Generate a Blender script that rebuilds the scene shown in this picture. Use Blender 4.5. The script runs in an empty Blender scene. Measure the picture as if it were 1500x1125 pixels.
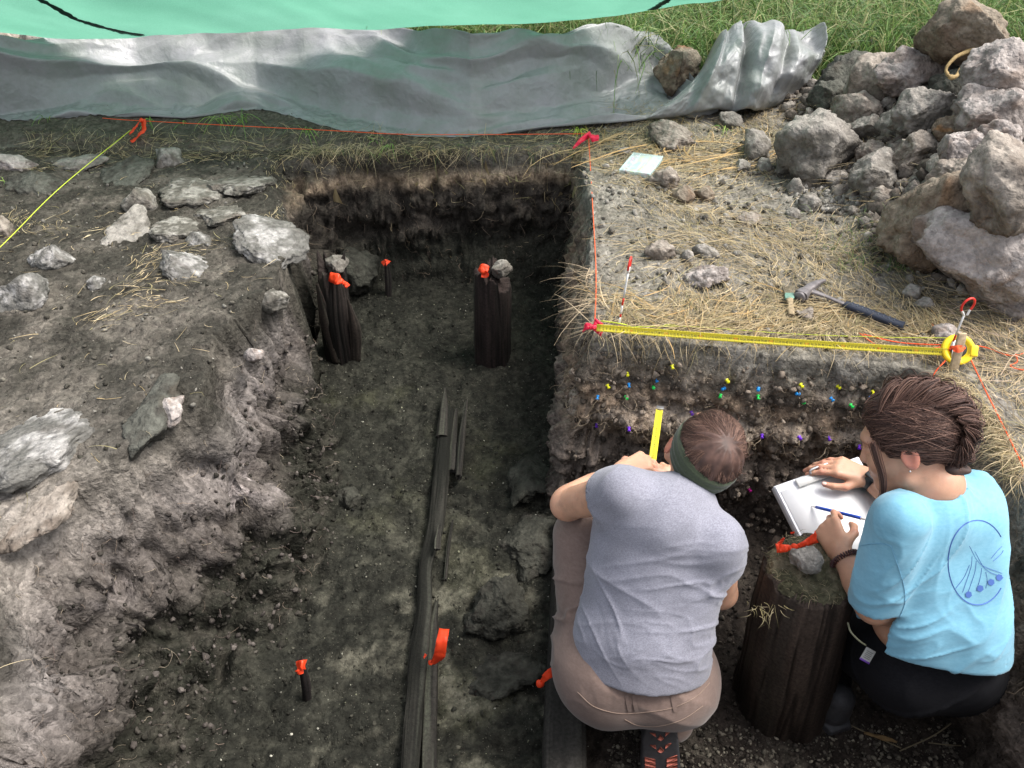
import bpy, bmesh, math, random
import numpy as np
from mathutils import Vector, Matrix
from mathutils.bvhtree import BVHTree

# ------------------------------------------------------------------ camera
scene = bpy.context.scene
PITCH = math.radians(38.0)
CAM_H = 1.35                      # eye height above the turf; the trench floor is 0.7 m below it
CO, SI = math.cos(PITCH), math.sin(PITCH)
FPX = 1166.0                      # focal length of the phone in pixels of a 1500 px wide picture
cam_data = bpy.data.cameras.new("camera")
cam = bpy.data.objects.new("camera", cam_data)
scene.collection.objects.link(cam)
cam.location = (0, 0, CAM_H)
cam.rotation_euler = (math.radians(90) - PITCH, 0, 0)
cam_data.sensor_width = 36.0
cam_data.lens = 36.0 * FPX / 1500.0
cam_data.clip_start = 0.02
cam_data.clip_end = 500
scene.camera = cam

# ------------------------------------------------------------------ light
SUN_EL, SUN_AZ = math.radians(60), math.radians(88)     # azimuth from +Y towards +X
world = bpy.data.worlds.new("World"); scene.world = world
world.use_nodes = True
wn, wl = world.node_tree.nodes, world.node_tree.links
wn.clear()
sky = wn.new("ShaderNodeTexSky"); sky.sky_type = 'NISHITA'; sky.sun_disc = False
sky.sun_elevation = SUN_EL; sky.sun_rotation = SUN_AZ
sky.air_density = 1.0; sky.dust_density = 4.0; sky.ozone_density = 0.6
hs = wn.new("ShaderNodeHueSaturation"); hs.inputs['Saturation'].default_value = 0.35
bg = wn.new("ShaderNodeBackground"); bg.inputs['Strength'].default_value = 0.15
wo = wn.new("ShaderNodeOutputWorld")
wl.new(sky.outputs[0], hs.inputs['Color']); wl.new(hs.outputs[0], bg.inputs['Color']); wl.new(bg.outputs[0], wo.inputs['Surface'])
sun_data = bpy.data.lights.new("sun", 'SUN'); sun_data.energy = 1.9; sun_data.angle = math.radians(26)
sun_data.color = (1.0, 0.96, 0.90)
sun = bpy.data.objects.new("sun", sun_data); scene.collection.objects.link(sun)
sd = Vector((math.sin(SUN_AZ) * math.cos(SUN_EL), math.cos(SUN_AZ) * math.cos(SUN_EL), math.sin(SUN_EL)))
sun.rotation_euler = sd.to_track_quat('Z', 'Y').to_euler()
sun.location = (3, 2, 6)
scene.view_settings.view_transform = 'Standard'
scene.view_settings.look = 'None'
scene.view_settings.exposure = 1.15
scene.view_settings.gamma = 1.0
scene.view_settings.use_curve_mapping = False
scene.render.engine = 'CYCLES'
scene.cycles.max_bounces = 6
scene.cycles.diffuse_bounces = 3
scene.cycles.transparent_max_bounces = 8

# ------------------------------------------------------------------ measuring helpers (photo pixel -> point in the place)
def pt(px, py, D):
    v = (py - 562.5) / FPX
    return np.array([(px - 750.0) / FPX * D, D * (CO - v * SI), CAM_H - D * (SI + v * CO)])
def at(px, py, z):
    v = (py - 562.5) / FPX
    return pt(px, py, (CAM_H - z) / (SI + v * CO))

# ------------------------------------------------------------------ numpy noise
_rs = np.random.RandomState(7)
_NT = _rs.rand(64, 64, 64).astype(np.float32)
def vnoise(p):
    i = np.floor(p).astype(np.int64); f = (p - i).astype(np.float32)
    u = f * f * f * (f * (f * 6 - 15) + 10)
    a = i & 63; b = (i + 1) & 63
    x0, y0, z0 = a[:, 0], a[:, 1], a[:, 2]; x1, y1, z1 = b[:, 0], b[:, 1], b[:, 2]
    ux, uy, uz = u[:, 0], u[:, 1], u[:, 2]
    T = _NT
    c00 = T[x0, y0, z0] * (1 - ux) + T[x1, y0, z0] * ux
    c10 = T[x0, y1, z0] * (1 - ux) + T[x1, y1, z0] * ux
    c01 = T[x0, y0, z1] * (1 - ux) + T[x1, y0, z1] * ux
    c11 = T[x0, y1, z1] * (1 - ux) + T[x1, y1, z1] * ux
    return (c00 * (1 - uy) + c10 * uy) * (1 - uz) + (c01 * (1 - uy) + c11 * uy) * uz
_ROT = np.array([[0.36, 0.48, -0.8], [-0.8, 0.6, 0.0], [0.48, 0.64, 0.6]])
def fbm(p, octs=4, gain=0.5, freq=1.0):
    """about -1..1"""
    p = np.asarray(p, float) * freq + 11.3
    s = np.zeros(len(p), np.float32); a = 1.0; t = 0
    for o in range(octs):
        s += a * (vnoise(p) * 2 - 1); t += a; a *= gain
        p = p @ _ROT.T * 2.03 + 5.7
    return s / t * 1.5
def billow(p, octs=3, gain=0.5, freq=1.0):
    """0..1, rounded lumps parted by creases"""
    p = np.asarray(p, float) * freq + 3.1
    s = np.zeros(len(p), np.float32); a = 1.0; t = 0
    for o in range(octs):
        s += a * np.minimum(1, np.abs(vnoise(p) * 2 - 1) * 2); t += a; a *= gain
        p = p @ _ROT.T * 2.1 + 1.9
    return s / t
def sstep(a, b, x):
    t = np.clip((np.asarray(x, float) - a) / (b - a), 0, 1); return t * t * (3 - 2 * t)
def mix(a, b, t):
    t = np.asarray(t)[:, None]; return a * (1 - t) + b * t
def norm(v):
    v = np.asarray(v, float); return v / (np.linalg.norm(v, axis=-1, keepdims=True) + 1e-12)

# ------------------------------------------------------------------ object helpers
def mesh_np(name, V, F, mat=None, col=None, smooth=True, mats=None, midx=None):
    V = np.ascontiguousarray(V, np.float32)
    me = bpy.data.meshes.new(name)
    me.vertices.add(len(V)); me.vertices.foreach_set('co', V.ravel())
    if isinstance(F, np.ndarray):
        n, k = F.shape
        me.loops.add(n * k); me.loops.foreach_set('vertex_index', F.astype(np.int32).ravel())
        me.polygons.add(n); me.polygons.foreach_set('loop_start', (np.arange(n) * k).astype(np.int32))
    else:
        cnt = np.array([len(f) for f in F], np.int32)
        me.loops.add(int(cnt.sum())); me.loops.foreach_set('vertex_index', np.concatenate([np.asarray(f, np.int32) for f in F]))
        me.polygons.add(len(F)); st = np.zeros(len(F), np.int32); st[1:] = np.cumsum(cnt)[:-1]
        me.polygons.foreach_set('loop_start', st); n = len(F)
    if smooth: me.polygons.foreach_set('use_smooth', np.ones(n, bool))
    if mats:
        for m in mats: me.materials.append(m)
        me.polygons.foreach_set('material_index', np.asarray(midx, np.int32))
    elif mat: me.materials.append(mat)
    me.update(calc_edges=True)
    if col is not None:
        ca = me.color_attributes.new('Col', 'FLOAT_COLOR', 'POINT')
        c4 = np.ones((len(V), 4), np.float32); c4[:, :3] = col
        ca.data.foreach_set('color', c4.ravel())
    me.validate()
    return me
def wloc(o):
    v = Vector((0, 0, 0))
    while o is not None:
        v = v + Vector(o.location); o = o.parent
    return np.array(v)
def add(name, V, F, mat=None, parent=None, col=None, smooth=True, loc=None, label=None, cat=None, group=None, kind=None, mats=None, midx=None):
    """one mesh object, V in place coordinates; top-level things get their origin at their base"""
    V = np.asarray(V, float)
    if loc is None:
        loc = wloc(parent) if parent is not None else np.array([(V[:, 0].min() + V[:, 0].max()) / 2, (V[:, 1].min() + V[:, 1].max()) / 2, V[:, 2].min()])
        if kind == 'structure': loc = np.zeros(3)
    loc = np.asarray(loc, float)
    me = mesh_np(name, V - loc, F, mat, col, smooth, mats, midx)
    o = bpy.data.objects.new(name, me); scene.collection.objects.link(o)
    if parent is not None:
        o.parent = parent; o.location = loc - wloc(parent)
    else: o.location = loc
    if label: o['label'] = label
    if cat: o['category'] = cat
    if group: o['group'] = group
    if kind: o['kind'] = kind
    return o
def empty(name, loc, label, cat, group=None):
    o = bpy.data.objects.new(name, None); scene.collection.objects.link(o)
    o.location = loc; o.empty_display_size = 0.05
    o['label'] = label; o['category'] = cat
    if group: o['group'] = group
    return o
def ribbons(P, W, S):
    """P (N,K,3) centre lines, W (N,K) widths, S (N,K,3) side directions -> V, F"""
    N, K, _ = P.shape
    L = P - S * W[..., None] / 2; R = P + S * W[..., None] / 2
    V = np.stack([L, R], 2).reshape(-1, 3)
    b = (np.arange(N)[:, None] * K + np.arange(K - 1)[None]) * 2
    F = np.stack([b, b + 1, b + 3, b + 2], -1).reshape(-1, 4)
    return V, F
def tubes(P, R, sides=4, closed=False, cap=True):
    """P (N,K,3), R (N,K) -> tubes"""
    P = np.asarray(P, float); N, K, _ = P.shape
    T = norm(np.gradient(P, axis=1)) if K > 2 else norm(np.repeat(P[:, 1:] - P[:, :1], 2, 1))
    ref = np.tile(np.array([0.31, 0.17, 0.93]), (N, 1))
    bad = np.abs((T[:, 0] * ref).sum(-1)) > 0.9; ref[bad] = [1, 0.1, 0]
    A = np.zeros_like(P); a = norm(np.cross(T[:, 0], ref))
    for k in range(K):
        a = norm(a - T[:, k] * (a * T[:, k]).sum(-1, keepdims=True)); A[:, k] = a
    B = np.cross(T, A)
    th = np.arange(sides) / sides * 2 * math.pi
    R = np.asarray(R, float)
    V = P[:, :, None] + R[:, :, None, None] * (A[:, :, None] * np.cos(th)[:, None] + B[:, :, None] * np.sin(th)[:, None])
    V = V.reshape(-1, 3)
    kk = K if closed else K - 1
    n, k, s = np.meshgrid(np.arange(N), np.arange(kk), np.arange(sides), indexing='ij')
    k1 = (k + 1) % K; s1 = (s + 1) % sides
    idx = lambda n, k, s: (n * K + k) * sides + s
    F = np.stack([idx(n, k, s), idx(n, k, s1), idx(n, k1, s1), idx(n, k1, s)], -1).reshape(-1, 4)
    if cap and not closed:
        F = [tuple(f) for f in F] if N < 50 else F
        if N < 50:
            for i in range(N):
                F.append(tuple(idx(i, 0, np.arange(sides))[::-1])); F.append(tuple(idx(i, K - 1, np.arange(sides))))
    return V, F
def spline(pts, n):
    pts = np.asarray(pts, float); m = len(pts)
    if m == 2: return pts[0] + (pts[1] - pts[0]) * np.linspace(0, 1, n)[:, None]
    q = np.vstack([2 * pts[0] - pts[1], pts, 2 * pts[-1] - pts[-2]])
    t = np.linspace(0, m - 1 - 1e-6, n); i = t.astype(int); f = (t - i)[:, None]
    p0, p1, p2, p3 = q[i], q[i + 1], q[i + 2], q[i + 3]
    return 0.5 * (2 * p1 + (p2 - p0) * f + (2 * p0 - 5 * p1 + 4 * p2 - p3) * f ** 2 + (3 * p1 - p0 - 3 * p2 + p3) * f ** 3)
def tube1(pts, r, n=24, sides=8):
    P = spline(pts, n)[None]
    R = np.interp(np.linspace(0, 1, n), np.linspace(0, 1, len(np.atleast_1d(r))), np.atleast_1d(r))[None]
    return tubes(P, R, sides)
def join(parts):
    Vs, Fs, n = [], [], 0
    for V, F in parts:
        Vs.append(np.asarray(V)); Fs += [tuple(int(i) + n for i in f) for f in F]; n += len(V)
    return np.vstack(Vs), Fs
def boxm(c, ax, ay, az, bev=0.0):
    """box from centre and three half vectors, with chamfered edges"""
    c, ax, ay, az = [np.asarray(q, float) for q in (c, ax, ay, az)]
    bm = bmesh.new(); bmesh.ops.create_cube(bm, size=2)
    if bev:
        L = np.array([np.linalg.norm(q) for q in (ax, ay, az)])
        for v in bm.verts: v.co = Vector(np.array(v.co) * L)
        bmesh.ops.bevel(bm, geom=bm.edges[:], offset=bev, segments=2, affect='EDGES', profile=0.5)
        V = np.array([v.co for v in bm.verts]) / L
    else: V = np.array([v.co for v in bm.verts])
    F = [tuple(v.index for v in f.verts) for f in bm.faces]; bm.free()
    return c + V[:, :1] * ax + V[:, 1:2] * ay + V[:, 2:3] * az, F

# ------------------------------------------------------------------ materials
def nmat(name, rough=0.9, spec=0.3):
    m = bpy.data.materials.new(name); m.use_nodes = True
    nt = m.node_tree; b = nt.nodes['Principled BSDF']
    b.inputs['Roughness'].default_value = rough
    b.inputs['Specular IOR Level'].default_value = spec
    return m, nt, b
def mixc(nt, fac, a, b, mode='MIX'):
    n = nt.nodes.new('ShaderNodeMix'); n.data_type = 'RGBA'; n.blend_type = mode
    for s, v in ((n.inputs[0], fac), (n.inputs[6], a), (n.inputs[7], b)):
        if hasattr(v, 'type') and not isinstance(v, (tuple, float, int)): nt.links.new(v, s)
        else: s.default_value = v if not isinstance(v, tuple) else (*v, 1)[:4]
    return n.outputs[2]
def noise_node(nt, scale, detail=6, rough=0.6, coord=None, typ='ShaderNodeTexNoise'):
    n = nt.nodes.new(typ); n.inputs['Scale'].default_value = scale
    if typ == 'ShaderNodeTexNoise':
        n.inputs['Detail'].default_value = detail; n.inputs['Roughness'].default_value = rough
    if coord is not None: nt.links.new(coord, n.inputs['Vector'])
    return n
def ramp(nt, src, stops):
    r = nt.nodes.new('ShaderNodeValToRGB'); nt.links.new(src, r.inputs[0])
    els = r.color_ramp.elements
    while len(els) < len(stops): els.new(0.5)
    for e, (p, c) in zip(els, stops):
        e.position = p; e.color = (c, c, c, 1) if not isinstance(c, tuple) else (*c, 1)[:4]
    return r.outputs[0]
def bump(nt, b, h, strength, dist):
    n = nt.nodes.new('ShaderNodeBump'); n.inputs['Strength'].default_value = strength; n.inputs['Distance'].default_value = dist
    nt.links.new(h, n.inputs['Height'])
    if b.inputs['Normal'].is_linked: nt.links.new(b.inputs['Normal'].links[0].from_socket, n.inputs['Normal'])
    nt.links.new(n.outputs[0], b.inputs['Normal'])
def earth_mat(name, specks=True, fine=90, vary=0.55, bd=0.006, speck_fac=0.16, cells=0.5, blot=0.28):
    m, nt, b = nmat(name, 0.95, 0.12)
    ca = nt.nodes.new('ShaderNodeVertexColor'); ca.layer_name = 'Col'
    tc = nt.nodes.new('ShaderNodeTexCoord').outputs['Object']
    n1 = noise_node(nt, fine, 8, 0.62, tc); n2 = noise_node(nt, 14, 6, 0.6, tc)
    wv = nt.nodes.new('ShaderNodeVectorMath'); wv.operation = 'MULTIPLY_ADD'
    wv.inputs[1].default_value = (0.02, 0.02, 0.02); nt.links.new(n2.outputs['Color'], wv.inputs[0]); nt.links.new(tc, wv.inputs[2])
    g1 = noise_node(nt, fine * 0.9, coord=wv.outputs[0], typ='ShaderNodeTexVoronoi'); g2 = noise_node(nt, fine * 2.2, coord=wv.outputs[0], typ='ShaderNodeTexVoronoi')
    gm = nt.nodes.new('ShaderNodeMath'); gm.operation = 'MULTIPLY_ADD'; gm.inputs[1].default_value = 0.45
    nt.links.new(g2.outputs['Distance'], gm.inputs[0]); nt.links.new(g1.outputs['Distance'], gm.inputs[2])
    gr = ramp(nt, gm.outputs[0], [(0.15, 1.0), (0.95, 0.0)])
    r1 = ramp(nt, n1.outputs[0], [(0.28, 1 - vary), (0.5, 1.0), (0.74, 1 + vary * 1.1)])
    r2 = ramp(nt, n2.outputs[0], [(0.3, 1 - blot), (0.7, 1 + blot)])
    c = mixc(nt, 1.0, ca.outputs[0], r1, 'MULTIPLY'); c = mixc(nt, 1.0, c, r2, 'MULTIPLY')
    c = mixc(nt, cells, c, mixc(nt, 1.0, c, ramp(nt, g1.outputs['Color'], [(0.2, 0.6), (0.8, 1.5)]), 'MULTIPLY'))
    g3 = noise_node(nt, 26, coord=wv.outputs[0], typ='ShaderNodeTexVoronoi'); gr3 = ramp(nt, g3.outputs['Distance'], [(0.1, 1.0), (0.7, 0.0)])
    if specks:
        v = noise_node(nt, 210, coord=tc, typ='ShaderNodeTexVoronoi')
        k = ramp(nt, v.outputs['Distance'], [(0.10, 1.0), (0.2, 0.0)])
        g = nt.nodes.new('ShaderNodeSeparateColor'); nt.links.new(v.outputs['Color'], g.inputs[0])
        sel = ramp(nt, g.outputs[0], [(1 - speck_fac, 0.0), (1 - speck_fac * 0.6, 1.0)])
        f = nt.nodes.new('ShaderNodeMath'); f.operation = 'MULTIPLY'; nt.links.new(k, f.inputs[0]); nt.links.new(sel, f.inputs[1])
        c = mixc(nt, f.outputs[0], c, (0.24, 0.225, 0.18))
    nt.links.new(c, b.inputs['Base Color'])
    bump(nt, b, n2.outputs[0], 0.5, 0.02); bump(nt, b, gr3, 0.30, bd * 1.6); bump(nt, b, gr, 0.6, bd * 1.2); bump(nt, b, n1.outputs[0], 0.4, bd * 0.8)
    return m
def col_mat(name, rough=0.8, spec=0.25, transl=0.0, fine=0, vary=0.3, fineaxis=None, bd=0.001):
    """colour comes from the per-vertex colour of the thing"""
    m, nt, b = nmat(name, rough, spec)
    ca = nt.nodes.new('ShaderNodeVertexColor'); ca.layer_name = 'Col'
    c = ca.outputs[0]
    if fine:
        tc = nt.nodes.new('ShaderNodeTexCoord').outputs['Object']
        if fineaxis:
            mp = nt.nodes.new('ShaderNodeMapping'); mp.inputs['Scale'].default_value = fineaxis; nt.links.new(tc, mp.inputs[0]); tc = mp.outputs[0]
        n1 = noise_node(nt, fine, 6, 0.65, tc)
        c = mixc(nt, 1.0, c, ramp(nt, n1.outputs[0], [(0.3, 1 - vary), (0.7, 1 + vary)]), 'MULTIPLY')
        bump(nt, b, n1.outputs[0], 0.7, bd)
    nt.links.new(c, b.inputs['Base Color'])
    if transl:
        tr = nt.nodes.new('ShaderNodeBsdfTranslucent'); nt.links.new(c, tr.inputs[0])
        ms = nt.nodes.new('ShaderNodeMixShader'); ms.inputs[0].default_value = transl
        nt.links.new(b.outputs[0], ms.inputs[1]); nt.links.new(tr.outputs[0], ms.inputs[2])
        nt.links.new(ms.outputs[0], nt.nodes['Material Output'].inputs['Surface'])
    return m
def flat_mat(name, colr, rough=0.6, spec=0.4, fine=0, vary=0.15, metal=0.0, bd=0.0005):
    m, nt, b = nmat(name, rough, spec); b.inputs['Metallic'].default_value = metal
    if fine:
        tc = nt.nodes.new('ShaderNodeTexCoord').outputs['Object']
        n1 = noise_node(nt, fine, 6, 0.65, tc)
        c = mixc(nt, 1.0, colr, ramp(nt, n1.outputs[0], [(0.3, 1 - vary), (0.7, 1 + vary)]), 'MULTIPLY')
        nt.links.new(c, b.inputs['Base Color']); bump(nt, b, n1.outputs[0], 0.5, bd)
    else: b.inputs['Base Color'].default_value = (*colr, 1)
    return m
M_EARTH = earth_mat('earth', fine=75, vary=0.42)
M_ROCK = earth_mat('rock_crust', specks=False, fine=60, vary=0.32, bd=0.006, cells=0.22, blot=0.16)
M_STRAW = col_mat('straw_blades', 0.7, 0.3, 0.2)
M_GRASS = col_mat('grass_blades', 0.55, 0.35, 0.35)
M_ROOT = col_mat('roots', 0.9, 0.1)

# ================================================================== THE GROUND: turf, banks and the two excavated cuts in one sheet
def poly_dist(x, y, poly):
    """unsigned distance to the outline and inside mask"""
    d = np.full(x.shape, 1e9); ins = np.zeros(x.shape, bool); n = len(poly)
    for i in range(n):
        ax, ay = poly[i]; bx, by = poly[(i + 1) % n]
        ex, ey = bx - ax, by - ay; L = ex * ex + ey * ey + 1e-12
        t = np.clip(((x - ax) * ex + (y - ay) * ey) / L, 0, 1)
        d = np.minimum(d, (x - ax - t * ex) ** 2 + (y - ay - t * ey) ** 2)
        c = ((ay > y) != (by > y)) & (x < ex * (y - ay) / (ey if abs(ey) > 1e-9 else 1e-9) + ax); ins ^= c
    return np.sqrt(d), ins
xy = lambda p: (float(p[0]), float(p[1]))
TOP = [xy(at(px, py, z)) for px, py, z in [
    (400, 214, 0), (600, 214, 0), (855, 207, 0), (867, 300, 0), (866, 400, 0), (866, 487, 0),
    (1000, 503, 0), (1200, 522, 0), (1330, 534, 0), (1395, 548, 0), (1440, 590, 0), (1475, 640, 0), (1505, 710, 0)]] + [
    (1.27, 1.1), (1.27, 0.45), (-0.75, 0.45)] + [xy(at(px, py, -0.05)) for px, py in [
    (-140, 1065), (-105, 980), (-70, 890), (-22, 812), (48, 745), (132, 690), (215, 650), (280, 608), (305, 540), (335, 475), (370, 440), (412, 400), (424, 350), (412, 290)]]
FZ = -0.7
BOT = [xy(at(px, py, FZ)) for px, py in [
    (556, 440), (640, 432), (760, 430), (826, 434), (820, 500), (812, 620), (798, 752), (870, 764), (1100, 792)]] + [
    (1.10, 1.70), (1.16, 1.2), (1.18, 0.55), (-0.70, 0.55), (-0.74, 0.8), (-0.74, 1.1), (-0.66, 1.4), (-0.60, 1.7),
    (-0.59, 2.0), (-0.66, 2.25), (-0.80, 2.5), (-0.87, 2.75), (-0.84, 3.0), (-0.72, 3.2)]

def warp_axis(lo, hi, step, bands, far):
    """positions lo..hi at step, finer inside bands [(a,b,step)], then growing out to +-far"""
    xs = [lo]
    while xs[-1] < hi:
        s = step
        for a, b, t in bands:
            w = 0.05
            k = min(1, max(0, (xs[-1] - (a - w)) / w)) * min(1, max(0, ((b + w) - xs[-1]) / w))
            s = min(s, step + (t - step) * k)
        xs.append(xs[-1] + s)
    out = [xs[-1]]; s = step
    while out[-1] < far: s *= 1.35; out.append(out[-1] + s)
    inn = [xs[0]]; s = step
    while inn[-1] > -far: s *= 1.35; inn.append(inn[-1] - s)
    return np.array(inn[1:][::-1] + xs + out[1:])
gu = warp_axis(-2.5, 2.5, 0.0088, [(0.12, 0.24, 0.003), (1.08, 1.22, 0.006)], 60)
gv = warp_axis(0.5, 4.5, 0.0090, [(1.87, 2.00, 0.0016), (3.40, 3.52, 0.004)], 60)
Ug, Vg = np.meshgrid(gu, gv, indexing='ij')
near = np.exp(-(np.maximum(0, np.abs(Ug) - 2.5) / 3) ** 2) * np.exp(-(np.maximum(0, np.abs(Vg - 2.5) - 2.5) / 3) ** 2)
X = (Ug + 0.055 * (Vg - 1.2) * near).ravel()
Y = (Vg - 0.10 * (Ug - 0.2) * near * (1 - 0.6 * sstep(2.4, 3.2, Vg))).ravel()
nr = near.ravel() > 0.5
P2 = np.stack([X, Y, np.zeros_like(X)], 1)
wob = np.zeros_like(P2)
wob[nr, 0] = fbm(P2[nr], 2, 0.45, 4.0) * 0.05; wob[nr, 1] = fbm(P2[nr] + 40, 2, 0.45, 4.0) * 0.05
# the straight cut sections wobble less than the slumped left bank
soft = 0.25 + 0.75 * (1 - sstep(-0.6, -0.1, X))
xq, yq = X + wob[:, 0] * soft, Y + wob[:, 1] * soft
dT, iT = poly_dist(xq, yq, TOP); dB, iB = poly_dist(xq, yq, BOT)
a = np.where(iT, dT, 0); b_ = np.where(iB, 0, dB)
t = a / (a + b_ + 1e-5); t = np.where(iB, 1, t)
lw = (1 - sstep(-0.6, -0.3, X)) * (1 - sstep(2.5, 3.0, Y))
prof = mix(t[:, None] ** 0.85, (1 - (1 - t) ** 2.4)[:, None], lw)[:, 0]
wallness = np.clip(4 * t * (1 - t), 0, 1)
floor_z = FZ + 0.07 * sstep(2.6, 3.5, Y) + 0.03 * sstep(0.0, -0.9, X)
plat = np.zeros_like(X)
left = (1 - sstep(-0.55, -0.2, X)) * (1 - sstep(3.45, 3.6, Y))
plat += -0.05 * left
plat += 0.02 * fbm(P2, 3, 0.5, 1.6)
mound = sstep(1.12, 1.95, X + 0.10 * fbm(P2, 2, 0.5, 1.5)) * sstep(2.0, 2.5, Y) * (1 - sstep(3.7, 4.3, Y))
plat += 0.30 * mound
plat += 0.10 * sstep(3.65, 4.3, Y) * (1 - sstep(0.4, 1.2, X))
right_unit = sstep(0.13, 0.2, X) * (1 - sstep(1.9, 2.0, Y))
Zg = plat * (1 - prof) + floor_z * prof
# hollow around the left bank foot and slight trough beside the log
P3 = np.stack([X, Y, Zg], 1)
n0, n1 = Ug.shape
G = P3.reshape(n0, n1, 3)
du = np.gradient(G, axis=0); dv = np.gradient(G, axis=1)
Nn = norm(np.cross(du, dv)).reshape(-1, 3)
q = P3[nr]
wl_ = wallness[nr]; fl = t[nr] > 0.98
sect = ((q[:, 0] > 0.1) & (q[:, 1] < 2.2)) | (q[:, 1] > 3.2)
big = (billow(q, 3, 0.55, 7.0) - 0.45)
med = (billow(q + 9, 2, 0.5, 22.0) - 0.45)
sml = fbm(q + 3, 1, 0.6, 50.0)
lf = q[:, 0] < -0.2
amp_b = wl_ * np.where(lf, 0.15, 0.06) + np.where(fl, 0.030, 0.014)
amp_m = wl_ * 0.034 + np.where(fl, 0.007, 0.007)
amp_s = wl_ * 0.007 + 0.0035
disp = big * amp_b + med * amp_m + sml * amp_s
# undercut and ledges: the sod overhangs, the base is scooped out
zz = q[:, 2]
ledge = np.exp(-((zz + 0.27 + 0.02 * fbm(q, 2, 0.5, 6)) / 0.035) ** 2) * 0.028 - np.exp(-((zz + 0.36) / 0.05) ** 2) * 0.03 - np.exp(-((zz + 0.62) / 0.09) ** 2) * 0.035
disp += np.where((q[:, 0] > 0.2) & (q[:, 1] > 1.6) & (q[:, 1] < 2.2), ledge * wl_ ** 0.5, 0)
farw = (q[:, 1] > 3.2) & (q[:, 0] < 0.3)
disp += np.where(farw, (-np.exp(-((zz + 0.42) / 0.1) ** 2) * 0.07 * (0.5 + billow(q, 2, 0.5, 5))) * wl_ ** 0.5, 0)
D3 = np.zeros_like(P3); D3[nr] = Nn[nr] * disp[:, None]
P3 = P3 + D3
Gd = P3.reshape(n0, n1, 3)
AREA = np.linalg.norm(np.cross(np.gradient(Gd, axis=0), np.gradient(Gd, axis=1)), axis=-1).ravel()
i_ = np.arange(n0 * n1).reshape(n0, n1)
GF = np.stack([i_[:-1, :-1], i_[1:, :-1], i_[1:, 1:], i_[:-1, 1:]], -1).reshape(-1, 4)

# ---- soil colours: layers of real soil, by place and depth
c_ = lambda *v: np.tile(np.array(v, float), (len(P3), 1))
wn1 = np.zeros(len(P3)); wn2 = wn1.copy(); wn3 = wn1.copy()
wn1[nr] = fbm(P3[nr], 4, 0.55, 3.0); wn2[nr] = fbm(P3[nr] + 17, 5, 0.6, 9.0); wn3[nr] = fbm(P3[nr] + 31, 4, 0.6, 28.0)
z = P3[:, 2] + 0.02 * wn1 + 0.012 * wn2
col = c_(0.150, 0.138, 0.115)                                   # trampled grey soil of the right bank
col = mix(col, c_(0.23, 0.215, 0.19), sstep(-0.1, 0.8, wn2) * 0.7)
lb = (1 - sstep(-0.65, -0.3, X)) * (1 - sstep(3.3, 3.5, Y))
colL = mix(c_(0.037, 0.034, 0.028), c_(0.090, 0.080, 0.067), sstep(-0.3, 0.7, wn2 + 0.5 * wn1))
colL = mix(colL, c_(0.20, 0.178, 0.155), (1 - sstep(1.1, 1.9, Y)) * sstep(-0.5, 0.6, wn1 + 0.4 * wn2))
lb2 = sstep(0, 1, (0.1 - X) * 2) * (Y < 3.5)
col = mix(col, colL, lb2)
col = mix(col, c_(0.06, 0.05, 0.038), sstep(3.40, 3.55, Y + 0.06 * wn1) * (1 - sstep(0.1, 0.7, X + 0.2 * wn1)) * 0.8)   # dark sod by the tarpaulin
col = mix(col, c_(0.09, 0.10, 0.04), sstep(4.1, 4.6, Y))
ZW = sstep(0.03, 0.2, t)
# left bank wall
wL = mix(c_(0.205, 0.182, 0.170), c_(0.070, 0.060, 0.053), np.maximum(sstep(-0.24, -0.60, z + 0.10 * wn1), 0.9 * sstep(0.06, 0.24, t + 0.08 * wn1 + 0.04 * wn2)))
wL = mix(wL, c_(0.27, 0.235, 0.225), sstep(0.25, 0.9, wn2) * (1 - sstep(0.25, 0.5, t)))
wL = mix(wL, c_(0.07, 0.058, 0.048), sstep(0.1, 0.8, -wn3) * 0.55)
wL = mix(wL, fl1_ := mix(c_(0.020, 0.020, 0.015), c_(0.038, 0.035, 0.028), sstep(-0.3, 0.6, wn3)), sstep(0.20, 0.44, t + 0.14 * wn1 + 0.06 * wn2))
# far section
wF = c_(0.040, 0.034, 0.028)
band = np.exp(-((z + 0.145) / 0.030) ** 2) * (1 - 0.5 * sstep(0.2, 0.3, X)) * sstep(-1.1, -0.9, X)
wF = mix(wF, c_(0.052, 0.044, 0.037), sstep(0, 0.6, wn2))
wF = mix(wF, c_(0.30, 0.225, 0.155), band)
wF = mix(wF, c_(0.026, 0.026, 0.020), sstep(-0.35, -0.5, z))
# near section with its pinned layers
wS = mix(c_(0.180, 0.132, 0.094), c_(0.240, 0.188, 0.142), sstep(-0.2, 0.8, wn2))
blk = np.exp(-((z + 0.155) / 0.020) ** 2)
wS = mix(wS, c_(0.045, 0.039, 0.034), blk * 0.85)
wS = mix(wS, c_(0.270, 0.226, 0.184), np.exp(-((z + 0.255) / 0.055) ** 2) * sstep(-0.4, 0.5, wn2))
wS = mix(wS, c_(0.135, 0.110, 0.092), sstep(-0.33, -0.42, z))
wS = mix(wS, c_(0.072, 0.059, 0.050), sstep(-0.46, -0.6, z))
isF = sstep(2.9, 3.2, Y) * (X > -1.2); isS = sstep(-0.15, 0.0, X) * (1 - isF)
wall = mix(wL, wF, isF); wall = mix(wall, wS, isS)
col = mix(col, wall, ZW)
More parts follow.
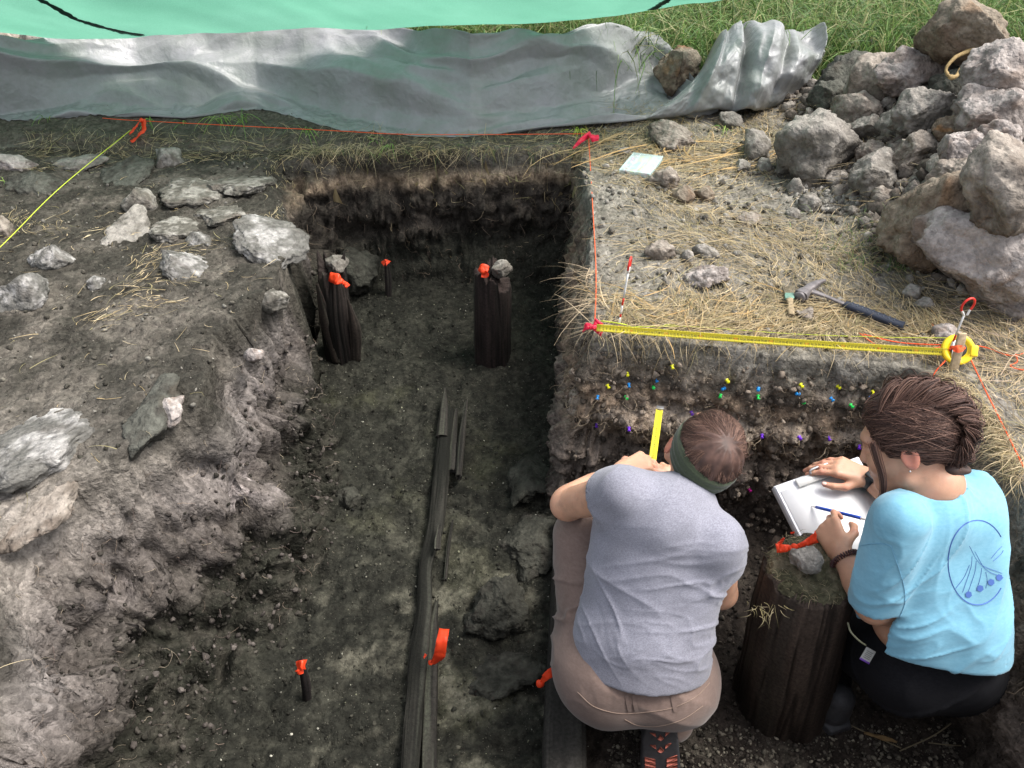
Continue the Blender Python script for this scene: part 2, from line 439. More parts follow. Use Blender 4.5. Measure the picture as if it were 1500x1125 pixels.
# floors
alg = sstep(0.10, 0.75, wn1 + 0.35 * wn2 - 0.4 * np.abs(X + 0.1 + 0.15 * (Y - 2)) - 0.05)
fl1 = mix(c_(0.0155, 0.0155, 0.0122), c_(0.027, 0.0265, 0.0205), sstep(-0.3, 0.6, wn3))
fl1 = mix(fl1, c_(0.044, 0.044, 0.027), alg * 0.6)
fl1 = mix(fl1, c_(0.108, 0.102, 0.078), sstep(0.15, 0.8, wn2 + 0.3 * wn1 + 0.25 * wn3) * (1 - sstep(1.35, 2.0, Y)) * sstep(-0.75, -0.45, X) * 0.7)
fl2 = mix(c_(0.030, 0.024, 0.020), c_(0.050, 0.042, 0.034), sstep(-0.2, 0.7, wn2))
fl2 = mix(fl2, c_(0.16, 0.14, 0.11), sstep(0.1, 0.8, wn2) * (1 - sstep(1.0, 1.15, Y)) * 0.8)
fl_ = mix(fl1, fl2, right_unit)
col = mix(col, fl_, sstep(0.80, 0.97, t))
col = np.clip(col * (1 + 0.12 * wn3[:, None]), 0.008, 0.6)
ground = add('ground', P3, GF, M_EARTH, col=col, kind='structure', label='dug soil of the excavation with turf, banks, cut sections and dark trench floor')
BVH = BVHTree.FromPolygons(P3.tolist(), GF.tolist())
CAMV = Vector((0, 0, CAM_H))
def hit(px, py):
    d = pt(px, py, 1.0) - np.array([0, 0, CAM_H])
    r = BVH.ray_cast(CAMV, Vector(d))
    if r[0] is None: return at(px, py, 0), np.array([0, 0, 1.0])
    return np.array(r[0]), np.array(r[1]) * (1 if r[1].z >= -0.2 else -1)
# height raster of the finished ground (highest point per 8 mm cell)
HX0, HY0, HS = -2.6, 0.3, 0.008; HNX, HNY = 660, 560
HR = np.full((HNX, HNY), -9.0)
ix = ((P3[:, 0] - HX0) / HS).astype(int); iy = ((P3[:, 1] - HY0) / HS).astype(int)
ok = (ix >= 0) & (ix < HNX) & (iy >= 0) & (iy < HNY)
np.maximum.at(HR, (ix[ok], iy[ok]), P3[ok, 2])
for _ in range(6):
    m_ = HR < -8
    if not m_.any(): break
    s_ = np.full_like(HR, -9.0)
    for dx, dy in ((1, 0), (-1, 0), (0, 1), (0, -1)): s_ = np.maximum(s_, np.roll(HR, (dx, dy), (0, 1)))
    HR[m_] = s_[m_]
HR[HR < -8] = 0
def hgt(x, y):
    x = np.asarray(x); y = np.asarray(y)
    i = np.clip(((x - HX0) / HS).astype(int), 0, HNX - 1); j = np.clip(((y - HY0) / HS).astype(int), 0, HNY - 1)
    return HR[i, j]

# ================================================================== ROCKS AND CLODS, each one a thing
def ico(sub):
    bm = bmesh.new(); bmesh.ops.create_icosphere(bm, subdivisions=sub, radius=1)
    V = np.array([v.co for v in bm.verts]); F = np.array([[v.index for v in f.verts] for f in bm.faces]); bm.free(); return V, F
ICO = {s: ico(s) for s in (1, 2, 3, 4, 5)}
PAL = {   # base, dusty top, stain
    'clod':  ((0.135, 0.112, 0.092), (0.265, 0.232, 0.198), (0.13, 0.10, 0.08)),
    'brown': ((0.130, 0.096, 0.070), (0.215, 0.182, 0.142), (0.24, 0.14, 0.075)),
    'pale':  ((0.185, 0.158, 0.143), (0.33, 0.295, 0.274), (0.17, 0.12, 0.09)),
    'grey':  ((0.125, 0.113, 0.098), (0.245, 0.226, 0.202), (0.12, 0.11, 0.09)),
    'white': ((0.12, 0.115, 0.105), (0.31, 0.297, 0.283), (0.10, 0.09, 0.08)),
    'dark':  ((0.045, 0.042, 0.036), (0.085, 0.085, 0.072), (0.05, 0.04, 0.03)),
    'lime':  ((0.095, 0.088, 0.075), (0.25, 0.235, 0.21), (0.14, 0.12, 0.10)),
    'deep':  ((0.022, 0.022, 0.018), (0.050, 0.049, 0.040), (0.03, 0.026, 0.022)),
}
def rock_mesh(seed, rx, ry, rz, sub, pal, flat=0.0, rough=1.0, stain=0.25, cap=0.0):
    rs = np.random.RandomState(seed)
    V, F = ICO[sub]; V = V.copy(); off = rs.rand(3) * 40
    u = V.copy()
    for _ in range(13):                                            # broken faces
        n = norm(rs.normal(size=3)); c = 0.60 + 0.30 * rs.rand()
        dd = V @ n - c; V = V - np.maximum(dd, 0)[:, None] * n * 0.85
    mn = (rx * ry * rz) ** (1 / 3); sc = np.array([rx, ry, rz]) / mn
    q = u * sc
    V = V * (1 + rough * (0.22 * fbm(q + off, 2, 0.5, 1.0) + 0.13 * (billow(q + off, 2, 0.5, 1.2) - 0.5) + 0.08 * fbm(q + off + 5, 3, 0.6, 3.0) + 0.075 * (billow(q + off + 7, 3, 0.65, 5.0) - 0.5) + 0.045 * (billow(q + off + 2, 2, 0.6, 12.0) - 0.5) + 0.03 * fbm(q + off, 3, 0.7, 18)))[:, None]
    if flat: V[:, 2] = np.where(V[:, 2] > 0.4, 0.4 + (V[:, 2] - 0.4) * (1 - flat), V[:, 2])
    base, top, st = [np.array(c) for c in PAL[pal]]
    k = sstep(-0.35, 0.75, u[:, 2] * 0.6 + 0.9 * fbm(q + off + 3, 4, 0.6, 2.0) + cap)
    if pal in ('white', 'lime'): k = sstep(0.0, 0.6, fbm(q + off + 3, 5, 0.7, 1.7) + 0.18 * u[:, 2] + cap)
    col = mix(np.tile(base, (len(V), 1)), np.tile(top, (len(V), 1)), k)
    s = sstep(0.25, 0.75, fbm(q + off + 21, 3, 0.5, 1.6)) * stain * 2
    col = mix(col, np.tile(st, (len(V), 1)), np.clip(s, 0, 1))
    pit = sstep(0.35, 0.1, billow(q + off, 3, 0.6, 3.5))          # pits, darkened in the colour
    col = col * (1 - 0.35 * pit)[:, None]
    a = rs.rand() * 6.28 if abs(rx - ry) < 0.25 * rx else (rs.rand() - 0.5) * 0.5
    V = V * np.array([rx, ry, rz])
    R = np.array(Matrix.Rotation(a, 3, 'Z') @ Matrix.Rotation((rs.rand() - 0.5) * 0.5, 3, 'X') @ Matrix.Rotation((rs.rand() - 0.5) * 0.4, 3, 'Y'))
    return V @ R.T, F, col
_seed = [100]
def rock(px, py, w, h, pal, label, name='rock', cat='rock', sink=0.35, flat=0.0, tall=1.0, sub=None, rough=1.0, stain=0.25, lift=0.0, group=None, cap=0.0, zref=None, tilt=0):
    _seed[0] += 1
    D = 3.0; g = hit(px, py)[0]
    for _ in range(14):                                            # stand the stone on what lies under it
        s = D / FPX; rx = w * s / 2; rz = h * s / 2 * 0.98 * tall; ry = h * s / 2 * 1.15 / max(tall, 0.6)
        c = pt(px, py, D)
        gz = (hgt(c[0], c[1]) if zref is None else zref) + lift
        err = c[2] - (gz + rz * (1 - 2 * sink * 0.9))
        D += err / (SI + (py - 562.5) / FPX * CO) * 0.8
    if sub is None: sub = 5 if w > 60 else (4 if w > 26 else 3)
    V, F, col = rock_mesh(_seed[0], rx, ry, rz, sub, pal, flat, rough, stain, cap)
    if tilt:
        V = V @ np.array(Matrix.Rotation(math.radians(tilt), 3, 'Y')).T
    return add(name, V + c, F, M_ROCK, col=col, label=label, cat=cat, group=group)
G1 = 'clods and boulders heaped on the right bank'
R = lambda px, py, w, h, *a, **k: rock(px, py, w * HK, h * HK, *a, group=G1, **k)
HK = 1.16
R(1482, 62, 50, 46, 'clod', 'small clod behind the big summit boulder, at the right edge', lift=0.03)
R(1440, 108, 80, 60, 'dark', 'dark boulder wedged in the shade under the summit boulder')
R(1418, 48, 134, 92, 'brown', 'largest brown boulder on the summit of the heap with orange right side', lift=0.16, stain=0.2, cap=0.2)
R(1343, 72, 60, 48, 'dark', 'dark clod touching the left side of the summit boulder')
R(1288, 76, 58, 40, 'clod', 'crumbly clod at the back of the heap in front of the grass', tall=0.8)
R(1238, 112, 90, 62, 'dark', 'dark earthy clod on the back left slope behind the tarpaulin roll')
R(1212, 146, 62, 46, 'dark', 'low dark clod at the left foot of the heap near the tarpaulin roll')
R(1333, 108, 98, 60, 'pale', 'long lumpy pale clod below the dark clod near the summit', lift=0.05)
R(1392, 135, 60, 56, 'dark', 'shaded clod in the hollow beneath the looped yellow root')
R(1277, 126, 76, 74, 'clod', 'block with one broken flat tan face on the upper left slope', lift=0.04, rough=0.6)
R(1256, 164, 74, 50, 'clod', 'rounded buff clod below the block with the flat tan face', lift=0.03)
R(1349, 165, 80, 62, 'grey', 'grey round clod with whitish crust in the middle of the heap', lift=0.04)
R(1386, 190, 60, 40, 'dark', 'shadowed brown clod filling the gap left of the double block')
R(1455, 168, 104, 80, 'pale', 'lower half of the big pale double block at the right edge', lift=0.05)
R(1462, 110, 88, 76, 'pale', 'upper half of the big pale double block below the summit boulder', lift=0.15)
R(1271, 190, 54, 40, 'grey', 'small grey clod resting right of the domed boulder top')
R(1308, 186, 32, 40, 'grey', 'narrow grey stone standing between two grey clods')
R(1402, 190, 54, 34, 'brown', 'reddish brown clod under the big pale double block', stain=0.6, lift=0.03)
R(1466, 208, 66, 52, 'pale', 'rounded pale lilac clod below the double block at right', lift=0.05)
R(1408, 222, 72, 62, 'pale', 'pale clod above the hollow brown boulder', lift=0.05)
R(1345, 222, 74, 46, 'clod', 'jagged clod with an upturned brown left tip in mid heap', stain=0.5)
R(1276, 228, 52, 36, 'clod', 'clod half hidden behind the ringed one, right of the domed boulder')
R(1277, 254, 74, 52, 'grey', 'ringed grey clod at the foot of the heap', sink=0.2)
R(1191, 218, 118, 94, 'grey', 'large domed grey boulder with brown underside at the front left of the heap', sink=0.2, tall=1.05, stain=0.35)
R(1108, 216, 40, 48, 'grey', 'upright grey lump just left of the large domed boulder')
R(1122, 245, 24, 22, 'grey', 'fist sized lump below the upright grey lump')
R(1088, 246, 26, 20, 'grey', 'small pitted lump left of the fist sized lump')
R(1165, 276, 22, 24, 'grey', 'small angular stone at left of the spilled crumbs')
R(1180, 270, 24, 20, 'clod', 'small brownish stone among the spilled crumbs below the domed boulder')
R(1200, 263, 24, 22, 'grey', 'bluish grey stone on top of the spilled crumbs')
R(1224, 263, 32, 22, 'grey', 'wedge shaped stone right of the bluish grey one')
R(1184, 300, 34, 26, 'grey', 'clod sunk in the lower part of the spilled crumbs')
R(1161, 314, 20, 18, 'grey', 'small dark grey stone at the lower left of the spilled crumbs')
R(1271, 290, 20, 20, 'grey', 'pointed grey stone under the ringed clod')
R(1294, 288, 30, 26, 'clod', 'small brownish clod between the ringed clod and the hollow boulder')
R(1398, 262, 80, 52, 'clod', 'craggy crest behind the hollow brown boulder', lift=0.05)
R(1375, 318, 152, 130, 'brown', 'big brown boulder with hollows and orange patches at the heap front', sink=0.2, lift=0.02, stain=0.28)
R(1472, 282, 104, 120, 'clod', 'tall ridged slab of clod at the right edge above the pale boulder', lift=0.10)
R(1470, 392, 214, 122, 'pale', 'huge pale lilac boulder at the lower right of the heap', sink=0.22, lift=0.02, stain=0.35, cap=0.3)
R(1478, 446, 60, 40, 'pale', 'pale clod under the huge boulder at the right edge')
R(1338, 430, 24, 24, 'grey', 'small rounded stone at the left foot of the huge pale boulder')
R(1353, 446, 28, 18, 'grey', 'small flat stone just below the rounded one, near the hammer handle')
G1 = 'loose stones lying in the straw of the right bank'; HK = 1.05
R(993, 100, 68, 76, 'brown', 'orange brown clod weighing down the tarpaulin beside its bundled end', stain=0.35, lift=0.05)
R(1070, 178, 44, 28, 'grey', 'grey clod at the foot of the bundled tarpaulin')
R(985, 200, 74, 40, 'clod', 'flat clod with white specks behind the bead box', tall=0.7)
R(914, 223, 30, 16, 'grey', 'small sausage shaped stone left of the bead box', tall=0.9)
R(974, 264, 44, 34, 'clod', 'notched clod just below the bead box', rough=1.3)
R(1001, 287, 32, 32, 'brown', 'small round buff stone right of the notched clod', rough=0.6)
R(1031, 283, 32, 26, 'brown', 'small stone with a dark hollow right of the round buff one')
R(1100, 322, 38, 24, 'clod', 'dusty flat clod alone in the middle of the straw', tall=0.7)
R(968, 370, 50, 36, 'clod', 'brown stone with white specks right of the red arrow scale')
R(1006, 376, 20, 22, 'grey', 'tiny grey stone between the white specked stone and its neighbour')
R(1036, 371, 42, 24, 'grey', 'angular grey stone above the knobbly pale clod')
R(1033, 405, 60, 36, 'pale', 'knobbly irregular pale clod in the straw above the tape', rough=1.5)
R(1178, 462, 36, 22, 'clod', 'small pale stone between the brush and the hammer')
R(1387, 494, 46, 34, 'pale', 'pale stone behind the tape reel')
G1 = 'stones set in the soil of the left bank'
L = lambda px, py, w, h, *a, **k: rock(px, py, w * 1.08, h * 1.08, *a, group=G1, **{**dict(sink=0.52, rough=0.9), **k})
L(394, 354, 104, 64, 'white', 'large pale slab overhanging the cut edge on the left bank', flat=0.7, tall=0.6, cap=-0.05, sub=5)
L(278, 394, 94, 44, 'white', 'slanting whitish slab left of the large pale slab', tall=0.7, tilt=20, cap=-0.05)
L(360, 272, 84, 66, 'lime', 'tan stone with a ragged white patch near the far left corner', flat=0.8, tall=0.45)
L(249, 238, 48, 38, 'lime', 'white crusted knob at the top of the stone cluster', cap=0.2)
L(285, 278, 96, 54, 'lime', 'broad mottled slab below the white crusted knob', flat=0.8, tall=0.45)
L(324, 315, 66, 40, 'lime', 'mottled slab lying right of the two small clustered stones', flat=0.7, tall=0.5)
L(206, 300, 44, 42, 'lime', 'rough whitish stone on the left of the mottled slabs')
L(255, 335, 62, 50, 'lime', 'flat grey stone with a pale lower rim in the cluster', flat=0.8, tall=0.5)
L(294, 354, 44, 30, 'white', 'small pale oval stone above the slanting whitish slab')
L(190, 345, 66, 54, 'grey', 'flat brownish grey stone left of the clustered slabs', flat=0.9, tall=0.4)
L(180, 258, 64, 52, 'dark', 'dark flat stone below the orange flagging tape', flat=0.8, tall=0.4)
L(112, 240, 76, 30, 'grey', 'greenish grey stone under the yellow string', tall=0.7)
L(18, 244, 62, 34, 'pale', 'smooth pale stone at the left edge below the tarpaulin', flat=0.5)
L(52, 272, 80, 32, 'dark', 'dark stone with thin white rim at far left', tall=0.7)
L(72, 379, 68, 36, 'white', 'white topped stone above the dark veined one at left')
L(34, 438, 66, 62, 'white', 'dark stone with white veins near the left edge', cap=-0.12)
L(142, 416, 30, 20, 'white', 'small white chip on bare soil right of the veined stone')
L(6, 338, 26, 40, 'clod', 'rusty cobble cut by the left picture edge')
L(58, 652, 150, 124, 'white', 'very large whitish speckled boulder at the left edge', flat=0.6, tall=0.55, sub=5, sink=0.62, cap=0.05)
L(222, 606, 66, 84, 'dark', 'dark greenish slab standing in the cut edge of the left bank', flat=0.6, tall=0.7, sink=0.6)
L(252, 600, 34, 40, 'pale', 'small pinkish stone pressed against the dark greenish slab', tall=0.8)
L(402, 438, 40, 40, 'lime', 'whitish lump on the lip of the cut below the large slab')
L(60, 748, 90, 70, 'clod', 'low brownish stone below the very large speckled boulder', flat=0.6, tall=0.5, sink=0.68)
L(58, 893, 36, 34, 'pale', 'pale stone in the slumped edge at the lower left')
L(372, 520, 24, 24, 'pale', 'small lilac lump on the sloping bank wall')
G1 = 'rocks behind the tarpaulin under the green shade cloth'
R(14, 60, 36, 42, 'clod', 'brown rock at the left end behind the tarpaulin', lift=0.05)
R(50, 62, 48, 34, 'grey', 'mossy rock second from left behind the tarpaulin', lift=0.05)
R(92, 56, 34, 24, 'clod', 'third rock from left, partly under the green shade cloth', lift=0.05)
G1 = None
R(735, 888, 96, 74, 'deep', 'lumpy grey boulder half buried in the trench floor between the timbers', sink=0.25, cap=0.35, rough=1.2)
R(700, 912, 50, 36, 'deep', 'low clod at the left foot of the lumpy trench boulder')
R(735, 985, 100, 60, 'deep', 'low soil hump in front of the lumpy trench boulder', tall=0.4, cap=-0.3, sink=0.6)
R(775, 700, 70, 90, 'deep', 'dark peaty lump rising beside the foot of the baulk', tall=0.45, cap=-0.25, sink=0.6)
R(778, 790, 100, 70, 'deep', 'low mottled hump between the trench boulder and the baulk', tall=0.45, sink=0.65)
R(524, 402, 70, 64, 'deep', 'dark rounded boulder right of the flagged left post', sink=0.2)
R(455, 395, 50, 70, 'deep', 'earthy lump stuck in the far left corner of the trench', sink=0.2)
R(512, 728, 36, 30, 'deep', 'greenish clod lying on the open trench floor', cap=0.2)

# ================================================================== STRAW, GRASS, ROOTS, CRUMBS
rs = np.random.RandomState(3)
def blade_field(xs, ys, zs, length, width, dirs, lift, cols, K=5, curl=0.35, wiggle=0.3, seed=1):
    """curved ribbons starting at xs,ys,zs; dirs = heading angle, lift = tan of the start slope"""
    r = np.random.RandomState(seed); N = len(xs)
    P = np.zeros((N, K, 3)); P[:, 0] = np.stack([xs, ys, zs], 1)
    a = dirs.copy(); da = r.normal(size=N) * wiggle; sl = lift.copy()
    for k in range(1, K):
        st = length / (K - 1); n = np.sqrt(1 + sl ** 2)
        P[:, k] = P[:, k - 1] + np.stack([np.cos(a), np.sin(a), sl], 1) * (st / n)[:, None]
        a += da / (K - 1) * 2 + r.normal(size=N) * 0.08; sl = sl - curl * (1 + 0.5 * np.abs(sl)) * 4 / K * (0.6 + 0.8 * r.rand(N)) * 0.5
    S = norm(np.stack([-np.sin(dirs), np.cos(dirs), r.normal(size=N) * 0.5], 1))[:, None].repeat(K, 1)
    w = width[:, None] * np.interp(np.linspace(0, 1, K), [0, 0.3, 1], [0.8, 1.0, 0.25])[None]
    V, F = ribbons(P, w, S)
    C = np.repeat(cols, K * 2, 0) * (1 + 0.08 * r.normal(size=(N * K * 2, 1)))
    return V, F, C, P
def pal_pick(r, n, pal, jit=0.18):
    pal = np.array(pal); c = pal[r.randint(len(pal), size=n)]
    return np.clip(c * (1 + jit * r.normal(size=(n, 1))), 0.01, 0.8)
STRAW = [(0.40, 0.31, 0.17), (0.33, 0.25, 0.13), (0.46, 0.38, 0.24), (0.28, 0.22, 0.13), (0.25, 0.22, 0.11), (0.50, 0.40, 0.25)]
def straw_patch(name, n, region, label, lmin=0.03, lmax=0.16, wid=0.0016, dens=None, ang=None, seed=5, lift0=0.25, palette=STRAW, flat=False):
    r = np.random.RandomState(seed); xs = []; ys = []
    (x0, x1), (y0, y1) = region
    while len(xs) < n:
        x = r.uniform(x0, x1, n * 3); y = r.uniform(y0, y1, n * 3)
        keep = dens(x, y) > r.rand(len(x)); xs += list(x[keep]); ys += list(y[keep])
    xs = np.array(xs[:n]); ys = np.array(ys[:n])
    # clumps: neighbours share a heading
    pp = np.stack([xs, ys, 0 * xs], 1)
    base = fbm(pp + 5, 2, 0.5, 3.0) * 2.4 + (0 if ang is None else ang)
    a = base + r.normal(size=n) * 0.45 + (r.rand(n) < 0.5) * math.pi
    Ln = lmin + (lmax - lmin) * r.rand(n) ** 1.6
    zb = hgt(xs, ys) + 0.002 + 0.012 * r.rand(n)
    V, F, C, P = blade_field(xs, ys, zb, Ln, wid * (0.6 + r.rand(n)), a, lift0 * r.rand(n) - 0.02, pal_pick(r, n, palette), K=6, curl=0.10, wiggle=0.5, seed=seed)
    # keep blades on top of the ground they cross
    g = hgt(V[:, 0], V[:, 1]) + 0.0015
    over = (V[:, 2] < g) & (g - V[:, 2] < 0.08)
    V[over, 2] = g[over] + 0.002 * r.rand(over.sum())
    return add(name, V, F, M_STRAW, col=C, kind='stuff', label=label, smooth=False)
edgeS = lambda x: 1.995 - 0.115 * (x - 0.24)
def d_right(x, y):
    f = fbm(np.stack([x, y, 0 * x], 1), 3, 0.55, 2.6)
    inb = sstep(0.30, 0.36, x) * (y > edgeS(x) + 0.01)
    d = 0.30 + 0.9 * sstep(-0.1, 0.5, f) + 0.8 * sstep(2.6, 2.1, y) * sstep(0.4, 0.6, x)
    grey = np.exp(-(((x - 0.45) / 0.16) ** 2 + ((y - 2.75) / 0.35) ** 2)) + np.exp(-(((x - 1.08) / 0.2) ** 2 + ((y - 2.85) / 0.15) ** 2))
    return inb * d * (1 - 0.85 * np.clip(grey, 0, 1)) * (1 - 0.8 * sstep(1.25, 1.6, x)) * (y < 3.9)
straw_patch('straw', 9000, ((0.28, 1.9), (1.88, 3.9)), 'dry straw and cut grass strewn over the right bank', dens=d_right, lmin=0.03, lmax=0.17, seed=5)
d_edge = lambda x, y: (x > 0.28) * (y > edgeS(x) - 0.005) * np.exp(-((y - edgeS(x) - 0.06) / 0.10) ** 2) * (x < 1.33)
straw_patch('straw', 2600, ((0.28, 1.35), (1.84, 2.3)), 'thick mat of dry straw along the lip of the right cut', dens=d_edge, lmin=0.03, lmax=0.15, seed=6, lift0=0.4)
d_rr = lambda x, y: (x > 1.30 + 0.0 * y) * (x < 1.75) * (y < 2.15) * (y > 1.1)
straw_patch('straw', 3200, ((1.28, 1.75), (1.1, 2.2)), 'pale dry straw right of the cut beside the orange strings', dens=d_rr, lmin=0.03, lmax=0.14, seed=7, lift0=0.4, palette=STRAW + [(0.55, 0.42, 0.30)])
d_left = lambda x, y: sstep(-0.3, -0.5, x) * (0.04 + 0.9 * sstep(0.25, 0.6, fbm(np.stack([x, y, 0 * x], 1) + 8, 3, 0.5, 3.5))) * (hgt(x, y) > -0.14)
straw_patch('straw', 2300, ((-2.4, -0.4), (0.8, 3.5)), 'scattered bits of straw on the dark soil of the left bank', dens=d_left, lmin=0.015, lmax=0.09, seed=8, lift0=0.15)
d_far = lambda x, y: (np.abs(y - 3.50) < 0.09) * 1.0
straw_patch('straw', 1300, ((-2.2, 0.42), (3.38, 3.64)), 'dry grass litter along the sod edge below the tarpaulin', dens=d_far, lmin=0.03, lmax=0.15, seed=9, lift0=0.5)
STALK = [(0.46, 0.30, 0.13), (0.40, 0.27, 0.12), (0.5, 0.36, 0.18)]
d_st = lambda x, y: (y > 3.25 - 0.1 * x) * (y < 3.65) * 1.0
straw_patch('straw', 90, ((0.35, 1.15), (3.2, 3.7)), 'thick golden stalks lying below the bundled tarpaulin', dens=d_st, lmin=0.15, lmax=0.5, wid=0.005, seed=10, lift0=0.15, palette=STALK)
d_lp = lambda x, y: (y > edgeS(x) + 0.0) * (y < edgeS(x) + 0.22) * (x > 0.3) * (x < 1.3)
straw_patch('straw', 170, ((0.3, 1.3), (1.84, 2.25)), 'coarse flattened stalks by the long tape', dens=d_lp, lmin=0.05, lmax=0.22, wid=0.0036, seed=12, lift0=0.25, palette=STALK + STRAW[:2])
# straw, grass stems and roots hanging over the cut edges
def fringe2(name, n, pts, label, seed, **k):
    r = np.random.RandomState(seed); p = np.array(pts); t_ = r.rand(n) * (len(p) - 1); i = t_.astype(int); f = (t_ - i)[:, None]
    q = p[i] * (1 - f) + p[i + 1] * f
    q = q + r.normal(size=(n, 3)) * np.array([0.012, 0.012, 0.012])
    out = k.get('out', (0, -1)); lmin, lmax = k.get('l', (0.03, 0.13)); wid = k.get('wid', 0.0016)
    ang = math.atan2(out[1], out[0]) + r.normal(size=n) * 0.8 + 0.6 * fbm(q, 2, 0.5, 9)
    V, F, C, P = blade_field(q[:, 0], q[:, 1], q[:, 2], lmin + (lmax - lmin) * r.rand(n) ** 1.8, wid * (0.5 + r.rand(n)), ang, k.get('up', 0.5) - k.get('dn', 1.2) * r.rand(n), pal_pick(r, n, k.get('palette', STRAW)), K=6, curl=k.get('curl', 0.9), wiggle=0.7, seed=seed)
    return add(name, V, F, M_STRAW, col=C, kind='stuff', label=label, smooth=False)
lip = [(x, edgeS(x) - 0.012, 0.004) for x in np.linspace(0.25, 1.2, 12)] + [tuple(at(px, py, 0.0)) for px, py in ((1395, 546), (1442, 590), (1478, 645), (1505, 705))]
fringe2('straw_fringe', 900, lip, 'straw stems and stubble hanging over the lip of the right cut', 21, l=(0.02, 0.12))
lipr = [tuple(at(px, py, 0.0)) for px, py in ((1390, 548), (1440, 592), (1475, 642), (1503, 705))]
fringe2('straw_fringe', 900, lipr, 'bushy straw tufts overhanging the right wall of the cut', 22, l=(0.03, 0.13), out=(-1, -0.3), palette=STRAW + [(0.5, 0.4, 0.25)], up=0.8, curl=0.7)
lip2 = [(x, 3.45, -0.01) for x in np.linspace(-0.95, 0.38, 10)]
fringe2('straw_fringe', 800, lip2, 'stems and roots hanging over the far sod edge', 23, l=(0.03, 0.17), up=0.9, curl=0.7, palette=STRAW + [(0.10, 0.16, 0.05)])
lip3 = [(0.275, y, 0.0) for y in np.linspace(2.0, 2.35, 4)]
fringe2('straw_fringe', 240, lip3, 'roots and stems sprouting from the baulk corner into the trench', 24, l=(0.03, 0.22), out=(-1, -0.15), up=0.3, dn=0.9, curl=0.35, wid=0.0022, palette=[(0.42, 0.33, 0.22), (0.30, 0.23, 0.15)])
# hair roots matting the sections
def roots(name, n, sampler, label, seed, lmin, lmax, rad, palette, up=0.2, spread=0.9, sides=3):
    r = np.random.RandomState(seed); pts, nrm = sampler(r, n); n = len(pts); K = 7
    P = np.zeros((n, K, 3)); P[:, 0] = pts - nrm * 0.004
    Ln = lmin + (lmax - lmin) * r.rand(n) ** 2
    tang = r.normal(size=(n, 3)); tang -= nrm * (tang * nrm).sum(1, keepdims=True)
    d = norm(nrm * 0.7 + norm(tang) * spread + np.array([0, 0, -0.35]))
    for k in range(1, K):
        P[:, k] = P[:, k - 1] + d * (Ln / (K - 1))[:, None]
        d = norm(d + r.normal(size=(n, 3)) * 0.42 - nrm * 0.22 + np.array([0, 0, -0.08]))
    V, F = tubes(P, (rad * (0.5 + r.rand(n)))[:, None] * np.linspace(1, 0.35, K)[None], sides)
    C = np.repeat(pal_pick(r, n, palette), K * sides, 0)
    return add(name, V, F, M_ROOT, col=C, kind='stuff', label=label)
def wall_sampler(mask, zpow=1.0):
    ids = np.nonzero(mask)[0]
    def f(r, n):
        w = AREA[ids]; k = r.choice(ids, n, p=w / w.sum())
        return P3[k] + r.normal(size=(n, 3)) * np.array([0.003, 0.003, 0]), NW[k]
    return f
G3 = P3.reshape(n0, n1, 3)
NW = norm(np.cross(np.gradient(G3, axis=0), np.gradient(G3, axis=1))).reshape(-1, 3)
mS = (t > 0.02) & (t < 0.98) & (P3[:, 0] > 0.18) & (P3[:, 0] < 1.35) & (P3[:, 1] > 1.65) & (P3[:, 1] < 2.1)
zP = P3[:, 2]
HAIR = [(0.20, 0.15, 0.105), (0.30, 0.235, 0.17), (0.14, 0.105, 0.075), (0.38, 0.30, 0.21)]
roots('hair_roots', 2600, wall_sampler(mS & (zP < -0.02) & (zP > -0.36)), 'fine hair roots matting the upper half of the pinned section', 31, 0.012, 0.055, 0.00055, HAIR)
roots('hair_roots', 500, wall_sampler(mS & (zP < -0.19) & (zP > -0.30)), 'tangled roots on the ledge of the pinned section', 32, 0.03, 0.09, 0.0008, [(0.36, 0.29, 0.2), (0.22, 0.17, 0.12)])
mFar = (t > 0.02) & (t < 0.97) & (P3[:, 1] > 3.1) & (P3[:, 0] > -1.1) & (P3[:, 0] < 0.4)
roots('hair_roots', 700, wall_sampler(mFar & (zP < -0.19)), 'roots dangling from the far section', 33, 0.02, 0.10, 0.0009, [(0.14, 0.11, 0.08), (0.26, 0.2, 0.15), (0.08, 0.06, 0.05)])
mLf = (t > 0.05) & (t < 0.97) & (P3[:, 0] < -0.3) & (P3[:, 1] < 3.2) & (P3[:, 1] > 0.6)
roots('hair_roots', 700, wall_sampler(mLf), 'thin roots sticking out of the slumped left bank', 34, 0.015, 0.09, 0.0008, [(0.3, 0.25, 0.19), (0.18, 0.14, 0.11), (0.12, 0.09, 0.08)])
mBf = (t > 0.02) & (t < 0.97) & (P3[:, 0] > 0.05) & (P3[:, 0] < 0.4) & (P3[:, 1] > 1.9) & (P3[:, 1] < 3.3)
roots('hair_roots', 400, wall_sampler(mBf & (zP > -0.3)), 'roots on the trench side of the baulk', 35, 0.02, 0.09, 0.0008, HAIR)
mRw = (t > 0.05) & (t < 0.97) & (P3[:, 0] > 1.05) & (P3[:, 1] < 1.8) & (P3[:, 1] > 0.8)
roots('hair_roots', 500, wall_sampler(mRw & (zP > -0.4)), 'roots along the right hand wall of the cut', 36, 0.02, 0.09, 0.0009, HAIR + [(0.4, 0.32, 0.22)])
